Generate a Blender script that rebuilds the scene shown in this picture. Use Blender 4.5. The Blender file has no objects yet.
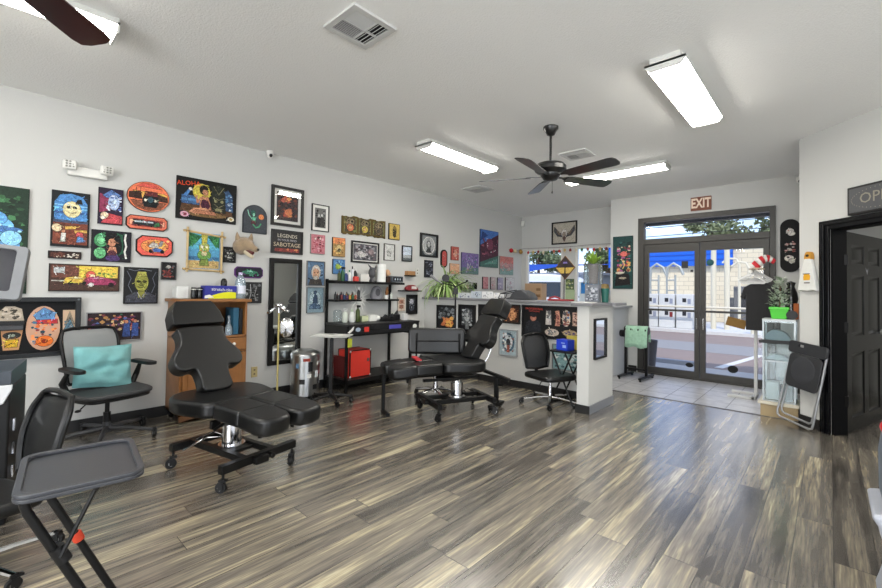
import bpy, bmesh, math, random
from mathutils import Vector, Matrix, Euler
sc = bpy.context.scene
COL = sc.collection
R = math.radians
# ---------------------------------------------------------------- camera
cam_d = bpy.data.cameras.new('camera'); cam = bpy.data.objects.new('camera', cam_d); COL.objects.link(cam)
_y, _p, _r = R(-42.6), R(1.236), R(.87)
fw = Vector((math.sin(_y)*math.cos(_p), math.cos(_y)*math.cos(_p), math.sin(_p)))
r0 = Vector((math.cos(_y), -math.sin(_y), 0)); u0 = r0.cross(fw)
rt = math.cos(_r)*r0 + math.sin(_r)*u0; up = -math.sin(_r)*r0 + math.cos(_r)*u0
m = Matrix((rt, up, -fw)).transposed().to_4x4(); m.translation = Vector((0, 0, 1.2265))
cam.matrix_world = m
cam_d.sensor_fit = 'HORIZONTAL'; cam_d.sensor_width = 36; cam_d.lens = 36*422.7/882
cam_d.shift_x = -(441.9-441)/882; cam_d.shift_y = -(294-280.9)/882
cam_d.clip_start = .02; cam_d.clip_end = 300
sc.camera = cam
# ---------------------------------------------------------------- world, sun, exposure
w = bpy.data.worlds.new('world'); sc.world = w; w.use_nodes = True
N, L = w.node_tree.nodes, w.node_tree.links
N.clear()
out = N.new('ShaderNodeOutputWorld'); bg = N.new('ShaderNodeBackground'); L.new(bg.outputs[0], out.inputs[0])
tc = N.new('ShaderNodeTexCoord'); sep = N.new('ShaderNodeSeparateXYZ'); L.new(tc.outputs['Generated'], sep.inputs[0])
rp = N.new('ShaderNodeValToRGB'); L.new(sep.outputs[2], rp.inputs[0])
rp.color_ramp.elements[0].position = 0; rp.color_ramp.elements[0].color = (.62, .80, .98, 1)
rp.color_ramp.elements[1].position = .45; rp.color_ramp.elements[1].color = (.10, .28, .72, 1)
nz = N.new('ShaderNodeTexNoise'); mp = N.new('ShaderNodeMapping'); mp.inputs['Scale'].default_value = (4, 4, 14)
L.new(tc.outputs['Generated'], mp.inputs[0]); L.new(mp.outputs[0], nz.inputs['Vector'])
nz.inputs['Scale'].default_value = 1.1; nz.inputs['Detail'].default_value = 7
r2 = N.new('ShaderNodeValToRGB'); L.new(nz.outputs[0], r2.inputs[0])
r2.color_ramp.elements[0].position = .46; r2.color_ramp.elements[1].position = .62
mx = N.new('ShaderNodeMix'); mx.data_type = 'RGBA'; L.new(r2.outputs[0], mx.inputs[0]); L.new(rp.outputs[0], mx.inputs[6]); mx.inputs[7].default_value = (.95, .96, 1, 1)
L.new(mx.outputs[2], bg.inputs[0]); bg.inputs[1].default_value = 1.9
sun_d = bpy.data.lights.new('sun', 'SUN'); sun = bpy.data.objects.new('sun', sun_d); COL.objects.link(sun)
sun_d.energy = 3.2; sun_d.angle = R(.6); sun_d.color = (1, .95, .88)
sun.rotation_euler = Vector((-.35, .75, -.95)).to_track_quat('-Z', 'Y').to_euler(); sun.location = (0, -5, 12)
sc.view_settings.view_transform = 'Standard'; sc.view_settings.look = 'None'
sc.view_settings.gamma = 1; sc.view_settings.use_curve_mapping = False
sc.view_settings.exposure = 0.0
LAMP_E = 36.0
# added area lights, as if daylight from unseen windows, to brighten the room
def day(name, loc, rot, sx, sy, e):
    d = bpy.data.lights.new(name, 'AREA'); d.shape = 'RECTANGLE'; d.size = sx; d.size_y = sy; d.energy = e; d.color = (.97, .985, 1)
    o = bpy.data.objects.new(name, d); COL.objects.link(o); o.location = loc; o.rotation_euler = rot
day('added_fill_right', (3.05, -.1, 1.45), (R(90), 0, R(90)), 4.4, 2.1, 70)
day('added_fill_rear', (.4, -4.30, 1.45), (R(90), 0, 0), 4.4, 2.1, 280)
day('daylight_side_room', (4.15, 5.2, 1.5), (R(90), 0, R(90)), 2.0, 1.6, 18)
sc.cycles.use_denoising = True
sc.cycles.max_bounces = 8; sc.cycles.diffuse_bounces = 5; sc.cycles.transparent_max_bounces = 16
sc.cycles.sample_clamp_indirect = 6
# ---------------------------------------------------------------- materials
def lin(c):
    return c/12.92 if c <= .04045 else ((c+.055)/1.055)**2.4
def hx(s):
    if isinstance(s, tuple): return s
    if len(s) == 3: s = ''.join(ch*2 for ch in s)
    return tuple(lin(int(s[i:i+2], 16)/255) for i in (0, 2, 4)) + (1,)
MATS = {}
def mat(name, col='888', rough=.5, metal=0, spec=.5, bump=0, bscale=60, var=.06, vscale=8, coat=0, emis=None, es=0, sheen=0):
    if name in MATS: return MATS[name]
    m = bpy.data.materials.new(name); m.use_nodes = True
    N, L = m.node_tree.nodes, m.node_tree.links
    b = N['Principled BSDF']
    tc = N.new('ShaderNodeTexCoord')
    nz = N.new('ShaderNodeTexNoise'); nz.inputs['Scale'].default_value = vscale; nz.inputs['Detail'].default_value = 3
    L.new(tc.outputs['Object'], nz.inputs['Vector'])
    mr = N.new('ShaderNodeMapRange'); L.new(nz.outputs[0], mr.inputs[0])
    mr.inputs[3].default_value = 1-var; mr.inputs[4].default_value = 1+var
    mu = N.new('ShaderNodeMix'); mu.data_type = 'RGBA'; mu.blend_type = 'MULTIPLY'; mu.inputs[0].default_value = 1
    if col == 'ATTR':
        at = N.new('ShaderNodeAttribute'); at.attribute_name = 'Col'; L.new(at.outputs[0], mu.inputs[6])
    else: mu.inputs[6].default_value = hx(col)
    L.new(mr.outputs[0], mu.inputs[7])
    if name == 'artwork_paint':
        hs = N.new('ShaderNodeHueSaturation'); hs.inputs['Saturation'].default_value = .9; hs.inputs['Value'].default_value = .92; L.new(mu.outputs[2], hs.inputs['Color']); L.new(hs.outputs[0], b.inputs['Base Color']); nz.inputs['Detail'].default_value = 6; nz.inputs['Distortion'].default_value = 1.2
    else: L.new(mu.outputs[2], b.inputs['Base Color'])
    b.inputs['Roughness'].default_value = rough; b.inputs['Metallic'].default_value = metal
    b.inputs['Specular IOR Level'].default_value = spec
    if coat: b.inputs['Coat Weight'].default_value = coat; b.inputs['Coat Roughness'].default_value = .1
    if sheen: b.inputs['Sheen Weight'].default_value = sheen
    if emis: b.inputs['Emission Color'].default_value = hx(emis); b.inputs['Emission Strength'].default_value = es
    if bump:
        n2 = N.new('ShaderNodeTexNoise'); n2.inputs['Scale'].default_value = bscale; n2.inputs['Detail'].default_value = 4
        L.new(tc.outputs['Object'], n2.inputs['Vector'])
        bp = N.new('ShaderNodeBump'); bp.inputs['Strength'].default_value = bump; bp.inputs['Distance'].default_value = .01
        L.new(n2.outputs[0], bp.inputs['Height']); L.new(bp.outputs[0], b.inputs['Normal'])
    MATS[name] = m; return m
def thin_glass(name, tint='fff', refl=.10, alpha=0.0):
    if name in MATS: return MATS[name]
    m = bpy.data.materials.new(name); m.use_nodes = True
    N, L = m.node_tree.nodes, m.node_tree.links; N.clear()
    o = N.new('ShaderNodeOutputMaterial'); t = N.new('ShaderNodeBsdfTransparent'); g = N.new('ShaderNodeBsdfGlossy')
    t.inputs[0].default_value = hx(tint); g.inputs['Roughness'].default_value = .02
    lw = N.new('ShaderNodeLayerWeight'); lw.inputs[0].default_value = .35
    mr = N.new('ShaderNodeMapRange'); L.new(lw.outputs['Fresnel'], mr.inputs[0]); mr.inputs[3].default_value = refl*.5; mr.inputs[4].default_value = min(1, refl*5)
    s = N.new('ShaderNodeMixShader'); L.new(mr.outputs[0], s.inputs[0]); L.new(t.outputs[0], s.inputs[1]); L.new(g.outputs[0], s.inputs[2])
    last = s
    if alpha:
        d = N.new('ShaderNodeBsdfDiffuse'); d.inputs[0].default_value = hx(tint)
        s2 = N.new('ShaderNodeMixShader'); s2.inputs[0].default_value = alpha; L.new(s.outputs[0], s2.inputs[1]); L.new(d.outputs[0], s2.inputs[2]); last = s2
    L.new(last.outputs[0], o.inputs[0]); MATS[name] = m; return m
wallm = mat('wall_paint', 'c4c4c1', .85, spec=.2, bump=.12, bscale=160, var=.015, vscale=1.2)
ceilm = mat('ceiling_texture', 'f0f0ee', .9, spec=.15, bump=.4, bscale=95, var=.02, vscale=1.0)
blackpl = mat('black_plastic', '0b0b0c', .45, spec=.35, bump=.05, bscale=200)
blackmt = mat('black_metal', '090909', .42, spec=.3, var=.1)
leather = mat('black_leather', '08090a', .42, spec=.35, coat=.25, bump=.10, bscale=260, var=.10)
greypl = mat('grey_plastic', '3a3b3e', .45, bump=.04, bscale=200)
chrome = mat('chrome', 'd8d8da', .12, metal=1, var=.03)
steel = mat('brushed_steel', 'b9bab9', .28, metal=1, bump=.03, bscale=80)
white = mat('white_plastic', 'dcdbd6', .5)
cmat = mat('painted_matte', 'ATTR', .6, spec=.25, var=.07, vscale=25)
artm = mat('artwork_paint', 'ATTR', .55, spec=.3, var=.85, vscale=70)
cglo = mat('painted_satin', 'ATTR', .42, spec=.4, var=.07, vscale=25)
framem = mat('black_frame', '0c0b0b', .45, spec=.3, var=.1)
mirror = mat('mirror_glass', 'e4e8e8', .015, metal=1, var=0)
glass = thin_glass('clear_glass', 'fff', .014)
picglass = thin_glass('picture_glass', 'fff', .05)
acryl = thin_glass('clear_acrylic', 'f2f7f8', .05, .015)
bottleg = thin_glass('bottle_plastic', 'd5e2ea', .14, .25)
# ---------------------------------------------------------------- mesh builder
class B:
    def __init__(s):
        s.v = []; s.f = []; s.fc = []; s.fm = []; s.c = (.5, .5, .5, 1); s.m = 0; s.X = Matrix.Identity(4)
    def col(s, c): s.c = hx(c); return s
    def add(s, vs, fs):
        n = len(s.v); s.v += [s.X @ Vector(p) for p in vs]
        for f in fs: s.f.append(tuple(n+i for i in f)); s.fc.append(s.c); s.fm.append(s.m)
        return s
    def box(s, c, d, rz=0, rot=None):
        M = Matrix.Translation(c) @ (rot.to_matrix().to_4x4() if rot else Matrix.Rotation(rz, 4, 'Z'))
        x, y, z = d[0]/2, d[1]/2, d[2]/2
        vs = [M @ Vector((i*x, j*y, k*z)) for i in (-1, 1) for j in (-1, 1) for k in (-1, 1)]
        return s.add(vs, [(0, 1, 3, 2), (4, 6, 7, 5), (0, 4, 5, 1), (2, 3, 7, 6), (0, 2, 6, 4), (1, 5, 7, 3)])
    def b2(s, a, b):   # box from corner to corner
        return s.box([(a[i]+b[i])/2 for i in range(3)], [abs(b[i]-a[i]) for i in range(3)])
    def tube(s, pts, r, n=10, cap=True):
        pts = [Vector(p) for p in pts]; k = len(pts)
        rs = r if isinstance(r, (list, tuple)) else [r]*k
        ring = []; ref = None
        for i, p in enumerate(pts):
            t = (pts[min(i+1, k-1)]-pts[max(i-1, 0)]).normalized()
            if ref is None:
                a = Vector((0, 0, 1)) if abs(t.z) < .9 else Vector((1, 0, 0)); ref = (a - t*a.dot(t)).normalized()
            else: ref = (ref - t*ref.dot(t)).normalized()
            q = t.cross(ref)
            ring.append([p + rs[i]*(math.cos(2*math.pi*j/n)*ref + math.sin(2*math.pi*j/n)*q) for j in range(n)])
        vs = [v for g in ring for v in g]; fs = []
        for i in range(k-1):
            for j in range(n):
                a, b = i*n+j, i*n+(j+1) % n; fs.append((a, b, b+n, a+n))
        if cap: fs.append(tuple(range(n))[::-1]); fs.append(tuple((k-1)*n+j for j in range(n)))
        return s.add(vs, fs)
    def cyl(s, a, b, r, r2=None, n=18): return s.tube([a, b], [r, r if r2 is None else r2], n)
    def lathe(s, prof, c=(0, 0, 0), n=20, axis='Z'):
        vs = []; k = len(prof)
        for r, z in prof:
            for j in range(n):
                a = 2*math.pi*j/n; p = (r*math.cos(a), r*math.sin(a), z)
                if axis == 'Y': p = (p[0], p[2], p[1])
                if axis == 'X': p = (p[2], p[0], p[1])
                vs.append(Vector(p)+Vector(c))
        fs = []
        for i in range(k-1):
            for j in range(n):
                a, b = i*n+j, i*n+(j+1) % n; fs.append((a, b, b+n, a+n))
        if prof[0][0] > 1e-6: fs.append(tuple(range(n))[::-1])
        if prof[-1][0] > 1e-6: fs.append(tuple((k-1)*n+j for j in range(n)))
        return s.add(vs, fs)
    def ball(s, c, r, n=14, sq=(1, 1, 1)):
        prof = [(r*math.sin(math.pi*i/8)+1e-7*(i in (0, 8)), -r*math.cos(math.pi*i/8)) for i in range(9)]
        k = len(s.v); s.lathe(prof, (0, 0, 0), n)
        for i in range(k, len(s.v)):
            p = s.X.inverted() @ s.v[i]; s.v[i] = s.X @ Vector((p.x*sq[0]+c[0], p.y*sq[1]+c[1], p.z*sq[2]+c[2]))
        return s
    def prism(s, poly, d0, d1, plane='XZ'):   # poly 2D, extruded along the missing axis
        def P(p, d):
            return (p[0], d, p[1]) if plane == 'XZ' else (p[0], p[1], d) if plane == 'XY' else (d, p[0], p[1])
        n = len(poly); vs = [P(p, d0) for p in poly]+[P(p, d1) for p in poly]
        fs = [tuple(range(n)), tuple(range(n, 2*n))[::-1]]+[(i, i+n, (i+1) % n+n, (i+1) % n) for i in range(n)]
        return s.add(vs, fs)
    def ring(s, po, pi, d0, d1, plane='XZ'):   # frame between two outlines with equal point counts
        def P(p, d):
            return (p[0], d, p[1]) if plane == 'XZ' else (p[0], p[1], d) if plane == 'XY' else (d, p[0], p[1])
        n = len(po); vs = [P(p, d) for d in (d0, d1) for q in (po, pi) for p in q]; fs = []
        for i in range(n):
            j = (i+1) % n
            fs += [(i, j, n+j, n+i), (2*n+i, 3*n+i, 3*n+j, 2*n+j), (i, 2*n+i, 2*n+j, j), (n+i, n+j, 3*n+j, 3*n+i)]
        return s.add(vs, fs)
    def flat(s, poly, y, plane='XZ'):
        P = (lambda p: (p[0], y, p[1])) if plane == 'XZ' else (lambda p: (p[0], p[1], y))
        return s.add([P(p) for p in poly], [tuple(range(len(poly)))])
    def text(s, body, M, h, ext=0, bold=0):
        cu = bpy.data.curves.new('t', 'FONT'); cu.body = body; cu.size = h; cu.extrude = ext; cu.offset = bold; cu.align_x = 'CENTER'; cu.align_y = 'CENTER'; cu.resolution_u = 2
        o = bpy.data.objects.new('t', cu); me = bpy.data.meshes.new_from_object(o)
        s.add([M @ v.co for v in me.vertices], [tuple(p.vertices) for p in me.polygons])
        bpy.data.objects.remove(o); bpy.data.curves.remove(cu); bpy.data.meshes.remove(me); return s
    def obj(s, name, mats, parent=None, bevel=0, seg=2, sub=0, ang=40, loc=None, rz=0):
        me = bpy.data.meshes.new(name)
        me.from_pydata([tuple(v) for v in s.v], [], s.f)
        ca = me.color_attributes.new('Col', 'FLOAT_COLOR', 'CORNER')
        vals = []
        for p in me.polygons: vals += list(s.fc[p.index])*p.loop_total
        ca.data.foreach_set('color', vals)
        for mm in (mats if isinstance(mats, (list, tuple)) else [mats]): me.materials.append(mm)
        me.polygons.foreach_set('material_index', s.fm)
        bm = bmesh.new(); bm.from_mesh(me); bmesh.ops.recalc_face_normals(bm, faces=bm.faces) if name not in ('artwork',) else None
        bm.to_mesh(me); bm.free()
        me.shade_smooth(); me.set_sharp_from_angle(angle=R(ang))
        o = bpy.data.objects.new(name, me); COL.objects.link(o)
        if bevel:
            md = o.modifiers.new('bevel', 'BEVEL'); md.width = bevel; md.segments = seg; md.limit_method = 'ANGLE'; md.angle_limit = R(35); md.harden_normals = False
        if sub:
            md = o.modifiers.new('sub', 'SUBSURF'); md.levels = sub; md.render_levels = sub
        if parent: o.parent = parent
        if loc: o.location = loc
        o.rotation_euler = (0, 0, rz)
        return o
def tag(o, label=None, cat=None, group=None, kind=None):
    if label: o['label'] = label
    if cat: o['category'] = cat
    if group: o['group'] = group
    if kind: o['kind'] = kind
    return o
def thing(name, label, cat, loc=(0, 0, 0), rz=0, group=None):
    o = bpy.data.objects.new(name, None); COL.objects.link(o); o.empty_display_size = .1
    o.location = loc; o.rotation_euler = (0, 0, rz)
    return tag(o, label, cat, group)
def copy_tree(o, parent=None):
    c = o.copy(); COL.objects.link(c); c.parent = parent
    for ch in list(o.children): copy_tree(ch, c)
    return c
def struct(name, b, m, **k):
    return tag(b.obj(name, m, **k), kind='structure')
def circ(cx, cy, rx, ry, n=28): return [(cx+rx*math.cos(2*math.pi*i/n), cy+ry*math.sin(2*math.pi*i/n)) for i in range(n)]
def rrect(x0, y0, x1, y1, r, n=5):
    p = []
    for cx, cy, a in ((x1-r, y0+r, -90), (x1-r, y1-r, 0), (x0+r, y1-r, 90), (x0+r, y0+r, 180)):
        p += [(cx+r*math.cos(R(a+90*i/n)), cy+r*math.sin(R(a+90*i/n))) for i in range(n+1)]
    return p
def smooth(pts, k=4):   # closed Catmull-Rom outline
    n = len(pts); o = []
    for i in range(n):
        a, b, c, d = [Vector(pts[(i+j) % n]) for j in (-1, 0, 1, 2)]
        for j in range(k):
            t = j/k; o.append(tuple(.5*((2*b)+(c-a)*t+(2*a-5*b+4*c-d)*t*t+(3*b-a-3*c+d)*t**3)))
    return o
# ================================================================ SETTING
H = 2.74; LW = -4.645; WY = 7.45; DY = 6.93
S2 = math.sqrt(.5)
def dg(s, off=0): return (-.2185+s*S2-off*S2, 5.329-s*S2-off*S2)   # a point along the diagonal wall, off metres into the room
# wood floor
fm = bpy.data.materials.new('wood_plank_floor'); fm.use_nodes = True
N, L = fm.node_tree.nodes, fm.node_tree.links; bs = N['Principled BSDF']
tc = N.new('ShaderNodeTexCoord'); sp = N.new('ShaderNodeSeparateXYZ'); L.new(tc.outputs['Object'], sp.inputs[0])
def mth(op, a, b=None, c=None):
    n = N.new('ShaderNodeMath'); n.operation = op
    for i, v in enumerate((a, b, c)):
        if v is None: continue
        if isinstance(v, (int, float)): n.inputs[i].default_value = v
        else: L.new(v, n.inputs[i])
    return n.outputs[0]
PW, PL = .148, 1.22
col_i = mth('FLOOR', mth('DIVIDE', mth('ADD', sp.outputs[0], .437), PW))
wn = N.new('ShaderNodeTexWhiteNoise'); wn.noise_dimensions = '1D'; L.new(col_i, wn.inputs['W'])
yy = mth('ADD', mth('DIVIDE', sp.outputs[1], PL), mth('MULTIPLY', wn.outputs[0], 7.3))
row_i = mth('FLOOR', yy)
cb = N.new('ShaderNodeCombineXYZ'); L.new(col_i, cb.inputs[0]); L.new(row_i, cb.inputs[1])
w2 = N.new('ShaderNodeTexWhiteNoise'); w2.noise_dimensions = '2D'; L.new(cb.outputs[0], w2.inputs['Vector'])
rnd = w2.outputs[0]
c2 = N.new('ShaderNodeCombineXYZ')
L.new(mth('MULTIPLY', sp.outputs[0], 12), c2.inputs[0]); L.new(mth('MULTIPLY', sp.outputs[1], .7), c2.inputs[1]); L.new(mth('MULTIPLY', rnd, 40), c2.inputs[2])
g1 = N.new('ShaderNodeTexNoise'); g1.inputs['Scale'].default_value = 1.5; g1.inputs['Detail'].default_value = 6; g1.inputs['Roughness'].default_value = .6; g1.inputs['Distortion'].default_value = .25; L.new(c2.outputs[0], g1.inputs['Vector'])
c3 = N.new('ShaderNodeCombineXYZ')
L.new(mth('MULTIPLY', sp.outputs[0], 60), c3.inputs[0]); L.new(mth('MULTIPLY', sp.outputs[1], 3), c3.inputs[1]); L.new(mth('MULTIPLY', rnd, 25), c3.inputs[2])
g2 = N.new('ShaderNodeTexNoise'); g2.inputs['Scale'].default_value = 2; g2.inputs['Detail'].default_value = 4; L.new(c3.outputs[0], g2.inputs['Vector'])
fac = mth('ADD', mth('ADD', mth('MULTIPLY', g1.outputs[0], 1.45), mth('MULTIPLY', g2.outputs[0], .50)), mth('MULTIPLY', rnd, .26))
fac = mth('SUBTRACT', fac, .59)
cr = N.new('ShaderNodeValToRGB'); L.new(fac, cr.inputs[0]); e = cr.color_ramp.elements
e[0].position = .16; e[0].color = hx('332f2b'); e[1].position = .95; e[1].color = hx('cbc2a6')
for p, c in ((.32, '4d4842'), (.50, '6b655c'), (.66, '867d6d'), (.79, 'aba185')):
    q = e.new(p); q.color = hx(c)
fx = mth('FRACT', mth('DIVIDE', mth('ADD', sp.outputs[0], .437), PW)); fy = mth('FRACT', yy)
ex = mth('LESS_THAN', mth('MINIMUM', fx, mth('SUBTRACT', 1, fx)), .014); ey = mth('LESS_THAN', mth('MINIMUM', fy, mth('SUBTRACT', 1, fy)), .0016)
seam = mth('MAXIMUM', ex, ey)
mxs = N.new('ShaderNodeMix'); mxs.data_type = 'RGBA'; L.new(mth('MULTIPLY', seam, .75), mxs.inputs[0]); L.new(cr.outputs[0], mxs.inputs[6]); mxs.inputs[7].default_value = hx('1f1c1a')
L.new(mxs.outputs[2], bs.inputs['Base Color'])
bs.inputs['Roughness'].default_value = .27; bs.inputs['Specular IOR Level'].default_value = 1.0; bs.inputs['Coat Weight'].default_value = .6; bs.inputs['Coat Roughness'].default_value = .22; bs.inputs['Coat IOR'].default_value = 1.6
bp = N.new('ShaderNodeBump'); bp.inputs['Strength'].default_value = .25; bp.inputs['Distance'].default_value = .002
L.new(mth('SUBTRACT', g2.outputs[0], seam), bp.inputs['Height']); L.new(bp.outputs[0], bs.inputs['Normal'])
b = B(); b.b2((LW, -4, -.1), (2.9, 5.4, 0)); struct('floor', b, fm)
# tile floor of the entry
tm = bpy.data.materials.new('entry_tile'); tm.use_nodes = True
N, L = tm.node_tree.nodes, tm.node_tree.links; bs = N['Principled BSDF']
tc = N.new('ShaderNodeTexCoord'); sp = N.new('ShaderNodeSeparateXYZ'); L.new(tc.outputs['Object'], sp.inputs[0])
tx = mth('DIVIDE', mth('ADD', sp.outputs[0], 1.442), .303); ty = mth('DIVIDE', mth('SUBTRACT', sp.outputs[1], 5.4), .303)
fx, fy = mth('FRACT', tx), mth('FRACT', ty)
g = mth('MAXIMUM', mth('LESS_THAN', mth('MINIMUM', fx, mth('SUBTRACT', 1, fx)), .014), mth('LESS_THAN', mth('MINIMUM', fy, mth('SUBTRACT', 1, fy)), .014))
nz = N.new('ShaderNodeTexNoise'); nz.inputs['Scale'].default_value = 9; nz.inputs['Detail'].default_value = 5; L.new(tc.outputs['Object'], nz.inputs['Vector'])
cr = N.new('ShaderNodeValToRGB'); L.new(nz.outputs[0], cr.inputs[0]); cr.color_ramp.elements[0].position = .3; cr.color_ramp.elements[0].color = hx('a3a2a4'); cr.color_ramp.elements[1].position = .7; cr.color_ramp.elements[1].color = hx('bdbbbb')
mxs = N.new('ShaderNodeMix'); mxs.data_type = 'RGBA'; L.new(g, mxs.inputs[0]); L.new(cr.outputs[0], mxs.inputs[6]); mxs.inputs[7].default_value = hx('5c5a5c')
L.new(mxs.outputs[2], bs.inputs['Base Color']); bs.inputs['Roughness'].default_value = .3
b = B(); b.b2((LW, 5.4, -.1), (-.2185, WY, 0)); struct('floor_tile', b, tm)
b = B(); b.b2((-2.65, 5.385, 0), (-.22, 5.415, .004)); struct('trim_1', b, mat('threshold_strip', '4d4a48', .5))
b = B(); b.b2((LW-.12, -4.12, H), (2.9, DY+.12, H+.1)); b.b2((LW-.12, DY+.12, H), (-2.52, WY+.12, H+.1)); struct('ceiling', b, ceilm)
b = B(); b.b2((LW-.12, -4.12, 0), (LW, WY+.12, H)); struct('wall_left', b, wallm)
b = B()
wins = [(-4.54, -3.75), (-3.49, -2.70)]
xs = [LW, wins[0][0], wins[0][1], wins[1][0], wins[1][1], -2.52]
for i in (0, 2, 4): b.b2((xs[i], WY, 0), (xs[i+1], WY+.12, H))
for x0, x1 in wins: b.b2((x0, WY, 0), (x1, WY+.12, .85)); b.b2((x0, WY, 2.06), (x1, WY+.12, H))
b.b2((-2.64, DY+.12, 0), (-2.52, WY, H))
struct('wall_window', b, wallm)
DX0, DX1, DZ = -2.207, -.518, 2.385
b = B(); b.b2((-2.64, DY, 0), (DX0, DY+.12, H)); b.b2((DX0, DY, DZ), (DX1, DY+.12, H)); b.b2((DX1, DY, 0), (-.2185, DY+.12, H)); struct('wall_front', b, wallm)
b = B(); b.prism([(-.2185, 5.329), (-.2185, DY+.12), (-.0985, DY+.12), (-.0985, 5.329+.0)], 0, H, 'XY'); struct('wall_entry', b, wallm)
# diagonal wall with the interior door opening
O0, O1, OZ = .312, 1.26, 1.83
def seg(b, s0, s1, z0, z1, t=.12, off=0):
    a, c = dg(s0, off), dg(s1, off); a2, c2 = dg(s0, off-t), dg(s1, off-t)
    b.prism([a, c, c2, a2], z0, z1, 'XY')
b = B(); seg(b, 0, O0, 0, H); seg(b, O1, 4.2, 0, H); seg(b, O0, O1, OZ, H); struct('wall_diagonal', b, wallm)
pe = dg(4.2)
b = B(); b.b2((pe[0], -4, 0), (pe[0]+.12, pe[1], .4)); b.b2((pe[0], -4, 2.5), (pe[0]+.12, pe[1], H)); b.b2((pe[0], -4, .4), (pe[0]+.12, -2.4, 2.5)); b.b2((pe[0], 2.15, .4), (pe[0]+.12, pe[1], 2.5)); struct('wall_right', b, wallm)
b = B(); b.b2((LW, -4.12, 0), (pe[0]+.12, -4, .4)); b.b2((LW, -4.12, 2.5), (pe[0]+.12, -4, H)); b.b2((LW, -4.12, .4), (-1.8, -4, 2.5)); b.b2((2.6, -4.12, .4), (pe[0]+.12, -4, 2.5)); struct('wall_back', b, wallm)
# room behind the open door
b = B(); b.b2((-.0985, 7.3, 0), (4.2, 7.42, H)); b.b2((4.2, 2.4, 0), (4.32, 7.42, H)); b.b2((2.9, 2.28, 0), (4.32, 2.4, H)); struct('wall_side_room', b, wallm)
b = B(); b.prism([(-.0985, 5.4), (2.9, 2.4), (4.2, 2.4), (4.2, 7.3), (-.0985, 7.3)], H, H+.1, 'XY'); struct('ceiling_side_room', b, ceilm)
b = B(); b.prism([(-.0985, 5.33), (2.9, 2.33), (4.2, 2.4), (4.2, 7.3), (-.0985, 7.3)], -.1, -.001, 'XY'); struct('floor_side_room', b, fm)
# baseboards
bbm = mat('black_baseboard', '1a1a1b', .45)
b = B(); b.b2((LW, -4, 0), (LW+.012, 4.66, .095)); b.b2((LW, 4.78, 0), (LW+.012, WY, .095)); struct('baseboard_left', b, bbm)
b = B(); seg(b, 0, .205, 0, .095, .012, .012); seg(b, 1.37, 4.2, 0, .095, .012, .012); struct('baseboard_diagonal', b, bbm)
b = B(); b.b2((-2.64, DY-.012, 0), (DX0-.02, DY, .095)); b.b2((DX1+.02, DY-.012, 0), (-.2185, DY, .095)); struct('baseboard_front', b, bbm)
b = B(); b.b2((-.2305, 5.33, 0), (-.2185, DY-.012, .095)); struct('baseboard_entry', b, bbm)
# half wall, wing wall and ledge
b = B(); b.b2((LW, 4.66, 0), (-1.79, 4.78, 1.085)); b.b2((-1.915, 4.145, 0), (-1.79, 4.66, 1.085)); b.b2((-2.47, 4.78, 0), (-2.35, 6.93, 1.0)); struct('wall_half', b, wallm)
b = B()
b.b2((LW+.012, 4.648, 0), (-1.915, 4.66, .085)); b.b2((-1.927, 4.145, 0), (-1.915, 4.648, .085)); b.b2((-1.927, 4.133, 0), (-1.778, 4.145, .085)); struct('baseboard_half', b, bbm)
b = B(); b.b2((-1.79, 4.145, 0), (-1.778, 4.78, .085)); struct('baseboard_wing', b, mat('grey_baseboard', '77797c', .35))
b = B(); b.b2((LW, 4.60, 1.085), (-1.70, 4.95, 1.115)); b.b2((-1.97, 4.10, 1.085), (-1.74, 4.60, 1.115)); struct('trim_2', b, mat('grey_laminate_ledge', '77777a', .4), bevel=.004)
b = B(); b.b2((-2.58, 4.951, 1.0), (-2.29, 6.93, 1.03)); struct('trim_3', b, mat('counter_top', 'a9a9a8', .4), bevel=.004)
# windows
wfm = mat('window_frame_white', 'd8d7d2', .5)
for i, (x0, x1) in enumerate(wins):
    b = B(); t = .035
    b.ring([(x0, .85), (x1, .85), (x1, 2.06), (x0, 2.06)], [(x0+t, .85+t), (x1-t, .85+t), (x1-t, 2.06-t), (x0+t, 2.06-t)], WY+.01, WY+.07)
    b.b2((x0-.02, WY-.03, .83), (x1+.02, WY+.01, .85))
    o = struct(f'window_{i+1}', b, wfm)
    b = B(); b.b2((x0+t, WY+.035, .85+t), (x1-t, WY+.041, 2.06-t)); b.obj('pane', glass, o)
for nm, X0_, X1_, ax in (('window_3', -2.4, 2.15, 0), ('window_4', -1.8, 2.6, 1)):  # unseen windows added in right and rear walls for the area lights
    b = B()
    def bb(u0, u1, z0, z1):
        if ax == 0: b.b2((pe[0]+.02, u0, z0), (pe[0]+.08, u1, z1))
        else: b.b2((u0, -4.08, z0), (u1, -4.02, z1))
    bb(X0_, X1_, .4, .46); bb(X0_, X1_, 2.44, 2.5)
    n_ = 4
    for i in range(n_+1):
        u = X0_+(X1_-X0_)*i/n_; bb(max(X0_, u-.03), min(X1_, u+.03), .46, 2.44)
    struct(nm, b, wfm)
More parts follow.
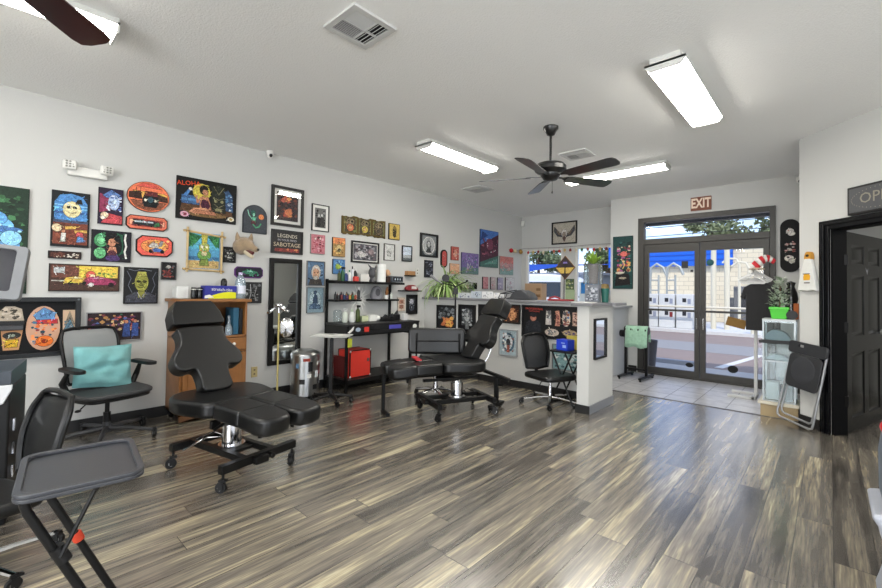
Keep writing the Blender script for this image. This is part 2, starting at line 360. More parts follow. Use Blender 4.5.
# storefront doors
alum = mat('dark_bronze_aluminium', '3b3936', .42, metal=.3)
b = B()
xm = -1.368
b.b2((DX0, DY-.03, 0), (DX0+.085, DY+.08, DZ)); b.b2((DX1-.06, DY-.03, 0), (DX1, DY+.08, DZ)); b.b2((DX0+.085, DY-.03, DZ-.07), (DX1-.06, DY+.08, DZ))
b.b2((DX0+.085, DY-.03, 1.97), (DX1-.06, DY+.08, 2.055)); b.b2((DX0+.085, DY-.03, 0), (DX1-.06, DY+.08, .02))
d1 = struct('door_1', b, alum, bevel=.003)
b = B(); b.b2((DX0+.085, DY+.02, 2.055), (DX1-.06, DY+.026, DZ-.07)); b.obj('transom_glass', glass, d1)
b = B().col('c9c8c4'); b.b2((-1.72, DY-.034, 2.385), (-1.02, DY, 2.405)); b.obj('notice_strip', cmat, d1)
for a, c, hs in ((DX0+.09, xm-.004, 1), (xm+.004, DX1-.064, -1)):
    b = B(); t = .065
    b.ring([(a, .022), (c, .022), (c, 1.968), (a, 1.968)], [(a+t, .115), (c-t, .115), (c-t, 1.845), (a+t, 1.845)], DY-.02, DY+.03)
    lf = b.obj('door_leaf', alum, d1, bevel=.003)
    b = B(); b.b2((a+t, DY+.002, .115), (c-t, DY+.008, 1.845)); b.obj('glass_pane', glass, lf)
    b = B(); b.b2((a+t-.01, DY-.055, .965), (c-t+.01, DY-.035, .995)); b.b2((a+.03, DY-.05, .97), (a+.05, DY-.02, .99)); b.b2((c-.05, DY-.05, .97), (c-.03, DY-.02, .99)); b.obj('push_bar', alum, lf)
    if hs > 0:
        b = B().col('3a3a3c'); b.b2((-1.605, DY-.004, 1.60), (-1.52, DY+.001, 1.70)); b.obj('sticker', cmat, lf); b = B().col('3a3a3c'); b.b2((-1.49, DY-.004, 1.54), (-1.455, DY+.001, 1.575)); b.obj('sticker', cmat, lf)
        b = B().col('151515'); b.prism(circ(-1.50, .20, .05, .032), DY-.006, DY+.001); b.obj('black_sticker', cmat, lf)
        b = B(); b.b2((c-.045, DY-.026, .72), (c-.03, DY-.02, .88)); b.obj('lock_plate', chrome, lf)
    else:
        b = B().col('24555a'); b.prism(circ(-1.245, 1.67, .045, .045), DY-.006, DY+.001); b.obj('round_sticker', cmat, lf)
        b = B().col('151515'); b.prism(circ(-.98, .21, .06, .05), DY-.006, DY+.001); b.obj('black_sticker', cmat, lf)
        b = B(); b.b2((a+.03, DY-.026, .72), (a+.045, DY-.02, .88)); b.obj('lock_plate', chrome, lf)
# interior door: black casing and open six-panel leaf
bk = mat('black_door_paint', '08090c', .24, spec=.25, var=.05)
o = bpy.data.objects.new('door_2', None); COL.objects.link(o); o.location = (*dg(0), 0); o.rotation_euler = (0, 0, -math.pi/4); tag(o, kind='structure')
b = B(); f0, f1 = O0-.092, O1+.092
pts = [(f0, 0), (f0, OZ+.07), (f1, OZ+.07), (f1, 0)]; 
b.b2((f0, -.022, 0), (O0, 0, OZ+.07)); b.b2((O1, -.022, 0), (f1, 0, OZ+.07)); b.b2((O0, -.022, OZ-.01), (O1, 0, OZ+.07))
b.b2((f0+.03, -.034, 0), (f0+.055, -.022, OZ+.045)); b.b2((f0+.055, -.034, OZ+.025), (f1-.055, -.022, OZ+.045))
b.obj('casing', bk, o, bevel=.004)
b = B(); b.b2((O0, 0, 0), (O0+.02, .13, OZ)); b.b2((O1-.02, 0, 0), (O1, .13, OZ)); b.b2((O0, 0, OZ-.02), (O1, .13, OZ)); b.obj('jamb', mat('jamb_black', '08080a', .6, spec=.12), o)
W = .93
lf = thing_leaf = bpy.data.objects.new('leaf_pivot', None)
bpy.data.objects.remove(lf)
ang = math.atan2(.95, .30)+math.pi/4
Mx = Matrix.Translation((O0-.002, .150, 0)) @ Matrix.Rotation(ang, 4, 'Z')
b = B(); b.X = Mx
rows = [(.13, .72), (.86, 1.42), (1.52, 1.70)]; colsx = [(.11, .42), (.52, .83)]; T = .035
zs = sorted({0.012, OZ-.025} | {z for r_ in rows for z in r_}); xs2 = [0, .11, .42, .52, .83, W]
for i in range(len(xs2)-1):
    for j in range(len(zs)-1):
        pan = (xs2[i], xs2[i+1]) in colsx and (zs[j], zs[j+1]) in rows
        if not pan: b.b2((xs2[i], 0, zs[j]), (xs2[i+1], T, zs[j+1]))
        else:
            x0, x1, z0, z1 = xs2[i], xs2[i+1], zs[j], zs[j+1]; q = .035
            for y0, y1 in ((T, T-.010), (0, .010)):
                b.add([(x0, y0, z0), (x1, y0, z0), (x1, y0, z1), (x0, y0, z1), (x0+q*.5, y1, z0+q*.5), (x1-q*.5, y1, z0+q*.5), (x1-q*.5, y1, z1-q*.5), (x0+q*.5, y1, z1-q*.5), (x0+q*1.3, (y0+y1)/2, z0+q*1.3), (x1-q*1.3, (y0+y1)/2, z0+q*1.3), (x1-q*1.3, (y0+y1)/2, z1-q*1.3), (x0+q*1.3, (y0+y1)/2, z1-q*1.3)],
                      [(0, 1, 5, 4), (1, 2, 6, 5), (2, 3, 7, 6), (3, 0, 4, 7), (4, 5, 9, 8), (5, 6, 10, 9), (6, 7, 11, 10), (7, 4, 8, 11), (8, 9, 10, 11)])
leaf = b.obj('door_leaf', bk, o)
b = B(); b.X = Mx
for s_ in (T, 0): b.lathe([(.026, 0), (.026, .006), (.010, .008), (.010, .03), (.024, .036), (.028, .048), (.022, .062), (.001, .066)] if s_ else [(.026, 0), (.026, -.006), (.010, -.008), (.010, -.03), (.024, -.036), (.028, -.048), (.022, -.062), (.001, -.066)], (W-.06, s_, .88), 16, 'Y')
b.obj('knob', steel, leaf)
b = B(); b.X = Mx; b.col('8f9196'); b.flat([(.45, 1.50), (.50, 1.43), (.53, 1.50), (.50, 1.47)], -.001); b.obj('decal', cmat, leaf)
for z in (.30, .95, 1.55):
    b = B(); b.b2((O0+.019, .10, z-.045), (O0+.023, .135, z+.045)); b.cyl((O0+.010, .140, z-.045), (O0+.010, .140, z+.045), .009); b.obj('hinge', mat('hinge_black', '0c0c0d', .3, metal=.6), o)
# ================================================================ CEILING THINGS
lampm = mat('lit_diffuser', 'f2f2ee', .5, emis='fffaf0', es=LAMP_E)
def light_fixture(cx, cy, rz, label, Ln=1.22, Wd=.24, group='fluorescent ceiling lights'):
    t = thing('ceiling_light', label, 'ceiling light', (cx, cy, H), rz, group)
    b = B(); b.b2((-Ln/2, -Wd/2+.03, -.035), (Ln/2, Wd/2-.03, 0)); b.b2((-Ln/2, -Wd/2, -.049), (Ln/2, Wd/2, -.035))
    pr = [(-Wd/2, -.035), (Wd/2, -.035), (Wd/2, -.05), (Wd/2-.03, -.085), (-Wd/2+.03, -.085), (-Wd/2, -.05)]
    for x in (-Ln/2, Ln/2-.012): b.prism(pr, x, x+.012, 'YZ')
    b.obj('housing', mat('fixture_white', 'cfcfca', .45), t)
    b = B(); pr = [(-Wd/2+.004, -.0495), (Wd/2-.004, -.0495), (Wd/2-.012, -.056), (Wd/2-.06, -.078), (.012, -.08), (0, -.076), (-.012, -.08), (-Wd/2+.06, -.078), (-Wd/2+.012, -.056)]
    b.prism(pr, -Ln/2+.012, Ln/2-.012, 'YZ'); b.obj('diffuser', lampm, t)
light_fixture(-.77, 3.50, R(90), 'fluorescent ceiling light nearest the exit doors side, seen end on at upper right')
light_fixture(-3.03, 3.56, R(90), 'slim fluorescent ceiling light beside the left wall, left of the black fan', 1.15)
light_fixture(-1.97, 5.28, 0, 'fluorescent ceiling light running crosswise behind the black ceiling fan')
light_fixture(-3.06, -.12, R(90), 'fluorescent ceiling light behind the dark red fan blade at top left')
light_fixture(-.79, -.3, R(90), 'fluorescent ceiling light behind the camera over the floor centre')
light_fixture(1.3, .9, R(90), 'fluorescent ceiling light behind the camera near the right wall')
light_fixture(1.3, -2.4, R(90), 'fluorescent ceiling light behind the camera at the back right')
light_fixture(-2.2, -2.9, R(90), 'fluorescent ceiling light behind the camera at the back left')
light_fixture(2.2, 5.4, 0, 'unseen fluorescent ceiling light added to brighten the side room behind the black door', group=None)  # unseen fixture, added to light the side room
def vent(cx, cy, rz, label, w_=.30, quad=True):
    t = thing('ceiling_vent', label, 'air vent', (cx, cy, H), rz, 'ceiling air vents')
    vm = mat('vent_white', 'c9c9c7', .5)
    b = B(); h = w_/2; b.ring([(-h, -h), (h, -h), (h, h), (-h, h)], [(-h+.035, -h+.035), (h-.035, -h+.035), (h-.035, h-.035), (-h+.035, h-.035)], -.014, 0, 'XY')
    b.b2((-.006, -h+.035, -.013), (.006, h-.035, -.002)); b.b2((-h+.035, -.04, -.013), (h-.035, -.028, -.002)); b.obj('frame', vm, t, bevel=.002)
    b = B(); b.b2((-h+.03, -h+.03, -.003), (h-.03, h-.03, -.001)); b.obj('duct_opening', mat('duct_dark', '0d0d0d', .8), t)
    b = B(); q = h-.035
    for i in range(8):
        x = .012+i*(q-.014)/7.5
        for s_ in (-1, 1):
            b.box((s_*(x+.004), (q-.028)/2, -.008), (.0022, q+.026, .011), rot=Euler((0, s_*.6, 0)))
    for i in range(3):
        y = -.052-i*.024; b.box((0, y, -.008), (2*q, .0022, .012), rot=Euler((.6, 0, 0)))
    b.obj('slat', vm, t)
vent(-1.995, 1.44, R(180), 'large square ceiling air vent above the tattoo chairs')
vent(-2.04, 4.38, 0, 'small square ceiling air vent just behind the black fan motor')
vent(-3.85, 4.95, 0, 'square white ceiling air vent over the far left corner', .34)
def fan(cx, cy, ph, label, bladecol):
    t = thing('ceiling_fan', label, 'ceiling fan', (cx, cy, H), 0, 'five blade ceiling fans')
    fb = mat('fan_black', '0f0f10', .3, spec=.6)
    b = B(); b.lathe([(.001, 0), (.068, 0), (.068, -.02), (.05, -.045), (.035, -.075), (.012, -.085)]); b.obj('canopy', fb, t)
    b = B(); b.cyl((0, 0, -.08), (0, 0, -.33), .012); b.obj('downrod', fb, t)
    b = B(); b.lathe([(.012, -.315), (.05, -.33), (.12, -.345), (.142, -.37), (.142, -.405), (.12, -.425), (.09, -.435), (.09, -.45), (.06, -.49), (.02, -.50), (.001, -.50)], n=28); b.obj('motor_housing', fb, t)
    for k in range(5):
        a = R(ph+72*k); Mr = Matrix.Rotation(a, 4, 'Z') @ Matrix.Translation((0, 0, -.465)) @ Matrix.Rotation(R(-13), 4, 'X')
        b = B(); b.X = Mr
        n = [(.17, -.045), (.20, -.055), (.60, -.068), (.645, -.06), (.66, -.03), (.66, .03), (.645, .06), (.60, .068), (.20, .055), (.17, .045)]
        b.prism(n, -.003, .003, 'XY'); bl = b.obj('blade', bladecol, t)
        b = B(); b.X = Mr; b.prism([(.075, -.014), (.13, -.012), (.17, -.035), (.21, -.035), (.225, 0), (.21, .035), (.17, .035), (.13, .012), (.075, .014)], .003, .008, 'XY'); b.obj('blade_iron', fb, bl)
    b = B(); b.tube([(.03, -.02, -.49), (.03, -.02, -.60)], .0014, 5); b.lathe([(.001, 0), (.006, .006), (.007, .014), (.003, .026), (.001, .028)], (.03, -.02, -.625), 8); b.obj('pull_chain', fb, t)
fan(-1.887, 3.5, 62, 'black ceiling fan with five dark blades hanging in the middle of the room', mat('fan_blade_dark', '120f0f', .3, coat=.3, var=.15))
fan(-1.855, -.125, 66, 'ceiling fan with dark red brown blades cut off at the top left', mat('fan_blade_mahogany', '3a1214', .3, coat=.4, var=.2))
# small fittings
t = thing('emergency_light', 'white twin-head emergency light high on the left wall', 'emergency light', (LW, .58, 2.13), R(90))
b = B(); b.b2((-.13, -.05, 0), (.13, 0, .075)); b.obj('case', white, t, bevel=.008)
for s_ in (-1, 1):
    b = B(); b.box((s_*.12, -.075, .075), (.09, .04, .075), rot=Euler((.1, 0, s_*.25))); b.obj('lamp_head', white, t, bevel=.012, seg=3)
    b = B(); b.col('8d8d86')
    for i in range(3):
        for j in range(3): b.prism(circ(s_*.12+(i-1)*.022+.0, .078+(j-1)*.02, .008, .007, 8), -.101-.0, -.094)
    b.obj('led_grid', cmat, t)
def camera_dome(loc, rz, label):
    t = thing('security_camera', label, 'security camera', loc, rz)
    b = B(); b.lathe([(.001, 0), (.038, 0), (.038, -.03), (.033, -.036), (.001, -.036)]); b.obj('mount', white, t)
    b = B(); b.ball((0, 0, -.045), .034); b.obj('eyeball', white, t)
    b = B(); b.ball((.01, -.02, -.05), .02); b.obj('lens', mat('lens_black', '070708', .1), t)
camera_dome((LW+.06, 2.13, H), R(60), 'white dome security camera where the left wall meets the ceiling')
camera_dome((-.275, DY-.10, 2.69), R(-20), 'small security camera high beside the corner right of the exit doors')
b = B(); b.box((-.275, DY-.05, 2.70), (.03, .1, .03)); tag(b.obj('camera_bracket', white), 'tiny white bracket holding the camera right of the exit doors', 'bracket')
b = B(); b.box((LW+.05, WY-.05, 2.60), (.055, .055, .11)); tag(b.obj('motion_sensor', white, bevel=.01), 'small white motion sensor in the far left ceiling corner', 'motion sensor')
t = thing('exit_sign', 'EXIT sign with pale letters on brown above the glass doors', 'exit sign', (-1.358, DY, 2.42))
b = B(); b.col('80503f'); b.b2((-.128, -.022, 0), (.128, 0, .195)); b.obj('panel', cmat, t, bevel=.003)
b = B(); b.col('efd9c4'); b.text('EXIT', Matrix.Translation((0, -.0235, .098)) @ Matrix.Rotation(R(90), 4, 'X') @ Matrix.Diagonal((.80, 1.25, 1, 1)), .150, .001, .0045); b.obj('lettering', cmat, t)
t = thing('open_sign', 'black framed OPEN sign above the black inner door', 'sign', (*dg(.765), 1.905), R(-45))
b = B(); b.b2((-.26, -.045, 0), (.26, 0, .235)); b.obj('frame', framem, t, bevel=.004)
b = B(); b.col('46474a'); b.b2((-.242, -.048, .018), (.242, -.0455, .217)); b.obj('face', cglo, t)
b = B(); b.col('8a8578'); b.text('OPEN', Matrix.Translation((0, -.0495, .12)) @ Matrix.Rotation(R(90), 4, 'X') @ Matrix.Diagonal((1.05, 1.05, 1, 1)), .115, .0005)
b.obj('lettering', cmat, t); b = B().col('8a8578')
for i in range(40):
    a = 2*math.pi*i/40; b.prism(circ(.222*math.cos(a), .118+.082*math.sin(a), .0035, .0035, 6), -.0495, -.048)
b.obj('dotted_border', cmat, t)
def outlet(loc, rz, label, colr='b9a878', name='wall_outlet', cat='outlet'):
    t = thing(name, label, cat, loc, rz)
    b = B().col(colr); b.b2((-.035, -.006, -.057), (.035, 0, .057)); b.obj('plate', cglo, t, bevel=.003)
    for z in (-.022, .022):
        b = B().col('4a4030'); b.b2((-.009, -.0075, z-.007), (.009, -.006, z+.007)); b.obj('socket', cmat, t)
outlet((LW, 2.04, .30), R(90), 'almond power outlet low on the left wall between wooden cabinet and mirror')
outlet((LW, 4.49, 1.50), R(90), 'small white switch plate on the left wall above the tiny shelf', 'c9c8c3', 'wall_switch', 'switch')
# ================================================================ PICTURES
def art(b, W, Hh, shapes, y0, step=.00020, rich=True):
    rich = rich and len(shapes) > 0
    k = 0
    for s in shapes:
        k += 1; y = y0-step*k; o = s[0]
        X = lambda u: (u-.5)*W
        Z = lambda v: (v-.5)*Hh
        if rich and o in 'ep':
            if o == 'e': P_ = circ(X(s[1]), Z(s[2]), s[3]*W, s[4]*Hh, 20); cc = s[5]
            else: P_ = [(X(s[i]), Z(s[i+1])) for i in range(2, len(s), 2)]; cc = s[1]
            xs_ = [p[0] for p in P_]; zs_ = [p[1] for p in P_]; mxx, mzz = (min(xs_)+max(xs_))/2, (min(zs_)+max(zs_))/2; ww, hh = max(xs_)-min(xs_), max(zs_)-min(zs_)
            ok = ww*hh > .0004 and cc not in ('101010', '121212', '0c0c0c')
            if ok:
                g_ = .003; big = [(mxx+(p[0]-mxx)*(1+2*g_/max(ww, .01)), mzz+(p[1]-mzz)*(1+2*g_/max(hh, .01))) for p in P_]
                lim = lambda p: (max(-W/2, min(W/2, p[0])), max(-Hh/2, min(Hh/2, p[1])))
                b.col('0e0c0c'); b.flat([lim(p) for p in big], y+step*.4)
                b.col(cc); b.flat(P_, y)
                base = hx(cc); rg_ = random.Random(int(mxx*9999)+k*7)
                for q in range(4+int(min(10, ww*hh*900))):
                    f_ = rg_.choice((.55, .7, 1.35, 1.7)); b.c = tuple(min(1, base[i_]*f_) for i_ in range(3))+(1,)
                    p0, p1 = rg_.choice(P_), rg_.choice(P_); tt = rg_.uniform(.1, .5); c0 = (mxx+(p0[0]-mxx)*tt*1.4, mzz+(p0[1]-mzz)*tt*1.4); c1_ = (mxx+(p1[0]-mxx)*tt*1.3, mzz+(p1[1]-mzz)*tt*1.3)
                    dx, dz = c1_[0]-c0[0], c1_[1]-c0[1]; ln = math.hypot(dx, dz)
                    if ln < 1e-4: continue
                    w2_ = rg_.uniform(.0012, .004); nx_, nz_ = -dz/ln*w2_, dx/ln*w2_; md = ((c0[0]+c1_[0])/2+nx_*1.2, (c0[1]+c1_[1])/2+nz_*1.2)
                    b.flat([c0, md, c1_, (md[0]-nx_*1.6, md[1]-nz_*1.6)], y-.00004-.000005*q)
                continue
        if o == 'r': b.col(s[5]); b.flat([(X(s[1]), Z(s[2])), (X(s[3]), Z(s[2])), (X(s[3]), Z(s[4])), (X(s[1]), Z(s[4]))], y)
        elif o == 'e': b.col(s[5]); b.flat(circ(X(s[1]), Z(s[2]), s[3]*W, s[4]*Hh, 22), y)
        elif o == 'p': b.col(s[1]); b.flat([(X(s[i]), Z(s[i+1])) for i in range(2, len(s), 2)], y)
        elif o == 'l':
            b.col(s[2]); pts = [(X(s[i]), Z(s[i+1])) for i in range(3, len(s), 2)]
            for i in range(len(pts)-1):
                a, c = Vector(pts[i]), Vector(pts[i+1]); d = (c-a)
                if d.length < 1e-6: continue
                d.normalize(); n = Vector((-d.y, d.x))*s[1]*W/2; e = d*s[1]*W*.3
                b.flat([tuple(a-e-n), tuple(c+e-n), tuple(c+e+n), tuple(a-e+n)], y-.00002*(i % 2))
        elif o == 'n':
            rg = random.Random(s[1]); x0, z0, x1, z1 = s[5:9] if len(s) > 5 else (.05, .05, .95, .95)
            for i in range(s[2]):
                cx, cz = rg.uniform(x0, x1), rg.uniform(z0, z1); r_ = s[3]*rg.uniform(.4, 1)
                cx = min(max(cx, x0+r_*.5), x1-r_*.5); cz = min(max(cz, z0+r_*.5), z1-r_*.5)
                b.col(rg.choice(s[4])); a0 = rg.uniform(0, 6.3); nn = rg.choice((3, 4, 5, 6)); el = rg.uniform(.4, 1)
                pts = []
                for j in range(nn):
                    a = a0+2*math.pi*j/nn; px, pz = cx+r_*math.cos(a)*.6, cz+r_*el*math.sin(a)*.6*(W/Hh)
                    pts.append((X(min(max(px, .01), .99)), Z(min(max(pz, .01), .99))))
                b.flat(pts, y-.00001*(i % 9))
            k += 0
    if not rich: return
    # short brush strokes that follow the painted colours
    ell = [q for q in shapes if q[0] in 'rep']
    def inside(q, u, v):
        if q[0] == 'r': return q[1] <= u <= q[3] and q[2] <= v <= q[4]
        if q[0] == 'e': return ((u-q[1])/q[3])**2+((v-q[2])/q[4])**2 <= 1
        P_ = [(q[i], q[i+1]) for i in range(2, len(q), 2)]; c_ = False; j = len(P_)-1
        for i in range(len(P_)):
            if (P_[i][1] > v) != (P_[j][1] > v) and u < (P_[j][0]-P_[i][0])*(v-P_[i][1])/(P_[j][1]-P_[i][1])+P_[i][0]: c_ = not c_
            j = i
        return c_
    rs = random.Random(int(W*1000)+len(shapes)*31); y = y0-step*(k+2)
    for i in range(int(min(420, 40+W*Hh*1900))):
        u, v = rs.uniform(.04, .96), rs.uniform(.04, .96); cc = None
        for q in reversed(ell):
            if inside(q, u, v): cc = q[5] if q[0] in 're' else q[1]; break
        if cc is None: continue
        base = hx(cc); f_ = rs.choice((.25, .45, .65, 1.5, 2.0)); jt = [rs.uniform(.8, 1.25) for _ in range(3)]
        b.c = tuple(min(.9, base[j]*f_*jt[j]+(.02 if f_ > 1 else 0)) for j in range(3))+(1,)
        a = rs.uniform(0, 6.28); x, z = X(u), Z(v); L0 = rs.uniform(.006, .016); wd = rs.uniform(.0012, .0034)
        for sgm in range(2):
            a2 = a+rs.uniform(-.8, .8); x2, z2 = x+L0*math.cos(a2), z+L0*math.sin(a2); nx_, nz_ = -math.sin(a2)*wd, math.cos(a2)*wd
            uu, vv = x2/W+.5, z2/Hh+.5
            if not (.03 < uu < .97 and .03 < vv < .97): break
            b.flat([(x-nx_, z-nz_), (x2-nx_*.5, z2-nz_*.5), (x2+nx_*.5, z2+nz_*.5), (x+nx_, z+nz_)], y-.000004*(i % 12)); x, z, a = x2, z2, a2
SPIN = {'L': (lambda u, z: ((LW, u, z), R(90))), 'W': (lambda u, z: ((u, WY, z), 0)), 'F': (lambda u, z: ((u, DY, z), 0)),
        'H': (lambda u, z: ((u, 4.66, z), 0)), 'P': (lambda u, z: ((-1.79, u, z), R(90)))}
def outline(kind, W, Hh, g=0):
    w_, h_ = W/2-g, Hh/2-g
    if kind == 'oval': return circ(0, 0, w_, h_, 36)
    if kind == 'arch': return [(-w_, -h_), (w_, -h_)]+[(w_*math.cos(R(a)), h_-w_+w_*math.sin(R(a))) for a in range(0, 181, 12)]
    if kind == 'octagon':
        c = h_*.45; return [(-w_+c, -h_), (w_-c, -h_), (w_, -h_+c), (w_, h_-c), (w_-c, h_), (-w_+c, h_), (-w_, h_-c), (-w_, -h_+c)]
    if kind == 'pill':
        r_ = min(w_, h_); return rrect(-w_, -h_, w_, h_, r_*.98, 7)
    return [(-w_, -h_), (w_, -h_), (w_, h_), (-w_, h_)]
def picture(wall, u, z, W, Hh, label, bgc, shapes, frame=None, fw_=.018, edge='171615', kind='rect', matw=0, th=.022, cat='painting', name='painting', glassy=False, group='pictures on the walls', fm_=None):
    loc, rz = SPIN[wall](u, z); t = thing(name, label, cat, loc, rz, group)
    if frame:
        b = B().col(frame); b.ring(outline(kind, W, Hh), outline(kind, W, Hh, fw_), -th, 0); b.obj('frame', fm_ or cglo, t, bevel=.0015)
        b = B().col('26231f'); b.prism(outline(kind, W, Hh, fw_*.6), -.006, 0); b.obj('backing', cmat, t)
        y0, g = -.0062, fw_
        if matw:
            b = B().col('d9d8d2'); b.prism(outline(kind, W, Hh, fw_), -.009, -.006); b.obj('mat_board', cmat, t); y0, g = -.0092, fw_+matw
    else:
        b = B().col(edge); b.prism(outline(kind, W, Hh), -th, 0); b.obj('board', cmat, t, bevel=.001)
        y0, g = -th-.0002, fw_
    b = B().col(bgc); b.flat(outline(kind, W, Hh, g), y0)
    art(b, W-2*g, Hh-2*g, shapes, y0); b.obj('artwork', artm, t)
    if glassy:
        b = B(); b.prism(outline(kind, W, Hh, fw_), -.0185, -.0170); b.obj('glass_pane', picglass, t)
    return t
PIC = 'painting'
SK = 'c9825a'
picture('L', .07, 1.558, .33, .82, 'tall green leafy painting of a blue figure in a hat, behind the grey monitor', '14301f',
  [('n', 3, 130, .16, ['1f4a2c', '2c6138', '3c7a48', '0f2416'])] + [('p', '3d8fd0', .0, .30, .25, .45, .85, .52, .9, .38, .95, .12, .5, .05, 0, .05), ('e', .45, .62, .32, .10, '5bb0e8'), ('e', .5, .60, .42, .03, '2a6db4'), ('e', .40, .70, .25, .07, '4a9cdc'), ('e', .72, .52, .18, .07, '7cc6f0'), ('e', .35, .50, .12, .05, '8fd0f2'), ('p', '2f78c0', .1, .28, .6, .34, .9, .3, .8, .18, .2, .2), ('n', 8, 26, .10, ['8fd0f2', '2a6db4', 'bfe6fa'], .1, .1, .9, .68)], fw_=.004)
picture('L', .483, 1.764, .24, .457, 'tall painting of a pale moon face over a brown brick wall, blue arched sky', '101418',
  [('p', '2b7fc4', .06, .42, .94, .42, .94, .80, .80, .93, .5, .97, .2, .93, .06, .80), ('r', .06, .60, .94, .64, '1b4c8c'), ('r', .06, .68, .94, .71, '5fb4e6'), ('r', .06, .74, .94, .76, '7cc8f0'), ('e', .52, .68, .24, .15, 'e6d79a'), ('e', .44, .72, .05, .02, '20201c'), ('e', .60, .72, .05, .02, '20201c'), ('l', .02, '5a3c20', .42, .63, .54, .61, .64, .64), ('p', '1a1a1c', .62, .80, .80, .80, .76, .88, .66, .86), ('r', .04, .04, .96, .46, '7a3318'), ('n', 5, 26, .14, ['8e4322', '6a2a12', '5a2410'], .05, .05, .95, .45), ('r', .04, .43, .96, .48, '3d4a66'), ('e', .14, .33, .13, .07, 'e0c79a'), ('p', 'd9a62e', .35, .36, .65, .38, .64, .33, .36, .31), ('p', 'd9a62e', .60, .30, .95, .32, .95, .27, .62, .25), ('p', 'd8d8d0', .24, .08, .36, .08, .38, .24, .26, .24), ('e', .31, .27, .05, .025, SK), ('p', '3f7cb8', .66, .08, .86, .10, .84, .20, .70, .20), ('p', 'c8343a', .64, .20, .86, .18, .82, .27, .68, .27)], fw_=.003)
picture('L', .455, 1.467, .205, .062, 'narrow dark plaque with pale lettering under the moon painting', '2a1512', [('r', .05, .2, .5, .8, '5c2a1a'), ('n', 9, 16, .10, ['d8d2c4', 'b8a894'], .56, .15, .96, .85), ('n', 4, 10, .06, ['cfc0ae'], .2, .1, .5, .4)], fw_=.005, cat='plaque', name='plaque')
picture('L', .591, 1.282, .46, .225, 'wide painting of a yellow car and a magenta car on a street', '46291d',
  [('r', .02, .5, .42, .97, '6b3a2a'), ('r', .40, .52, .98, .97, 'e8c521'), ('r', .05, .68, .20, .90, 'b7bec0'), ('n', 2, 16, .06, ['4a7a2c', '6a9434'], .42, .52, .97, .72), ('r', 0, .03, 1, .36, '4a3026'), ('e', .57, .62, .07, .16, 'd8401e'), ('e', .60, .57, .04, .09, 'e8b890'), ('p', 'e0b41c', .18, .36, .22, .50, .38, .56, .56, .50, .58, .32, .22, .28), ('p', 'efe0b0', .26, .48, .37, .53, .46, .48), ('p', 'a01f58', .46, .34, .50, .50, .66, .58, .84, .50, .97, .36, .95, .24, .50, .22), ('p', 'e6a8c4', .58, .48, .68, .54, .78, .48), ('e', .28, .30, .035, .08, '121212'), ('e', .48, .30, .03, .07, '121212'), ('e', .58, .24, .04, .08, 'e4e0dc'), ('e', .88, .24, .04, .08, '1a0a12'), ('r', .02, .36, .2, .40, 'bcb9b0')], fw_=.006)
picture('L', .744, 1.912, .173, .315, 'small portrait painting with a silvery blue bearded figure and red robe', '241434',
  [('p', '8a1c4a', .02, .3, .5, .4, .45, .75, .02, .85), ('p', '4a78c0', .15, .80, .5, .97, .9, .85, .75, .76, .3, .74), ('e', .62, .62, .24, .22, 'a9bfe4'), ('n', 4, 26, .16, ['dfe8f6', '6f92d4', '3c58a4'], .3, .35, .95, .85), ('p', 'c02434', .1, .02, .98, .02, .98, .24, .4, .3), ('e', .24, .24, .16, .09, 'd9bd9a'), ('e', .18, .16, .10, .05, 'eadcc6')], fw_=.004)
picture('L', .759, 1.565, .277, .272, 'painting of a black-haired woman among green bubbles with pale lettering', '1a1420',
  [('e', .22, .68, .17, .22, '3f9a5c'), ('e', .20, .26, .15, .18, '58b070'), ('e', .22, .68, .11, .14, '6cc486'), ('n', 11, 20, .07, ['2c6a44', '7fd09a', '14301f'], .05, .05, .95, .95), ('p', '1a5a3c', .6, .1, .8, .3, .78, .9, .62, .95), ('e', .52, .72, .20, .22, '0b0a0c'), ('e', .66, .5, .10, .25, '0b0a0c'), ('e', .50, .62, .10, .13, SK), ('p', SK, .38, .28, .44, .48, .60, .48, .64, .28), ('p', '5a2030', .38, .16, .42, .32, .50, .36, .60, .32, .62, .16), ('e', .53, .10, .19, .10, '4a2c6a'), ('l', .05, 'e4e4dc', .86, .92, .84, .72, .88, .52, .84, .34, .88, .12)], fw_=.004)
picture('L', 1.02, 2.043, .33, .278, 'oval painting of an old black truck under an orange desert sunset', 'e8661c',
  [('p', 'f6b32a', .08, .44, .92, .44, .96, .60, .86, .66, .14, .66), ('p', 'd8381a', .2, .82, .8, .82, .65, .95, .35, .95), ('p', '3a1e16', .04, .60, .30, .66, .34, .40, .03, .42), ('p', '4a2c1e', .70, .62, .95, .56, .97, .38, .62, .40), ('p', '8a4a2a', .06, .34, .94, .34, .80, .12, .5, .03, .2, .12), ('p', '6a1c1c', .38, .50, .42, .68, .70, .68, .72, .50), ('p', '14171a', .34, .30, .38, .52, .72, .52, .74, .30, .68, .16, .40, .16), ('e', .42, .38, .035, .045, 'e6ddc4'), ('e', .66, .38, .035, .045, 'e6ddc4'), ('e', .54, .40, .07, .10, '2e5560'), ('l', .014, '14100e', .18, .5, .2, .78), ('l', .01, '14100e', .3, .5, .3, .8)], kind='oval', fw_=.004, edge='3a1c10')
picture('L', 1.015, 1.801, .322, .128, 'elongated orange plaque of a silver bus, under the oval truck painting', 'd85a30', [('p', 'f0a078', .06, .3, .94, .3, .94, .7, .06, .7), ('p', '8a1a1a', .12, .22, .86, .2, .9, .72, .16, .78), ('p', '1b2429', .16, .32, .72, .28, .74, .66, .16, .70), ('r', .18, .50, .66, .62, 'b9c4cc'), ('p', '2c6a3c', .66, .2, .82, .3, .80, .6, .7, .55), ('e', .28, .30, .03, .1, '0c0c0c'), ('e', .6, .28, .03, .1, '0c0c0c')], kind='octagon', fw_=.008, edge='1d120f')
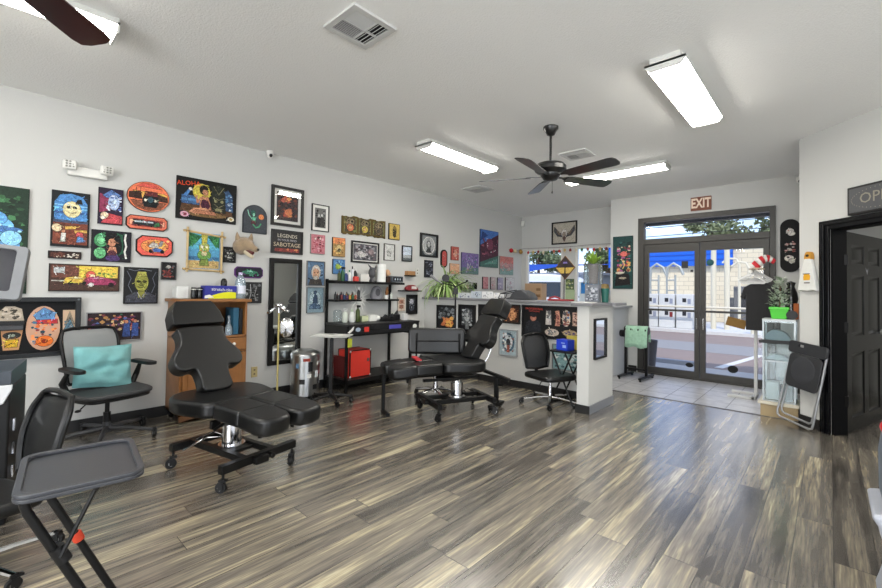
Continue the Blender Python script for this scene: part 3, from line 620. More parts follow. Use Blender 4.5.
picture('L', 1.079, 1.592, .29, .190, 'octagonal red and orange painting of a skeletal driver in a blue hot rod', 'e23a18',
  [('e', .5, .5, .40, .36, 'f08a1e'), ('e', .55, .55, .22, .22, 'f6bb3a'), ('n', 6, 18, .10, ['c0281a', 'f6cf6a', '8a1a12'], .08, .1, .92, .9), ('p', '2e62b4', .36, .20, .40, .34, .56, .40, .72, .34, .74, .20), ('e', .38, .22, .06, .10, '101010'), ('e', .72, .22, .06, .10, '101010'), ('e', .46, .56, .10, .13, 'ddd6cc'), ('p', 'c8c4bc', .30, .46, .40, .64, .56, .66, .62, .46, .50, .40), ('p', '8a8a8a', .60, .52, .66, .80, .74, .78, .70, .52)], kind='octagon', fw_=.010, edge='120f0e')
picture('L', .800, .861, .395, .26, 'dark group painting of people on a lit street, behind the mesh office chair', '2a1a20',
  [('n', 12, 90, .09, ['7a2a34', 'b8843a', '3a5a9a', 'd8c080', '1c2c50', '5a3060', '2e6a4c', 'c04a3a'], .02, .35, .98, .96), ('r', 0, 0, 1, .16, '3a2c2a'), ('p', '24468c', .64, .12, .68, .60, .78, .60, .80, .12), ('p', '24468c', .82, .12, .84, .62, .95, .60, .96, .12), ('e', .72, .66, .035, .06, SK), ('e', .89, .68, .035, .06, SK), ('p', '6a2c2c', .40, .14, .42, .5, .52, .5, .54, .14), ('e', .47, .55, .035, .06, SK)], frame='8f8f90', fw_=.008)
picture('L', .984, 1.225, .26, .33, 'painted bust with a yellow green face on black with grey lightning', '16171b',
  [('l', .02, '5d6270', .06, .9, .18, .7, .1, .5, .22, .3), ('l', .02, '5d6270', .94, .9, .84, .72, .92, .52, .82, .3), ('l', .015, '7d8290', .1, .96, .3, .92, .5, .97, .8, .93), ('p', '3e3f4a', .02, .02, .98, .02, .96, .20, .70, .32, .30, .32, .04, .20), ('p', '8a8a2c', .40, .16, .60, .16, .60, .36, .40, .36), ('e', .5, .60, .21, .27, '93922f'), ('p', 'a8a53c', .34, .78, .38, .90, .62, .90, .66, .78), ('e', .41, .62, .055, .03, '20200c'), ('e', .59, .62, .055, .03, '20200c'), ('l', .03, '30300f', .40, .46, .5, .44, .60, .46), ('p', '6a6a1e', .47, .58, .53, .58, .55, .50, .45, .50), ('l', .02, 'a9a9b4', .38, .30, .5, .12, .62, .30)], fw_=.006)
picture('L', 1.198, 1.368, .126, .168, 'small square dark print with red figures below the octagonal painting', '1b1a1c', [('n', 7, 40, .22, ['8a2a22', '3a3a3e', '5c5c60', 'b04a34']), ('e', .5, .75, .16, .1, 'b9b6ae'), ('e', .5, .35, .2, .14, '6a1e1a')], frame='3a3a3c', fw_=.006)
t = picture('L', 1.520, 2.089, .557, .412, 'large ALOHA painting of a kneeling woman in a swimsuit beside a carved idol', '10100f',
  [('r', .06, .30, .45, .58, '2c5a8c'), ('r', .06, .44, .45, .50, '3f80b8'), ('p', '5a3a1c', .04, .18, .96, .14, .92, .34, .06, .36), ('e', .46, .14, .38, .08, '7d5c2c'), ('e', .39, .70, .15, .22, 'd9c322'), ('p', '2a4c74', .80, .3, .96, .28, .94, .72, .86, .86, .78, .80), ('n', 3, 14, .06, ['c9d8e4', '4a84b4'], .8, .3, .95, .75), ('p', '24291f', .58, .22, .56, .86, .70, .96, .80, .86, .82, .22), ('l', .014, '7f7a56', .60, .90, .69, .70, .78, .90), ('l', .012, '7f7a56', .60, .62, .69, .56, .78, .62), ('e', .64, .52, .03, .04, '8f8a60'), ('e', .75, .52, .03, .04, '8f8a60'), ('l', .014, '7f7a56', .61, .44, .69, .36, .78, .44), ('p', '8f8a60', .63, .26, .76, .26, .74, .34, .65, .34), ('e', .43, .76, .075, .12, '17100d'), ('e', .45, .70, .05, .075, 'b97850'), ('p', 'c47c56', .36, .40, .40, .60, .50, .60, .54, .44, .56, .26, .36, .28), ('p', '4a1230', .38, .36, .40, .52, .50, .50, .54, .36, .50, .28, .42, .28), ('p', 'd08a60', .18, .16, .26, .28, .48, .30, .56, .20, .50, .14), ('p', 'b8704a', .22, .14, .30, .24, .62, .22, .66, .14), ('l', .03, 'c47c56', .38, .56, .32, .42, .30, .60), ('p', '2f78c0', .08, .56, .16, .72, .22, .74, .14, .54), ('e', .20, .74, .03, .04, 'e0d8c0'), ('e', .11, .09, .07, .07, 'd8a0b4'), ('e', .11, .09, .03, .03, '8a1c3c'), ('e', .92, .09, .06, .06, 'e4dcc0'), ('e', .92, .09, .025, .025, 'c09a2c')], fw_=.012)
b = B().col('e0502a'); b.text('ALOHA', Matrix.Translation((-.175, -.0252, .145)) @ Matrix.Rotation(R(90), 4, 'X') @ Matrix.Rotation(R(6), 4, 'Z'), .062, .0005); b.obj('lettering', cmat, t)
# bamboo framed picture
t = thing('bamboo_framed_picture', 'beach idol picture lashed in a light bamboo frame', 'picture', (LW, 1.504, 1.582), R(90), 'pictures on the walls')
W, Hh = .33, .39
b = B().col('3a8cc0'); b.prism(outline('rect', .29, .36), -.008, 0); b.obj('board', cmat, t)
b = B().col('3f9ac6'); b.flat(outline('rect', .284, .354), -.0085)
art(b, .28, .35, [('r', 0, .55, 1, 1, '49b4d4'), ('r', 0, .24, 1, .34, '2a6d9c'), ('r', 0, 0, 1, .22, 'c9a860'), ('p', '1d6a3c', 0, 1, .42, .92, .2, .7, 0, .6), ('p', '1d6a3c', 1, 1, .6, .92, .82, .7, 1, .6), ('p', '2f8a44', 0, .95, .3, .8, .1, .6), ('p', '2f8a44', 1, .95, .72, .8, .9, .6), ('p', 'b9b02c', .42, .72, .40, .96, .60, .96, .58, .72), ('e', .5, .6, .17, .14, 'a8b440'), ('e', .5, .38, .22, .15, '6aa040'), ('e', .42, .62, .05, .04, 'f0e8c0'), ('e', .58, .62, .05, .04, 'f0e8c0'), ('e', .5, .42, .10, .06, 'dcd49c'), ('p', '7a8a34', .34, .08, .38, .26, .62, .26, .66, .08), ('l', .03, 'd88a2c', .36, .52, .5, .47, .64, .52)], -.0086)
b.obj('artwork', artm, t)
bam = mat('bamboo', 'c2a878', .5, var=.25, vscale=40)
for nm, p, q in (('rail', (-.19, 0, .19), (.20, 0, .155)), ('rail', (-.19, 0, -.185), (.19, 0, -.20)), ('stile', (-.158, -.018, -.215), (-.158, -.018, .225)), ('stile', (.158, -.018, -.225), (.158, -.018, .21))):
    b = B()
    for i in range(5):
        a = Vector(p).lerp(Vector(q), i/5); c = Vector(p).lerp(Vector(q), (i+1)/5)
        yy_ = -.012; b.tube([a+Vector((0, yy_, 0)), a.lerp(c, .5)+Vector((0, yy_, 0)), c+Vector((0, yy_, 0))], [.0115, .0098, .0115], 8)
    b.obj(nm, bam, t)
for x, z in ((-.158, .187), (.158, .16), (-.158, -.186), (.158, -.198)):
    b = B(); b.ball((x, -.025, z), .017, 8); b.obj('lashing', mat('twine', '9a7c4c', .8, var=.3), t)
picture('L', 1.746, 1.561, .124, .164, 'tiny black and white mask print between bamboo picture and animal head', '141414', [('e', .5, .55, .3, .3, '3a3a3a'), ('n', 5, 30, .2, ['8f8f8c', '5a5a58', '1c1c1c']), ('e', .36, .62, .09, .06, 'cfcfc8'), ('e', .64, .62, .09, .06, 'cfcfc8'), ('r', .3, .26, .7, .36, 'c4c4bc')], frame='1e1e1e', fw_=.007)
picture('L', 2.002, 1.97, .262, .31, 'arched slate grey plaque painted with a green sea woman and orange moon', '3f434b', [('e', .76, .60, .12, .10, 'd87a2c'), ('e', .42, .66, .07, .08, '6cc4a0'), ('e', .40, .72, .10, .10, '1b5a4c'), ('e', .43, .66, .05, .06, '8ad4b4'), ('p', '5cb894', .34, .42, .36, .56, .52, .56, .50, .42), ('p', '5a2430', .32, .30, .34, .44, .52, .42, .52, .30), ('l', .06, '3f9a6c', .40, .30, .52, .18, .66, .22, .74, .34), ('l', .035, '8ad4b4', .34, .5, .22, .62, .16, .8)], kind='arch', fw_=.008, edge='2b2d33')
picture('L', 1.951, 1.385, .30, .12, 'purple edged long octagonal plaque of a green car, behind the water jug', '1f1a2c', [('p', '2c7a5c', .2, .3, .24, .62, .5, .78, .8, .6, .86, .3), ('p', '8fd0c0', .38, .56, .5, .7, .64, .56), ('e', .3, .3, .06, .14, '0c0c0c'), ('e', .76, .3, .06, .14, '0c0c0c'), ('n', 3, 10, .08, ['3fa880', '6a2c7a'], .1, .1, .9, .4)], kind='octagon', fw_=.009, edge='5a2a6c')
picture('L', 1.994, 1.167, .197, .229, 'small grey ink print beside the top of the wooden cabinet', '2a2b2d', [('n', 21, 50, .2, ['6d6f72', '9a9c9e', '3e4043', '17181a']), ('l', .04, 'b4b5b6', .3, .1, .4, .5, .35, .9), ('l', .04, '8c8d8f', .7, .1, .6, .4, .72, .8)], fw_=.003, cat='print', name='art_print')
picture('L', 2.377, 2.162, .393, .455, 'large black framed fiery print behind reflective glass above the slogan sign', '2a1c22', [('n', 31, 60, .16, ['5a2a24', '3a2430', '7a3a20', '1c1620']), ('n', 5, 18, .22, ['d85a1c', 'f09a2c', 'c03a18'], .3, .1, .7, .9), ('e', .3, .72, .1, .08, 'c8481c'), ('e', .55, .3, .18, .12, 'e0742c')], frame='121111', fw_=.03, matw=.035, glassy=True, th=.03, cat='framed picture', name='framed_picture')
t = picture('L', 2.383, 1.753, .387, .274, 'dark slogan sign with patchwork lettering and a red strip at its foot', '2e2d2e', [('r', .1, .05, .92, .2, '7a2a22'), ('n', 2, 14, .10, ['c8482c', 'd88a3c', '9a2a24'], .14, .04, .9, .2)], frame='2a2a2a', fw_=.012, cat='sign', name='slogan_sign')
for tx_, z, h, c in (('LEGENDS', .068, .058, 'c9c2b2'), ('IN YOUR MIND', .02, .034, 'a9a8b0'), ('SABOTAGE', -.034, .066, 'c4b49c')):
    b = B().col(c); b.text(tx_, Matrix.Translation((0, -.0105, z)) @ Matrix.Rotation(R(90), 4, 'X'), h, .0006); b.obj('lettering', cmat, t)
picture('L', 2.807, 2.092, .24, .33, 'black framed photograph of two people with a white border', '6a6a68', [('n', 8, 40, .24, ['2a2a2a', '8f8f8c', '4a4a4a', '1a1a1a']), ('e', .36, .6, .1, .08, 'b4b4b0'), ('e', .66, .64, .1, .08, 'b4b4b0'), ('p', '1c1c1c', .16, .05, .24, .5, .5, .5, .52, .05), ('p', '333', .52, .05, .56, .54, .8, .54, .88, .05)], frame='1c1c1c', fw_=.010, matw=.034, cat='framed photograph', name='framed_photograph')
picture('L', 2.776, 1.765, .195, .238, 'small canvas with crimson figures on pink under the two people photograph', 'b96470', [('n', 6, 36, .2, ['8a2434', 'd89aa4', 'a83a4a', '5a1a26']), ('e', .3, .78, .08, .06, 'e4c4bc'), ('e', .66, .8, .08, .06, 'd8b0a8')], fw_=.004, edge='8f8a86')
picture('L', 3.077, 1.754, .188, .244, 'small canvas with an orange top and dark yellow portrait', 'a07a3c', [('r', 0, .68, 1, 1, 'e07a2c'), ('n', 7, 30, .2, ['d8b05a', '6a4a24', 'e89a3c', '8a8a5a']), ('e', .5, .42, .22, .2, 'c9b070'), ('e', .5, .34, .14, .08, '4a3a1c')], fw_=.004, edge='3c3022')
# carved three-part skull panel
t = thing('carved_panel', 'long ragged edged carved panel of three skulls with orange and yellow discs', 'wall carving', (LW, 3.474, 2.06), R(90), 'pictures on the walls')
rg = random.Random(4); W = .72; top = [(-W/2+W*i/24, .115+rg.uniform(-.012, .012)) for i in range(25)]; bot = [(W/2-W*i/24, -.115+rg.uniform(-.014, .010)) for i in range(25)]
b = B().col('5a4a20'); b.prism(bot+top, -.025, 0); b.obj('board', cmat, t, bevel=.004)
b = B().col('6a6a34')
for i, dc in enumerate(('e2662a', 'd6bc34', '6a5a44')):
    cx = (i-1)*.235; art(b, 1, 1, [], 0)
    b.X = Matrix.Translation((cx, 0, 0))
    art(b, .225, .21, [('r', .04, .04, .96, .96, '4a3f2c'), ('n', 40+i, 30, .16, ['7a8a3c', '3a3024', '8a7444', '4f5a2a']), ('e', .5, .70, .26, .20, '8c7a5c'), ('e', .38, .72, .07, .06, '17120e'), ('e', .62, .72, .07, .06, '17120e'), ('r', .38, .52, .62, .58, '2a221a'), ('e', .5, .34, .22, .22, dc), ('e', .5, .34, .12, .12, 'd89a5a' if i < 2 else '4a4038'), ('l', .03, '9aa050', .08, .05, .12, .95), ('l', .03, '9aa050', .92, .05, .88, .95)], -.0255)
b.X = Matrix.Identity(4); b.obj('artwork', artm, t)
picture('L', 3.502, 1.719, .461, .288, 'wide black framed grey photograph of an animal skull scene above the workstation', '54545a', [('n', 14, 60, .16, ['8a8a90', '3a3a40', 'a8a4a8', '6a5a60']), ('e', .3, .4, .14, .16, 'b9b6b4'), ('e', .74, .56, .12, .18, '8f7a7e'), ('p', 'c4c0bc', .2, .3, .5, .5, .56, .3, .3, .16)], frame='121212', fw_=.022, matw=.012, cat='framed picture', name='framed_picture')
picture('L', 2.760, 1.405, .245, .303, 'portrait print of a white haired smiling man right of the tall mirror', '4a6a8a', [('n', 15, 30, .2, ['3a5a7a', '6a8aa8', '2c3c4c']), ('p', '3a3430', .1, .02, .9, .02, .8, .26, .2, .26), ('e', .52, .56, .27, .30, 'c4bdb2'), ('e', .52, .50, .19, .22, 'c08c68'), ('e', .44, .54, .04, .02, '2a1c18'), ('e', .62, .54, .04, .02, '2a1c18'), ('p', 'e8e0d4', .42, .38, .62, .40, .58, .33, .46, .33), ('e', .52, .30, .16, .06, 'b4ada2')], frame='6f6c68', fw_=.007)
picture('L', 2.761, 1.081, .235, .315, 'print of a seated blue grey statue below the smiling man portrait', '7a94a0', [('e', .5, .5, .36, .36, '9ab0b8'), ('e', .5, .80, .10, .08, '2c4460'), ('p', '2c4460', .36, .36, .38, .70, .62, .70, .66, .36), ('p', '3a5470', .14, .14, .22, .32, .48, .38, .80, .30, .86, .14), ('e', .28, .20, .12, .06, '54708c'), ('e', .66, .20, .12, .06, '54708c')], frame='6f7274', fw_=.007)
picture('L', 3.083, 1.505, .18, .19, 'small blue painting with a green bird above the workstation bottles', '3c78b0', [('e', .4, .5, .22, .2, '8fae2c'), ('p', 'e6d83a', .5, .5, .8, .56, .6, .4), ('n', 2, 12, .2, ['6aa4d0', '2a5a8c'], .05, .6, .95, .95)], fw_=.004, edge='2a3a4a')
picture('L', 4.004, 2.055, .205, .23, 'gold rectangle picture with a dark ornamental figure, black rimmed', 'c8a944', [('e', .5, .5, .18, .38, '3a3020'), ('e', .5, .72, .14, .12, '8a7434'), ('n', 4, 16, .14, ['5a4a24', 'e0c466'], .3, .15, .7, .85)], fw_=.008, edge='1c1810', kind='rect')
picture('L', 3.923, 1.754, .20, .237, 'thin framed pale pencil drawing right of the skull scene photograph', 'cfcfcb', [('n', 9, 24, .16, ['8a8a88', '5c5c5a', 'a9a9a6'], .25, .2, .75, .75), ('l', .02, '6a6a68', .3, .4, .5, .6, .68, .36)], frame='55534f', fw_=.008, cat='drawing', name='framed_drawing')
picture('L', 4.264, 1.759, .20, .232, 'black framed pale picture with bright glass left of the oval portrait', 'c9cdd0', [('r', 0, 0, 1, .2, '7a8488'), ('r', 0, .64, 1, .67, '9aa0a4')], frame='1c1c1e', fw_=.012, glassy=True, cat='framed picture', name='framed_picture')
picture('L', 4.729, 1.922, .39, .365, 'black framed oval portrait drawing on a dark mount', '84888a', [('e', .5, .5, .42, .45, 'd8d8d4'), ('e', .5, .5, .34, .38, 'b4b6b6'), ('e', .5, .5, .15, .24, '5a5c5e'), ('e', .5, .56, .10, .13, 'c4c4c0'), ('e', .46, .58, .015, .012, '1c1c1c'), ('e', .56, .58, .015, .012, '1c1c1c'), ('p', '3a3c3e', .3, .14, .4, .34, .6, .34, .7, .14), ('p', '3a4248', 0, 0, .25, 0, 0, .3), ('p', '3a4248', 1, 0, .75, 0, 1, .3)], frame='161616', fw_=.028, th=.03, cat='framed picture', name='framed_picture')
picture('L', 4.729, 1.554, .185, .27, 'dark blue grey print hanging just below the oval portrait', '23252e', [('n', 16, 40, .24, ['4a4e60', '8a8ea0', '15161c', '60646f'])], fw_=.003, cat='print', name='art_print')
picture('L', 5.078, 1.737, .15, .294, 'black rimmed upright capsule shaped red plaque', 'b83a34', [('n', 5, 14, .2, ['d87060', '8a2420', 'c9908a'], .25, .2, .75, .8)], kind='pill', fw_=.022, edge='161211', cat='plaque', name='plaque')
picture('L', 5.347, 1.842, .19, .226, 'small red card print with white figures, upper of the two cards', 'b84838', [('e', .5, .5, .28, .3, 'd8907a'), ('n', 3, 12, .2, ['e6d8cc', '8a2c24'])], fw_=.003, edge='6a3a34', cat='print', name='art_print')
picture('L', 5.343, 1.584, .24, .176, 'small orange peach card print directly under the red card', 'd8a078', [('n', 8, 14, .24, ['e6bc94', 'c47a54', 'b49a84'])], fw_=.003, edge='8a7a6a', cat='print', name='art_print')
picture('L', 5.755, 1.694, .47, .367, 'violet sky canvas with white swirls and green shore', '6a5c94', [('r', 0, 0, 1, .3, '5c7a78'), ('r', 0, .55, 1, 1, '76609c'), ('n', 18, 60, .12, ['8a7ab4', '54508a', 'a08cc0', '4a7a7c']), ('l', .02, 'd4d8c8', .3, .2, .34, .5, .44, .3, .52, .52), ('l', .015, 'c9c46a', .5, .15, .6, .4, .7, .25), ('l', .015, 'd07a6a', .3, .3, .36, .14, .44, .34)], fw_=.003, edge='4a4468')
picture('L', 6.312, 1.997, .56, .68, 'big canvas split diagonally, blue sky, crimson galaxy and teal sea', '4a2438', [('p', '2c6cc0', 0, 1, 1, 1, 1, .93, .05, .60, 0, .58), ('p', '173a7c', 0, .7, .4, .86, .1, .95), ('n', 20, 50, .12, ['6a2c4a', '8a3c5a', '3a1c30', 'a04c64'], .05, .25, .98, .78), ('p', '3f6a62', 0, 0, 1, .0, 1, .34, 0, .12), ('p', '568c80', .1, .05, .9, .1, .95, .26), ('e', .5, .62, .2, .16, '7a3450'), ('n', 3, 10, .05, ['f0e8e8'], .2, .1, .9, .9)], fw_=.003, edge='1a2c44')
picture('L', 6.881, 1.715, .46, .353, 'canvas with a coral pink top fading into pale teal, nearest the far corner', 'a47a7c', [('r', 0, .62, 1, 1, 'c46a62'), ('r', 0, .45, 1, .62, 'b98484'), ('r', 0, 0, 1, .32, '7a9a94'), ('n', 22, 30, .14, ['b49a94', '8aa49c', 'c9867c'], .05, .2, .95, .7)], fw_=.003, edge='8a8480')
for u, z, W_, h_, c, lb, bl in ((6.204, 1.368, .16, .22, 'c07a80', 'coral pink card standing on the ledge, leftmost of four small prints', ['d89a9a', 'a85a64']), (6.439, 1.365, .15, .23, 'b9a4a4', 'pale card with pink centre, second of four small prints over the ledge', ['c46a74', 'dcd0cc']), (6.671, 1.363, .18, .235, '9a94ac', 'lavender card, third of four small prints over the ledge', ['7a74a0', 'c4bccc']), (7.001, 1.362, .30, .254, 'c9c8c8', 'widest whitish card, last of four small prints before the corner', ['b49aa0', 'a0a8b0'])):
    picture('L', u, z, W_, h_, lb, c, [('n', int(u*100), 14, .26, bl+[c])], fw_=.004, edge='3c3438', cat='print', name='small_print')
picture('L', 4.162, 1.008, .14, .20, 'small peach card with two dark rows of sketches beside the workstation', 'c9b4a0', [('r', .2, .55, .8, .85, 'a06a54'), ('r', .2, .18, .8, .46, '8a5a48')], fw_=.003, edge='a8a29a', cat='print', name='art_print')
picture('L', 4.380, 1.003, .22, .297, 'black framed dark print of a pale round face over a blue sphere', '15161a', [('e', .5, .66, .22, .16, 'a8aab4'), ('e', .5, .34, .26, .2, '4a5260'), ('e', .5, .34, .16, .13, '14161c'), ('e', .5, .34, .07, .06, '8a90a0'), ('n', 4, 12, .16, ['6a6e78'], .2, .4, .8, .9)], frame='101011', fw_=.018, cat='framed picture', name='framed_picture')
# half wall pictures
picture('H', -4.18, .825, .38, .36, 'black framed painting with orange koi and grey rocks, half wall near the plant', '1c1f22', [('n', 41, 40, .2, ['4a5054', '7a8084', '2a2e32'], .02, .4, .98, .98), ('n', 6, 24, .22, ['d87a1c', 'e8a82c', 'b85a14'], .2, .05, .9, .55)], frame='111', fw_=.018, cat='framed picture', name='framed_picture')
picture('H', -3.785, .825, .315, .40, 'black framed print of an ornate pale mask, second frame along the half wall', '151619', [('e', .5, .58, .34, .34, '54585c'), ('n', 42, 40, .18, ['8f9496', '3a3e42', 'b4b8b8'], .15, .2, .85, .92), ('e', .5, .56, .17, .17, 'a8acac'), ('e', .42, .60, .04, .03, '101010'), ('e', .58, .60, .04, .03, '101010'), ('p', '6a6e70', .36, .1, .42, .36, .58, .36, .64, .1)], frame='0e0e0e', fw_=.022, cat='framed picture', name='framed_picture')
picture('H', -3.43, .84, .30, .40, 'black framed dark picture half hidden by the reclined chair headrest', '1b1b1d', [('n', 43, 20, .2, ['3a3a3e', '5a5a5e', '26262a'])], frame='0e0e0e', fw_=.02, cat='framed picture', name='framed_picture')
picture('H', -3.045, .93, .27, .25, 'black framed orange brown face picture right of the headrest', '3a2218', [('e', .55, .5, .28, .36, 'b4703c'), ('e', .58, .5, .18, .26, 'c98850'), ('n', 44, 14, .16, ['8a4a24', '5a2c18', 'd89a5c'])], frame='15120f', fw_=.018, cat='framed picture', name='framed_picture')
picture('H', -3.09, .555, .285, .345, 'silver framed blue and white ornate ram skull print low on the half wall', 'a8bcc4', [('e', .5, .52, .36, .38, '3f6478'), ('e', .5, .52, .26, .30, 'd4dcdc'), ('n', 45, 40, .14, ['20262c', '6a90a4', 'e8eaea', '8a4a3c'], .15, .12, .85, .9), ('e', .5, .5, .12, .16, '2a3036'), ('r', .42, .1, .58, .4, '9a4a34')], frame='9a9c9e', fw_=.014, cat='framed picture', name='framed_picture')
t = picture('H', -2.485, .855, .80, .40, 'black tattoo poster with a capped man and photos of tattooed limbs', '0e0f11',
  [('p', '22262c', .03, .05, .06, .45, .14, .56, .24, .56, .32, .45, .34, .05), ('e', .19, .62, .055, .11, 'a86a54'), ('e', .19, .72, .065, .07, '1a1c22'), ('p', 'b4aca4', .41, .42, .42, .86, .50, .88, .51, .42), ('n', 51, 14, .06, ['5a5a5c', '8a8a88'], .42, .45, .50, .85), ('p', 'b87a60', .57, .40, .60, .70, .57, .88, .64, .90, .66, .66, .65, .40), ('n', 52, 8, .05, ['7a3a34'], .58, .45, .65, .85), ('e', .76, .66, .065, .26, 'c4b4a0'), ('n', 53, 22, .07, ['3a6aa4', 'c49a3c', '4a4a50', '8a3a30'], .71, .45, .81, .88), ('p', 'b4907c', .86, .44, .86, .86, .96, .86, .96, .44), ('n', 54, 10, .06, ['5a3a34'], .87, .5, .95, .82), ('e', .52, .18, .12, .12, 'b8a898'), ('n', 55, 12, .06, ['6a6a6c'], .44, .1, .6, .26), ('e', .82, .20, .12, .10, 'a8906a'), ('n', 56, 10, .05, ['4a3a70'], .74, .12, .9, .26)], frame='17171a', fw_=.014, cat='poster', name='poster')
b = B().col('b4473c'); b.text('PROFESSIONAL', Matrix.Translation((-.225, -.0105, .155)) @ Matrix.Rotation(R(90), 4, 'X'), .036, .0005); b.text('TATTOOING', Matrix.Translation((-.225, -.0105, .125)) @ Matrix.Rotation(R(90), 4, 'X'), .026, .0005); b.obj('lettering', cmat, t)
picture('H', -2.765, .435, .19, .295, 'small white framed picture half hidden behind the task chair back', '8f8f84', [('n', 46, 16, .26, ['4a4a44', 'a8a49a', '8a8a3c'])], frame='b4b4b4', fw_=.02, cat='framed picture', name='framed_picture')
picture('H', -2.29, .455, .34, .30, 'teal and white patterned print seen through the task chair gap by the wing wall', '7fa4a4', [('n', 47, 50, .16, ['c4d4d0', '3a5a60', '5a8a8c', 'e0e4e0'])], frame='77787a', fw_=.01, cat='print', name='art_print')
# mirror on the wing wall, pictures beside the entrance
t = thing('wall_mirror', 'small black framed mirror on the white end of the half wall', 'mirror', (-1.79, 4.405, .745), R(90))
b = B(); b.ring(outline('rect', .31, .42), outline('rect', .31, .42, .02), -.025, 0); b.obj('frame', framem, t, bevel=.002)
b = B(); b.prism(outline('rect', .31, .42, .018), -.01, -.002); b.obj('mirror_glass', mirror, t)
picture('W', -3.712, 2.345, .515, .43, 'black framed eagle wings picture above the far windows', 'b8b0a0', [('p', '4a4a50', .5, .45, .3, .5, .06, .86, .04, .6, .2, .35, .42, .3), ('p', '4a4a50', .5, .45, .7, .5, .94, .86, .96, .6, .8, .35, .58, .3), ('p', '7a6a5c', .12, .7, .3, .5, .4, .4, .24, .42), ('p', '7a6a5c', .88, .7, .7, .5, .6, .4, .76, .42), ('e', .5, .48, .12, .2, 'd4d0c8'), ('e', .5, .42, .08, .12, '9a8a7c'), ('p', '5a4440', .42, .24, .5, .05, .58, .24, .5, .34)], frame='121212', fw_=.026, matw=.0, cat='framed picture', name='framed_picture')
picture('F', -2.44, 1.71, .31, .84, 'tall teal and black graffiti painting with red and yellow shapes left of the exit doors', '15413f',
  [('n', 61, 70, .24, ['1f5a56', '0f2c2c', '2c6c64', '173634']), ('n', 62, 60, .20, ['c03a34', 'd8a03c', 'd8c8a0', '7a2430', 'a04a8a', '1a1a1e'], .2, .25, .9, .85), ('e', .55, .66, .18, .05, 'd8584c'), ('p', '1a1416', .1, .05, .9, .08, .8, .28, .2, .3), ('e', .35, .30, .22, .025, 'd4ccb4'), ('e', .5, .2, .2, .02, 'b4a88c'), ('l', .05, 'e0b85c', .5, .55, .6, .45, .5, .38)], fw_=.004, edge='12211f')
t = thing('skateboard', 'black skateboard deck with white and red figures hanging right of the doors', 'skateboard', (-.375, DY, 1.855))
b = B().col('0c0b0c'); b.prism(rrect(-.098, -.335, .098, .335, .095, 8), -.03, -.012); b.obj('deck', cmat, t, bevel=.003)
b = B().col('c9c4ba'); b.flat(rrect(-.09, -.32, .09, .32, .088, 8), -.0302) if 0 else None
art(b, .18, .64, [('e', .5, .78, .22, .06, 'd4cdc4'), ('e', .58, .74, .2, .045, 'e4ded6'), ('e', .42, .80, .05, .012, 'b43a34'), ('n', 63, 22, .22, ['8a3a30', 'c4908a', '5a2c24', 'b8b0a6'], .2, .32, .8, .62), ('e', .45, .25, .26, .06, 'ddd6cc'), ('e', .6, .2, .18, .05, 'b9b2a8'), ('e', .4, .27, .06, .016, '20181a')], -.0302); b.obj('artwork', artm, t)
b = B(); 
for z in (-.21, .21): b.b2((-.03, -.012, z-.03), (.03, 0, z+.03))
b.obj('mount', blackmt, t)
# glass-fronted tattoo display at the left edge
t = thing('display_case', 'black wall display case with tattooed skin prints at the left edge', 'display case', (LW, .195, .885), R(90))
b = B().col('16191c'); b.ring(outline('rect', .74, .47), outline('rect', .74, .47, .035), -.05, 0); b.obj('frame', cglo, t, bevel=.003)
b = B().col('0c0d0f'); b.prism(outline('rect', .74, .47, .03), -.008, 0); b.obj('backing', cmat, t)
b = B().col('5c6064')
for sx in (-1, 1):
    for sz in (-1, 1): b.prism(circ(sx*.352, sz*.217, .008, .008, 10), -.053, -.05)
b.obj('screw', cmat, t)
def skin(nm, sh, y0=-.009):
    b = B(); b.col(sh[0]); b.prism(sh[1], -.02, -.008); 
    xs_ = [p[0] for p in sh[1]]; zs_ = [p[1] for p in sh[1]]; cx, cz = (min(xs_)+max(xs_))/2, (min(zs_)+max(zs_))/2
    b.X = Matrix.Translation((cx, 0, cz)); art(b, max(xs_)-min(xs_), max(zs_)-min(zs_), sh[2], -.0203); b.X = Matrix.Identity(4); b.obj(nm, cmat, t)
skin('tattoo_print', ('c49a80', circ(.145, -.01, .10, .175, 26), [('p', '5c86b4', .2, .8, .5, .97, .85, .85, .8, .68, .3, .7), ('p', 'b8343a', .3, .68, .9, .7, .92, .6, .3, .6), ('n', 71, 50, .14, ['d86a2c', '3a6a8a', 'c9a48c', '8a3a3c', '2a4a5a', 'e8935a'], .15, .1, .9, .7), ('e', .55, .2, .25, .12, 'e0702c'), ('e', .55, .2, .08, .04, '8a2c18')]))
skin('tattoo_print', ('c4a88c', [(.265, -.16), (.33, -.16), (.345, .13), (.26, .13)], [('p', '8a8070', .5, .97, .15, .6, .85, .6), ('p', '5a7a8c', .5, .1, .1, .45, .5, .75, .9, .45), ('n', 72, 24, .2, ['d4c4a8', '54707c', '3a4a50'], .1, .1, .9, .75)]))
skin('tattoo_print', ('b98a64', [(-.075, -.17), (.01, -.17), (.03, -.02), (-.09, -.02)], [('e', .5, .75, .4, .16, '2a2c2a'), ('e', .5, .75, .16, .08, '8a9484'), ('p', 'c9a22c', .2, .15, .25, .5, .8, .55, .75, .15), ('l', .06, '3a2c18', .2, .2, .8, .5)]))
skin('tattoo_print', ('a89c8c', [(-.10, .055), (.035, .055), (.02, .145), (-.02, .165), (-.07, .165), (-.105, .12)], [('n', 73, 30, .2, ['5c564c', 'c4b8a8', '3a3630'], .1, .1, .9, .9)]))
b = B(); b.b2((-.33, -.05, -.015), (.03, -.008, .02)); b.obj('ledge', greypl, t, bevel=.003)
b = B().col('0b0b0c'); b.b2((-.10, -.045, .022), (.035, -.012, .052)); b.obj('black_block', cglo, t)
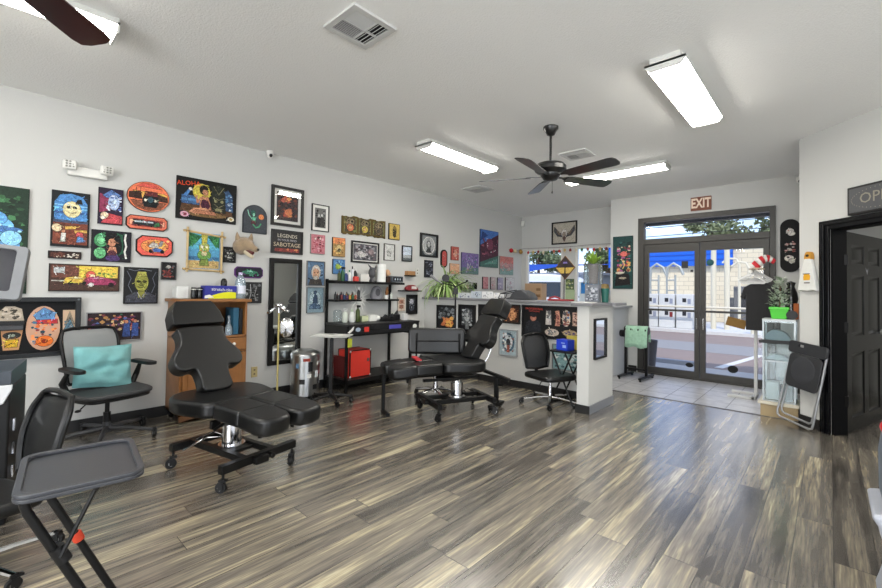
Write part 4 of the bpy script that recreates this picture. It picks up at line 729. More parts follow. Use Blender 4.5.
# ================================================================ FURNITURE
def caster(parent, x, y, a, r=.032, h=.085, mm=None, name='caster'):
    b = B(); b.X = Matrix.Translation((x, y, 0)) @ Matrix.Rotation(a, 4, 'Z')
    b.box((0, 0, r*2+.008), (.045, .03, .012)); b.box((-.008, .017, r+.012), (.03, .004, r+.012)); b.box((-.008, -.017, r+.012), (.03, .004, r+.012)); b.cyl((0, 0, r*2), (0, 0, h+.01), .008, n=10)
    o = b.obj(name, mm or blackpl, parent)
    b = B(); b.X = Matrix.Translation((x, y, 0)) @ Matrix.Rotation(a, 4, 'Z')
    b.lathe([(.004, -.012), (r*.9, -.012), (r, -.008), (r, .008), (r*.9, .012), (.004, .012)], (-.012, 0, r), 16, 'Y'); b.obj('wheel', blackpl, o)
    b = B(); b.X = Matrix.Translation((x, y, 0)) @ Matrix.Rotation(a, 4, 'Z')
    b.lathe([(.001, -.0135), (r*.45, -.0135), (r*.45, .0135), (.001, .0135)], (-.012, 0, r), 12, 'Y'); b.obj('hub_cap', steel, o)
def cushion(name, parent, outl, th, M, mm=leather, bev=.026, k=4, c=None):
    b = B(); b.X = M; b.prism(smooth(outl, k) if k else outl, -th/2, th/2, 'XY')
    return b.obj(name, mm, parent, bevel=bev, seg=5, ang=50)
def frameM(o, ex, ey):
    ex, ey = Vector(ex).normalized(), Vector(ey).normalized(); ez = ex.cross(ey)
    m = Matrix((ex, ey, ez)).transposed().to_4x4(); m.translation = Vector(o); return m
def tattoo_chair(label, loc, rz, lean, seatz, two=False):
    t = thing('tattoo_chair', label, 'tattoo chair', loc, rz, 'black adjustable tattoo chairs')
    # base: two long rails, two end beams, casters
    b = B()
    for y in (-.10, .10): b.b2((-.30, y-.02, .125), (.30, y+.02, .165))
    b.b2((.28, -.27, .115), (.325, .27, .165)); b.b2((-.325, -.24, .115), (-.28, .24, .165)); b.b2((-.12, -.10, .13), (.12, .10, .15))
    b.box((.335, -.02, .135), (.05, .09, .045)); b.cyl((.33, .05, .14), (.37, .05, .14), .018)
    b.obj('base_frame', blackmt, t, bevel=.003)
    for x, y, a in ((.305, -.25, .5), (.305, .25, 2.1), (-.305, -.22, 1.2), (-.305, .22, -.6)): caster(t, x, y, a, .034, .11)
    b = B(); b.cyl((0, 0, .15), (0, 0, .30), .062, n=28); b.cyl((0, 0, .30), (0, 0, .34), .045, n=24); b.cyl((0, 0, .15), (0, 0, .165), .085, n=28); b.obj('pump_column', chrome, t)
    b = B(); b.b2((-.09, -.09, .335), (.09, .09, .355)); b.b2((-.30, -.12, .352), (.30, -.09, .378)); b.b2((-.30, .09, .352), (.30, .12, .378)); b.b2((-.30, -.12, .352), (-.27, .12, .378)); b.box((0, -.12, .32), (.03, .06, .05)); b.cyl((.05, -.08, .33), (.05, -.16, .30), .01); b.obj('seat_bracket', blackmt, t, bevel=.002)
    b = B(); b.tube([(-.05, -.05, .21), (-.10, -.12, .215), (-.22, -.20, .13), (-.27, -.19, .135)], .006, 8); b.tube([(-.05, .0, .20), (-.13, -.04, .225), (-.26, -.10, .16)], .006, 8); b.obj('foot_pedal', chrome, t)
    if two:
        for ch_ in t.children:
            if ch_.name.split('.')[0] != 'seat_bracket': ch_.location.x = -.11
    # seat
    z = seatz-.05
    cushion('seat_cushion', t, [(-.34, 0), (-.335, -.17), (-.26, -.28), (-.12, -.31), (.02, -.28), (.12, -.24), (.15, -.12), (.15, .12), (.12, .24), (.02, .28), (-.12, .31), (-.26, .28), (-.335, .17)], .10, frameM((0, 0, z), (1, 0, 0), (0, 1, 0)))
    # leg rests: two pads, each a thigh and a calf section
    for s_ in (-1, 1):
        y0, y1 = (.008, .235) if s_ > 0 else (-.235, -.008)
        M1 = frameM((.28, (y0+y1)/2, z-.004), (1, 0, -.04), (0, 1, 0)); h = (y1-y0)/2
        cushion('leg_rest', t, rrect(-.135, -h, .135, h, .03, 3), .10, M1, k=0, bev=.022)
        M2 = frameM((.51, (y0+y1)/2, z-.018), (1, 0, -.10), (0, 1, 0))
        cushion('foot_rest', t, [(-.115, -h), (.05, -h+.0), (.12, -h+.03), (.14, 0), (.12, h-.03), (.05, h), (-.115, h)], .105, M2, k=0, bev=.024)
        b = B(); b.tube([(.10, s_*.12, z-.068), (.56, s_*.12, z-.09)], .011, 8); b.cyl((.46, s_*.12, z-.09), (.46, s_*.12, z-.13), .018, .012); b.obj('leg_rest_bracket', blackmt, t)
    # back: narrow neck, wing lobes and shoulders in one pad, then the headrest
    L_ = math.radians(lean); ey = (-math.sin(L_), 0, math.cos(L_)); ex = (0, 1, 0); org = (-.24 if two else -.19, 0, seatz-.01)
    Mb = frameM(org, ex, ey)
    cushion('backrest', t, [(-.10, .0), (-.112, .09), (-.128, .155), (-.20, .15), (-.252, .18), (-.26, .235), (-.225, .29), (-.185, .34), (-.172, .40), (-.18, .45), (-.10, .462), (.10, .462), (.18, .45), (.172, .40), (.185, .34), (.225, .29), (.26, .235), (.252, .18), (.20, .15), (.128, .155), (.112, .09), (.10, .0)], .10, Mb @ Matrix.Diagonal((.95, 1.07, 1, 1)), k=3)
    b = B(); b.X = Mb @ Matrix.Translation((0, 0, -.0)); 
    Mh = frameM(Vector(org)+Vector(ey)*.605+Mb.to_3x3() @ Vector((0, 0, .0)), ex, ey)
    cushion('headrest', t, [(-.188, -.085), (-.178, -.095), (.178, -.095), (.188, -.085), (.18, .0), (.14, .085), (.125, .095), (-.125, .095), (-.14, .085), (-.18, .0)], .11, Mh, k=0)
    nb = Mb.to_3x3() @ Vector((0, 0, 1)); sg = -1 if nb.x > 0 else 1
    b = B()
    for s_ in (-.06, .06): 
        p0 = Mb @ Vector((s_, -.06, .058*sg)); p1 = Mb @ Vector((s_, .50, .058*sg)); b.tube([p0, p1], .012, 8)
    p = Mb @ Vector((0, .18, .07*sg)); b.tube([p, (-.22, 0, z-.07)], .014, 8); b.tube([Mb @ Vector((-.18, .30, .055*sg)), Mb @ Vector((.18, .30, .055*sg))], .010, 8)
    b.obj('back_bracket', blackmt, t)
    if two:
        b = B(); b.tube([Mb @ Vector((.15, .30, .065*sg)), Mb @ Vector((.15, .10, .10*sg)), Mb @ Vector((.15, -.02, .09*sg))], .007, 8); b.obj('tilt_lever', chrome, t)
    return t
c1 = tattoo_chair('black tattoo chair nearest the camera with split leg pads, before the wooden cabinet', (-3.01, 1.18, 0), R(12), 31, .50)
c2_ = tattoo_chair('reclined black tattoo chair farther back, its headrest toward the half wall', (-2.82, 3.165, 0), R(247), 33, .54, True)
b = B(); b.X = Matrix.Translation((.58, -.25, 0)); b.b2((-.015, -.015, .02), (.015, .015, .40)); b.b2((-.02, -.02, 0), (.02, .16, .03)); b.b2((-.15, -.012, .385), (.015, .012, .41)); b.obj('support_leg', blackmt, c2_, bevel=.002)
t = thing('armrest_stand', 'black tilting armrest bar on a post behind the reclined tattoo chair', 'armrest stand', (-2.57, 3.66, 0), R(10))
b = B(); b.b2((-.02, -.02, .05), (.02, .02, .33)); b.b2((-.03, -.14, .03), (.03, .14, .06)); b.cyl((.02, 0, .25), (.07, 0, .25), .012); b.obj('post', blackmt, t, bevel=.002)
b = B(); b.box((.0, 0, .345), (.30, .045, .03), rot=Euler((0, .22, 0))); b.obj('arm_bar', blackmt, t, bevel=.003)
for y in (-.12, .12): caster(t, 0, y, 1.0, .018, .045)
def star_base(t, rad, mm, wheel=.028, ph=0, hub=.09, n=5, hz=.10):
    b = B()
    for k in range(n):
        a = R(ph+k*360/n); c, s_ = math.cos(a), math.sin(a)
        b.tube([(.02*c, .02*s_, hz), (rad*.5*c, rad*.5*s_, hz-.01), (rad*c, rad*s_, hub-.025)], [.022, .018, .013], 8)
    b.cyl((0, 0, hz-.03), (0, 0, hz+.05), .035, .028); b.obj('star_base', mm, t)
    for k in range(n):
        a = R(ph+k*360/n); caster(t, rad*math.cos(a), rad*math.sin(a), a+1.2+k, wheel, hub-.015)
def gas_lift(t, z0, z1, mm=blackpl):
    b = B(); b.cyl((0, 0, z0), (0, 0, (z0+z1)/2), .026); b.cyl((0, 0, (z0+z1)/2), (0, 0, z1), .016); b.obj('gas_lift', mm, t)
meshm = mat('chair_mesh_grey', '8c8e8e', .7, bump=.4, bscale=400)
def curved_panel(b, wf, z0, z1, y0, curve, th, nz_=8, nx=8, lean=0):
    vs = []; 
    for s_ in (0, 1):
        for i in range(nz_+1):
            v = i/nz_; z = z0+(z1-z0)*v; W_ = wf(v)
            for j in range(nx+1):
                u = j/nx*2-1; vs.append((u*W_, y0+lean*v-curve*(u*u)+s_*th-.02*math.sin(v*3.1), z))
    n = (nz_+1)*(nx+1); fs = []
    for s_ in (0, 1):
        for i in range(nz_):
            for j in range(nx):
                a = s_*n+i*(nx+1)+j; fs.append((a, a+1, a+nx+2, a+nx+1))
    for i in range(nz_):
        for j in (0, nx): a = i*(nx+1)+j; fs.append((a, a+nx+1, a+n+nx+1, a+n))
    for j in range(nx):
        for i in (0, nz_): a = i*(nx+1)+j; fs.append((a, a+1, a+1+n, a+n))
    b.add(vs, fs)
# mesh office chair with the teal pillow (front = -y local)
t = thing('office_chair', 'grey mesh office chair with black arms against the left wall', 'office chair', (-4.24, .70, 0), R(106))
t.scale = (.95, .95, .95)
star_base(t, .36, greypl, .034, 20); gas_lift(t, .10, .36)
b = B(); b.b2((-.08, -.07, .33), (.08, .09, .365)); b.tube([(-.08, 0, .34), (-.16, -.02, .33), (-.20, -.03, .30)], .006, 8); b.ball((-.215, -.03, .29), .016, 8, (1.5, 1, .7)); b.obj('tilt_mechanism', blackpl, t, bevel=.004)
sm = mat('seat_grey', '3b3c3e', .55, bump=.2, bscale=300)
b = B(); curved = [(-.25, .20), (-.265, 0), (-.25, -.16), (-.20, -.25), (0, -.275), (.20, -.25), (.25, -.16), (.265, 0), (.25, .20), (0, .22)]
b.prism(smooth(curved), .39, .425, 'XY'); b.obj('seat', sm, t, bevel=.014, seg=4)
b = B(); b.prism(smooth([(p[0]*.94, p[1]*.94) for p in curved]), .36, .392, 'XY'); b.obj('seat_shell', blackpl, t, bevel=.012, seg=3)
wf = lambda v: .175+.035*math.sin(min(1, v*1.15)*math.pi*.5)-.025*max(0, v-.85)/.15
b = B(); curved_panel(b, lambda v: wf(v)-.015, .46, .90, .235, -.0, .006, lean=.09); b.obj('mesh_back', meshm, t, ang=80)
b = B(); pts = []
for v in [i/10 for i in range(11)]: pts.append((-wf(v), .238+.09*v-.02*math.sin(v*3.1), .46+.44*v))
pts2 = [(-p[0], p[1], p[2]) for p in pts[::-1]]
b.tube(pts+[(-.12, .33, .915), (0, .333, .918), (.12, .33, .915)]+pts2+[(0, .235, .45), pts[0]], .014, 8); b.tube([(0, .24, .45), (0, .20, .39), (0, .08, .36)], [.03, .028, .03], 8); b.b2((-.13, .285, .70), (.13, .295, .73)); b.obj('back_frame', blackpl, t)
for s_ in (-1, 1):
    b = B(); b.tube([(s_*.16, .05, .375), (s_*.23, .10, .40), (s_*.27, .10, .50), (s_*.26, .03, .60)], [.02, .026, .024, .016], 8)
    b.prism(smooth([(s_*.26-.035, -.16), (s_*.26+.03, -.17), (s_*.26+.042, .0), (s_*.26+.03, .12), (s_*.26-.03, .12), (s_*.26-.04, 0)]), .60, .628, 'XY'); b.obj('armrest', blackpl, t, bevel=.008, seg=3)
# pillow
teal = mat('teal_fabric', '76b0b2', .9, bump=.5, bscale=120, var=.12, vscale=20, sheen=.3)
vs, fs, n = [], [], 16
Mp = Matrix.Translation((-4.24, .70, 0)) @ Matrix.Rotation(R(106), 4, 'Z') @ Matrix.Translation((.015, .105, .565)) @ Matrix.Rotation(R(-17), 4, 'X') @ Matrix.Rotation(R(7), 4, 'Y')
for s_ in (1, -1):
    for i in range(n+1):
        for j in range(n+1):
            u, v = i/n*2-1, j/n*2-1; pf = (max(0, 1-u**4)*max(0, 1-v**4))**.55
            pin = 1-.07*(1-abs(u)**1)*abs(v)**3; pin2 = 1-.05*(1-abs(v))*abs(u)**3
            cre = .012*math.sin(5*v+2*u)*pf+.008*math.sin(9*u-6*v)*pf-.034*math.exp(-((v+.05-.25*u)/.11)**2)*pf-.018*math.exp(-((v+.5+.3*u)/.09)**2)*pf
            vs.append(Mp @ Vector((u*.205*pin2, -s_*(.065*pf+cre*(1 if s_ > 0 else 0)), v*.175*pin+.015*u*v)))
N1 = (n+1)**2
for s_ in (0, 1):
    for i in range(n):
        for j in range(n): a = s_*N1+i*(n+1)+j; fs.append((a, a+1, a+n+2, a+n+1))
b = B(); b.add(vs, fs); me = b.obj('throw_pillow', teal, ang=180); tag(me, 'teal fabric pillow resting on the mesh office chair', 'pillow')
bm = bmesh.new(); bm.from_mesh(me.data); bmesh.ops.remove_doubles(bm, verts=bm.verts, dist=.0008); bm.to_mesh(me.data); bm.free()
# black task chairs
def task_chair(label, loc, rz, group=None, backm=None):
    t = thing('task_chair', label, 'task chair', loc, rz, group)
    star_base(t, .34, chrome, .032, 12); gas_lift(t, .12, .37, chrome)
    b = B(); b.prism(smooth([(-.24, .20), (-.25, 0), (-.24, -.16), (-.18, -.24), (0, -.26), (.18, -.24), (.24, -.16), (.25, 0), (.24, .20), (0, .22)]), .36, .435, 'XY'); b.obj('seat', leather, t, bevel=.03, seg=5)
    b = B(); b.b2((-.10, -.08, .335), (.10, .08, .36)); b.tube([(-.08, 0, .345), (-.18, -.05, .33), (-.22, -.07, .29)], .006, 8); b.ball((-.225, -.072, .28), .015, 8); b.obj('tilt_mechanism', blackpl, t)
    wf2 = lambda v: .20-.035*(1-min(1, v*2.2))-.05*max(0, v-.8)/.2
    b = B(); curved_panel(b, lambda v: wf2(v)-.012, .47, .93, .235, -.02, .012, lean=.09); b.obj('mesh_back', backm or mat('black_mesh', '232426', .6, bump=.5, bscale=350), t, ang=80)
    pts = [(-wf2(v), .24+.09*v-.02*math.sin(v*3.1)+.01, .47+.46*v) for v in [i/12 for i in range(13)]]; pts2 = [(-p[0], p[1], p[2]) for p in pts[::-1]]
    b = B(); b.tube(pts+[(-.08, .33, .955), (0, .333, .96), (.08, .33, .955)]+pts2+[(0, .235, .455), pts[0]], .017, 8); b.obj('back_frame', leather, t)
    b = B(); b.tube([(0, .255, .60), (0, .29, .48), (0, .24, .36), (0, .05, .345)], [.018, .022, .022, .02], 8); b.obj('back_support', blackpl, t)
    return t
task_chair('black mesh task chair with chrome base, tucked beside the wing wall poster', (-2.27, 4.25, 0), R(68), 'black task chairs').scale = (.90, .90, .77)
task_chair('black padded task chair cut off at the left edge behind the tray table', (-2.62, -.02, 0), R(21), 'black task chairs', leather).scale = (.74, .88, .75)
# chair behind chair 2: padded back seen from behind on a chrome star base
t = thing('studio_stool', 'black low backed studio stool on a chrome star base behind the reclined chair', 'stool', (-3.31, 3.52, 0), R(45))
star_base(t, .26, chrome, .026, 0); gas_lift(t, .12, .40, chrome)
cushion('seat', t, circ(0, 0, .19, .19, 24),   .08, frameM((0, 0, .45), (1, 0, 0), (0, 1, 0)), k=0)
cushion('back_pad', t, rrect(-.31, -.14, .31, .14, .05, 4), .075, frameM((0, -.24, .675), (1, 0, 0), (0, .12, 1)), k=0)
b = B()
for x in (-.22, .24): b.tube([(x, -.28, .76), (x, -.295, .60), (x, -.25, .46), (x*.5, -.10, .405)], .010, 8)
b.tube([(-.22, -.296, .68), (.24, -.296, .68)], .007, 8); b.tube([(-.11, -.10, .405), (.12, -.10, .405)], .01, 8); b.obj('back_bracket', blackmt, t)
b = B().col('b83038'); b.box((-2.99, 2.90, .553), (.05, .22, .012), rz=R(60)); tag(b.obj('red_strip', cglo), 'red strip lying across the reclined tattoo chair leg pads', 'strap')
# wooden cabinet
wood = mat('oak_wood', '8a5a2c', .42, bump=.12, bscale=40, var=.28, vscale=14, coat=.2)
wood2 = mat('dark_wood', '5a3a20', .42, bump=.1, bscale=40, var=.2)
CX0, CX1, CY0, CY1, CZ = LW+.015, -4.24, 1.20, 1.78, 1.11
t = thing('wooden_cabinet', 'tall brown wooden cabinet with open shelf, drawer and door on casters', 'cabinet', ((CX0+CX1)/2, (CY0+CY1)/2, 0), R(90))
w_, d_ = (CY1-CY0)/2, (CX1-CX0)/2
b = B(); b.b2((-w_, -d_, .07), (-w_+.02, d_, CZ-.03)); b.b2((w_-.02, -d_, .07), (w_, d_, CZ-.03)); b.b2((-w_, d_-.012, .07), (w_, d_, CZ-.03)); b.b2((-w_, -d_, .07), (w_, d_, .10)); b.b2((-w_, -d_, .74), (w_, d_, .76)); b.b2((-w_, -d_, .60), (w_, d_, .615)); b.obj('carcass', wood, t, bevel=.002)
b = B(); b.b2((-w_-.03, -d_-.03, CZ-.03), (w_+.03, d_, CZ)); b.obj('top_board', wood, t, bevel=.006)
b = B(); b.b2((-w_+.022, -d_-.018, .622), (w_-.022, -d_, .735)); dr = b.obj('drawer', wood, t, bevel=.004)
b = B(); b.ball((.16, -d_-.032, .68), .015, 10); b.obj('knob', white, dr)
for x0, x1, kx in ((-w_+.022, -.003, -.03), (.003, w_-.022, .03)):
    b = B(); b.b2((x0, -d_-.018, .105), (x1, -d_, .595)); b.b2((x0+.04, -d_-.024, .15), (x1-.04, -d_-.016, .55)); dr = b.obj('door', wood, t, bevel=.005)
    b = B(); b.ball((kx, -d_-.032, .40), .012, 10); b.obj('knob', white, dr)
b = B(); b.prism([(-w_, .07), (w_, .07), (w_, .03), (w_-.06, .0+.045), (.0, .06), (-w_+.08, .035), (-w_, .02)], -d_-.02, -d_+.0, 'XZ'); b.obj('skirt', wood2, t)
for x in (-w_+.04, w_-.04):
    for y in (-d_+.05, d_-.05): caster(t, x, y, .4, .022, .07, name='caster')
def on(name, cat, label, loc, rz=0, group=None): return thing(name, label, cat, loc, rz, group)
# items on the cabinet
b = B().col('d4d4cf'); b.b2((-4.52, 1.20, CZ), (-4.38, 1.305, CZ+.115))
tag(b.obj('plastic_tub', mat('frosted_plastic', 'd0d2d0', .4), bevel=.01), 'frosted white plastic tub on the left end of the wooden cabinet', 'tub')
for k_, y in enumerate((1.335, 1.385)):
    t = on('black_jar', 'jar', ('black jar with pale band beside the white tub on the cabinet', 'black jar touching the cling film box on the cabinet')[k_], (-4.36, y, CZ))
    b = B(); b.lathe([(.001, 0), (.023, 0), (.024, .004), (.024, .10), (.021, .106), (.001, .106)]); b.obj('body', mat('gloss_black', '0d0d0e', .2), t)
    b = B().col('b9b9b4'); b.lathe([(.0246, .085), (.0246, .092)]); b.obj('band', cmat, t)
t = on('cling_film_box', 'box', 'blue and yellow stretch-tite cling film box on the wooden cabinet', (-4.37, 1.557, CZ), R(90))
b = B().col('2c2f8c'); b.b2((-.145, -.055, 0), (.145, .055, .125)); b.obj('carton', cglo, t, bevel=.002)
b = B().col('d8d81e'); b.flat([(-.11, .002)]+[(-.11+.25*i/12, .004+.062*math.sin(math.pi*(.08+.55*i/12))) for i in range(13)]+[(.14, .002)], -.0555); b.col('e8e8e4'); b.flat([(-.144, .03), (-.10, .04), (-.06, .012), (-.144, .006)], -.0556)
b.col('ecece6'); b.text('stretch-tite', Matrix.Translation((.01, -.0558, .088)) @ Matrix.Rotation(R(90), 4, 'X') @ Matrix.Rotation(R(-3), 4, 'Z'), .042, .0004); b.obj('lettering', cglo, t)
t = on('water_jug', 'bottle', 'clear plastic water jug on the right end of the wooden cabinet', (-4.36, 1.755, CZ))
b = B(); b.lathe([(.001, 0), (.046, 0), (.05, .01), (.05, .15), (.046, .18), (.028, .22), (.018, .235), (.018, .25)], n=24); b.obj('bottle', bottleg, t)
b = B().col('d8dcea'); b.lathe([(.0506, .05), (.0506, .13)]); b.obj('label_band', cmat, t)
b = B().col('b8a8d0'); b.lathe([(.001, .262), (.02, .262), (.021, .24), (.001, .24)][::-1]); b.obj('cap', cglo, t)
t = on('spray_can', 'can', 'black can standing behind the cling film box', (-4.53, 1.66, CZ)); b = B(); b.lathe([(.001, 0), (.03, 0), (.03, .17), (.022, .19), (.012, .20), (.001, .20)]); b.obj('can', mat('gloss_black', '0d0d0e', .2), t)
# books and glass bottle on the open shelf
for k_, (y, h, c, tl, lb) in enumerate(((1.42, .22, 'b9b4b4', -.28, 'white spined magazine leaning at the left of the cabinet shelf'), (1.475, .24, '2a2426', -.24, 'dark leaning book with a reddish edge on the cabinet shelf'), (1.53, .25, '1c1c1f', -.10, 'black upright book between the magazine and the glass bottle'), (1.665, .26, '2a5a74', 0, 'tall blue book at the right of the cabinet shelf'), (1.722, .25, '16181c', 0, 'black book between the blue book and the cabinet side'))):
    b = B().col(c); b.X = Matrix.Translation((-4.38, y, .762)) @ Matrix.Rotation(-tl, 4, 'X')
    wd = .03 if k_ != 3 else .05; b.b2((-.10, 0 if tl <= 0 else 0, .012 if tl else .001), (.10, wd, h)); tag(b.obj('book', cglo, bevel=.002), lb, 'book', 'books in the wooden cabinet')
t = on('glass_bottle', 'bottle', 'small clear glass bottle with tall neck on the cabinet shelf', (-4.27, 1.62, .762)); b = B(); b.lathe([(.001, 0), (.028, 0), (.03, .01), (.03, .07), (.012, .11), (.009, .16), (.012, .165), (.012, .185), (.001, .187)]); b.obj('bottle', bottleg, t)
# animal head mount
fur = mat('coyote_fur', '9a8468', .95, bump=.9, bscale=90, var=.45, vscale=16, sheen=.4)
t = thing('animal_head_mount', 'snarling coyote head mount hanging left of the red framed print', 'taxidermy', (LW, 1.875, 1.66), R(90))
b = B(); b.tube([(-.02, 0, -.01), (-.015, -.04, .0), (-.005, -.09, .012), (.01, -.14, .004), (.032, -.185, -.022), (.052, -.222, -.040), (.062, -.24, -.048)], [.082, .092, .085, .066, .040, .029, .021], 16); b.obj('head', fur, t)
b = B(); b.tube([(.0, -.12, -.058), (.018, -.165, -.098), (.030, -.20, -.125)], [.036, .025, .014], 10); b.obj('lower_jaw', mat('pale_fur', 'cbbfa4', .95, bump=.8, bscale=90, var=.3, vscale=16), t)
b = B().col('5a1f1e'); b.tube([(.008, -.135, -.038), (.035, -.20, -.080)], [.036, .018], 8); b.col('e0d8c4')
for x in (-.012, .012): b.cyl((.055+x, -.228, -.062), (.054+x, -.224, -.088), .005, .0008, n=6); b.cyl((.030+x, -.196, -.118), (.033+x, -.198, -.094), .005, .0008, n=6)
b.obj('mouth', cglo, t)
b = B(); b.ball((.066, -.248, -.042), .014, 8); b.obj('nose', mat('gloss_black', '0d0d0e', .2), t)
for x, y in ((-.062, -.055), (.058, -.06)):
    b = B(); b.tube([(x, y, .065), (x+.010*(1 if x > 0 else -1), y-.004, .10), (x+.016*(1 if x > 0 else -1), y-.006, .145)], [.032, .022, .003], 8); b.obj('ear', fur, t)
for x, y in ((-.022, -.168), (.048, -.160)):
    b = B(); b.ball((x, y, .030), .010, 8); b.obj('eye', mat('amber_eye', '3a2808', .1), t)
# tall mirror
t = thing('standing_mirror', 'tall black framed mirror leaning flat on the left wall behind the lamp', 'mirror', (LW, 2.372, .35), R(90))
b = B(); po, pi = [(-.195, 0), (.195, 0), (.195, 1.21), (-.195, 1.21)], [(-.145, .05), (.145, .05), (.145, 1.16), (-.145, 1.16)]
b.ring(po, pi, -.035, 0); b.obj('frame', framem, t, bevel=.006)
b = B(); b.b2((-.15, -.012, .045), (.15, -.004, 1.165)); b.obj('mirror_glass', mirror, t)
# lamp with folding leaves
t = thing('floor_lamp', 'floor lamp with chrome folding head and brass pole before the tall mirror', 'lamp', (-4.27, 2.12, 0), R(30))
b = B(); b.lathe([(.001, 0), (.11, 0), (.11, .012), (.02, .022), (.014, .05)]); b.obj('base', blackmt, t)
b = B(); b.cyl((0, 0, .03), (0, 0, .96), .010); b.obj('pole', mat('pale_brass', 'b9ac6c', .4, metal=.3), t)
b = B(); b.cyl((0, 0, .96), (0, 0, 1.02), .014); b.ball((0, 0, 1.04), .045, 12, (1, 1, .6)); b.obj('head_hub', chrome, t)
for a, dz in ((200, -.10), (-15, -.06), (100, -.02)):
    c_, s_ = math.cos(R(a)), math.sin(R(a)); b = B(); M_ = Matrix.Translation((0, 0, 1.035)) @ Matrix.Rotation(R(a), 4, 'Z') @ Matrix.Rotation(math.atan2(-dz, .14), 4, 'Y')
    b.X = M_; b.prism(smooth([(.035, -.02), (.07, -.035), (.13, -.03), (.15, 0), (.13, .03), (.07, .035), (.035, .02)], 3), -.010, .012, 'XY'); b.obj('lamp_leaf', chrome, t, bevel=.005)
t = thing('oval_hand_mirror', 'silver oval make-up mirror on the lamp pole before the tall mirror', 'mirror', (-4.27, 2.205, .70), R(60))
b = B(); b.lathe([(.001, 0), (.07, .002), (.078, .01), (.074, .018), (.001, .020)], (0, 0, .10), 28, 'Y')
for i in range(len(b.v)): b.v[i] = Vector((b.v[i].x, b.v[i].y, .10+(b.v[i].z-.10)*1.35))
b.obj('mirror_head', chrome, t)
b = B(); b.tube([(-.075, .01, .10), (-.10, .03, .05), (-.092, .02, .0)], .006, 8); b.obj('bracket', blackmt, t)
# steel bin with stickers
t = thing('trash_can', 'round brushed steel bin covered in stickers under the wall mirror', 'trash can', (-4.385, 2.50, 0), R(90))
t.scale = (1.25, 1.25, 1.08)
b = B(); b.cyl((0, 0, .0), (0, 0, .44), .125, n=36); b.obj('body', steel, t, bevel=.004)
b = B(); b.lathe([(.001, .50), (.07, .495), (.115, .47), (.129, .445), (.129, .44), (.001, .44)][::-1], n=36); b.obj('lid', steel, t)
b = B(); b.cyl((0, 0, 0), (0, 0, .03), .13, n=36); b.box((.0, -.14, .012), (.06, .05, .012)); b.obj('pedal', blackpl, t)
rg = random.Random(3)
b = B()
for i, (a, z, w1, h1, c) in enumerate(((-25, .33, .04, .10, '1c1c1e'), (-60, .18, .05, .05, '101012'), (5, .25, .045, .07, 'c4ccd0'), (30, .30, .05, .12, '7a1c24'), (-5, .12, .05, .05, '17181a'), (-45, .40, .06, .03, 'a03a2c'), (15, .36, .03, .04, 'd8d8d4'), (38, .16, .05, .05, 'b9bcbc'), (-75, .34, .03, .05, '5a7a9a'), (22, .17, .03, .05, '4a4a50'), (-30, .24, .04, .04, 'dcdcd8'), (45, .34, .04, .10, '4a1418'))):
    a0 = R(a-90+8); n = 4; da = w1/.126/n
    for j in range(n):
        p = [(.1262*math.cos(a0+da*(j+q)), .1262*math.sin(a0+da*(j+q))) for q in (0, 1)]
        b.col(c); b.add([(*p[0], z-h1/2), (*p[1], z-h1/2), (*p[1], z+h1/2), (*p[0], z+h1/2)], [(0, 1, 2, 3)])
b.obj('sticker', cglo, t)
# rolling tray stand
t = thing('rolling_tray_stand', 'black rolling stand with a pale square tray left of the workstation', 'tray stand', (-3.95, 2.56, 0), R(40))
star_base(t, .22, blackpl, .024, 15, hz=.09)
b = B(); b.b2((-.018, -.018, .10), (.018, .018, .685)); b.b2((-.012, -.012, .55), (.012, .012, .705)); b.b2((-.10, -.02, .695), (.10, .02, .712)); b.obj('post', blackpl, t, bevel=.003)
b = B().col('b9b9b4'); b.prism(rrect(-.20, -.15, .20, .15, .02), .712, .724, 'XY'); b.obj('tray_top', cglo, t, bevel=.003)
b = B().col('dededa'); b.box((-4.0, 2.51, .7265), (.20, .14, .004), rz=.5); b.box((-3.93, 2.61, .7265), (.16, .12, .004), rz=.2); tag(b.obj('paper_towels', cmat), 'white paper towels spread on the rolling tray stand', 'paper', kind='stuff')
# workstation
t = thing('workstation_desk', 'black workstation desk with upper shelves against the left wall', 'desk', (LW+.02, 3.46, 0), R(90))
X0, X1, DD = -.57, .60, .47   # local x along wall, y from the wall (negative = room)
b = B()
for x in (X0+.015, X1-.135): b.b2((x-.015, -DD, 0), (x+.015, -DD+.03, .68)); b.b2((x-.015, -.03, 0), (x+.015, 0, 1.345)); b.b2((x-.015, -DD, .64), (x+.015, 0, .68))
b.b2((X0, -.03, 1.30), (X1-.12, -.0, 1.33)); b.b2((X0, -.03, .64), (X1-.12, 0, .68)); b.b2((X0, -DD, .66), (X1-.12, -DD+.03, .68))
b.obj('post_frame', blackmt, t, bevel=.002)
b = B(); b.b2((X0-.0, -DD-.02, .785), (X1, 0, .805)); b.obj('desktop', mat('desk_top_black', '1f1f21', .45, bump=.05), t, bevel=.003)
b = B(); b.b2((X0, -DD-.01, .67), (X1, -.02, .785)); dr = b.obj('drawer', blackmt, t, bevel=.004)
b = B(); b.b2((X0+.03, -DD-.016, .68), (X1-.03, -DD-.01, .72)); b.b2((X0+.03, -DD-.016, .73), (X1-.03, -DD-.01, .778)); b.obj('drawer_front', mat('desk_front_black', '19191b', .3), dr, bevel=.002)
b = B(); b.b2((X0, -DD, .10), (X1-.12, 0, .15)); b.obj('lower_shelf', blackmt, t, bevel=.003)
b = B(); b.b2((X0-.0, -.22, 1.29), (X1-.04, 0, 1.32)); b.obj('upper_shelf', blackmt, t, bevel=.003)
b = B(); b.b2((X0, -.20, 1.065), (-.16, 0, 1.09)); b.obj('side_shelf', blackmt, t, bevel=.003)
b = B(); b.b2((.06, -.20, 1.065), (X1-.12, 0, 1.09)); b.obj('side_shelf', blackmt, t, bevel=.003)
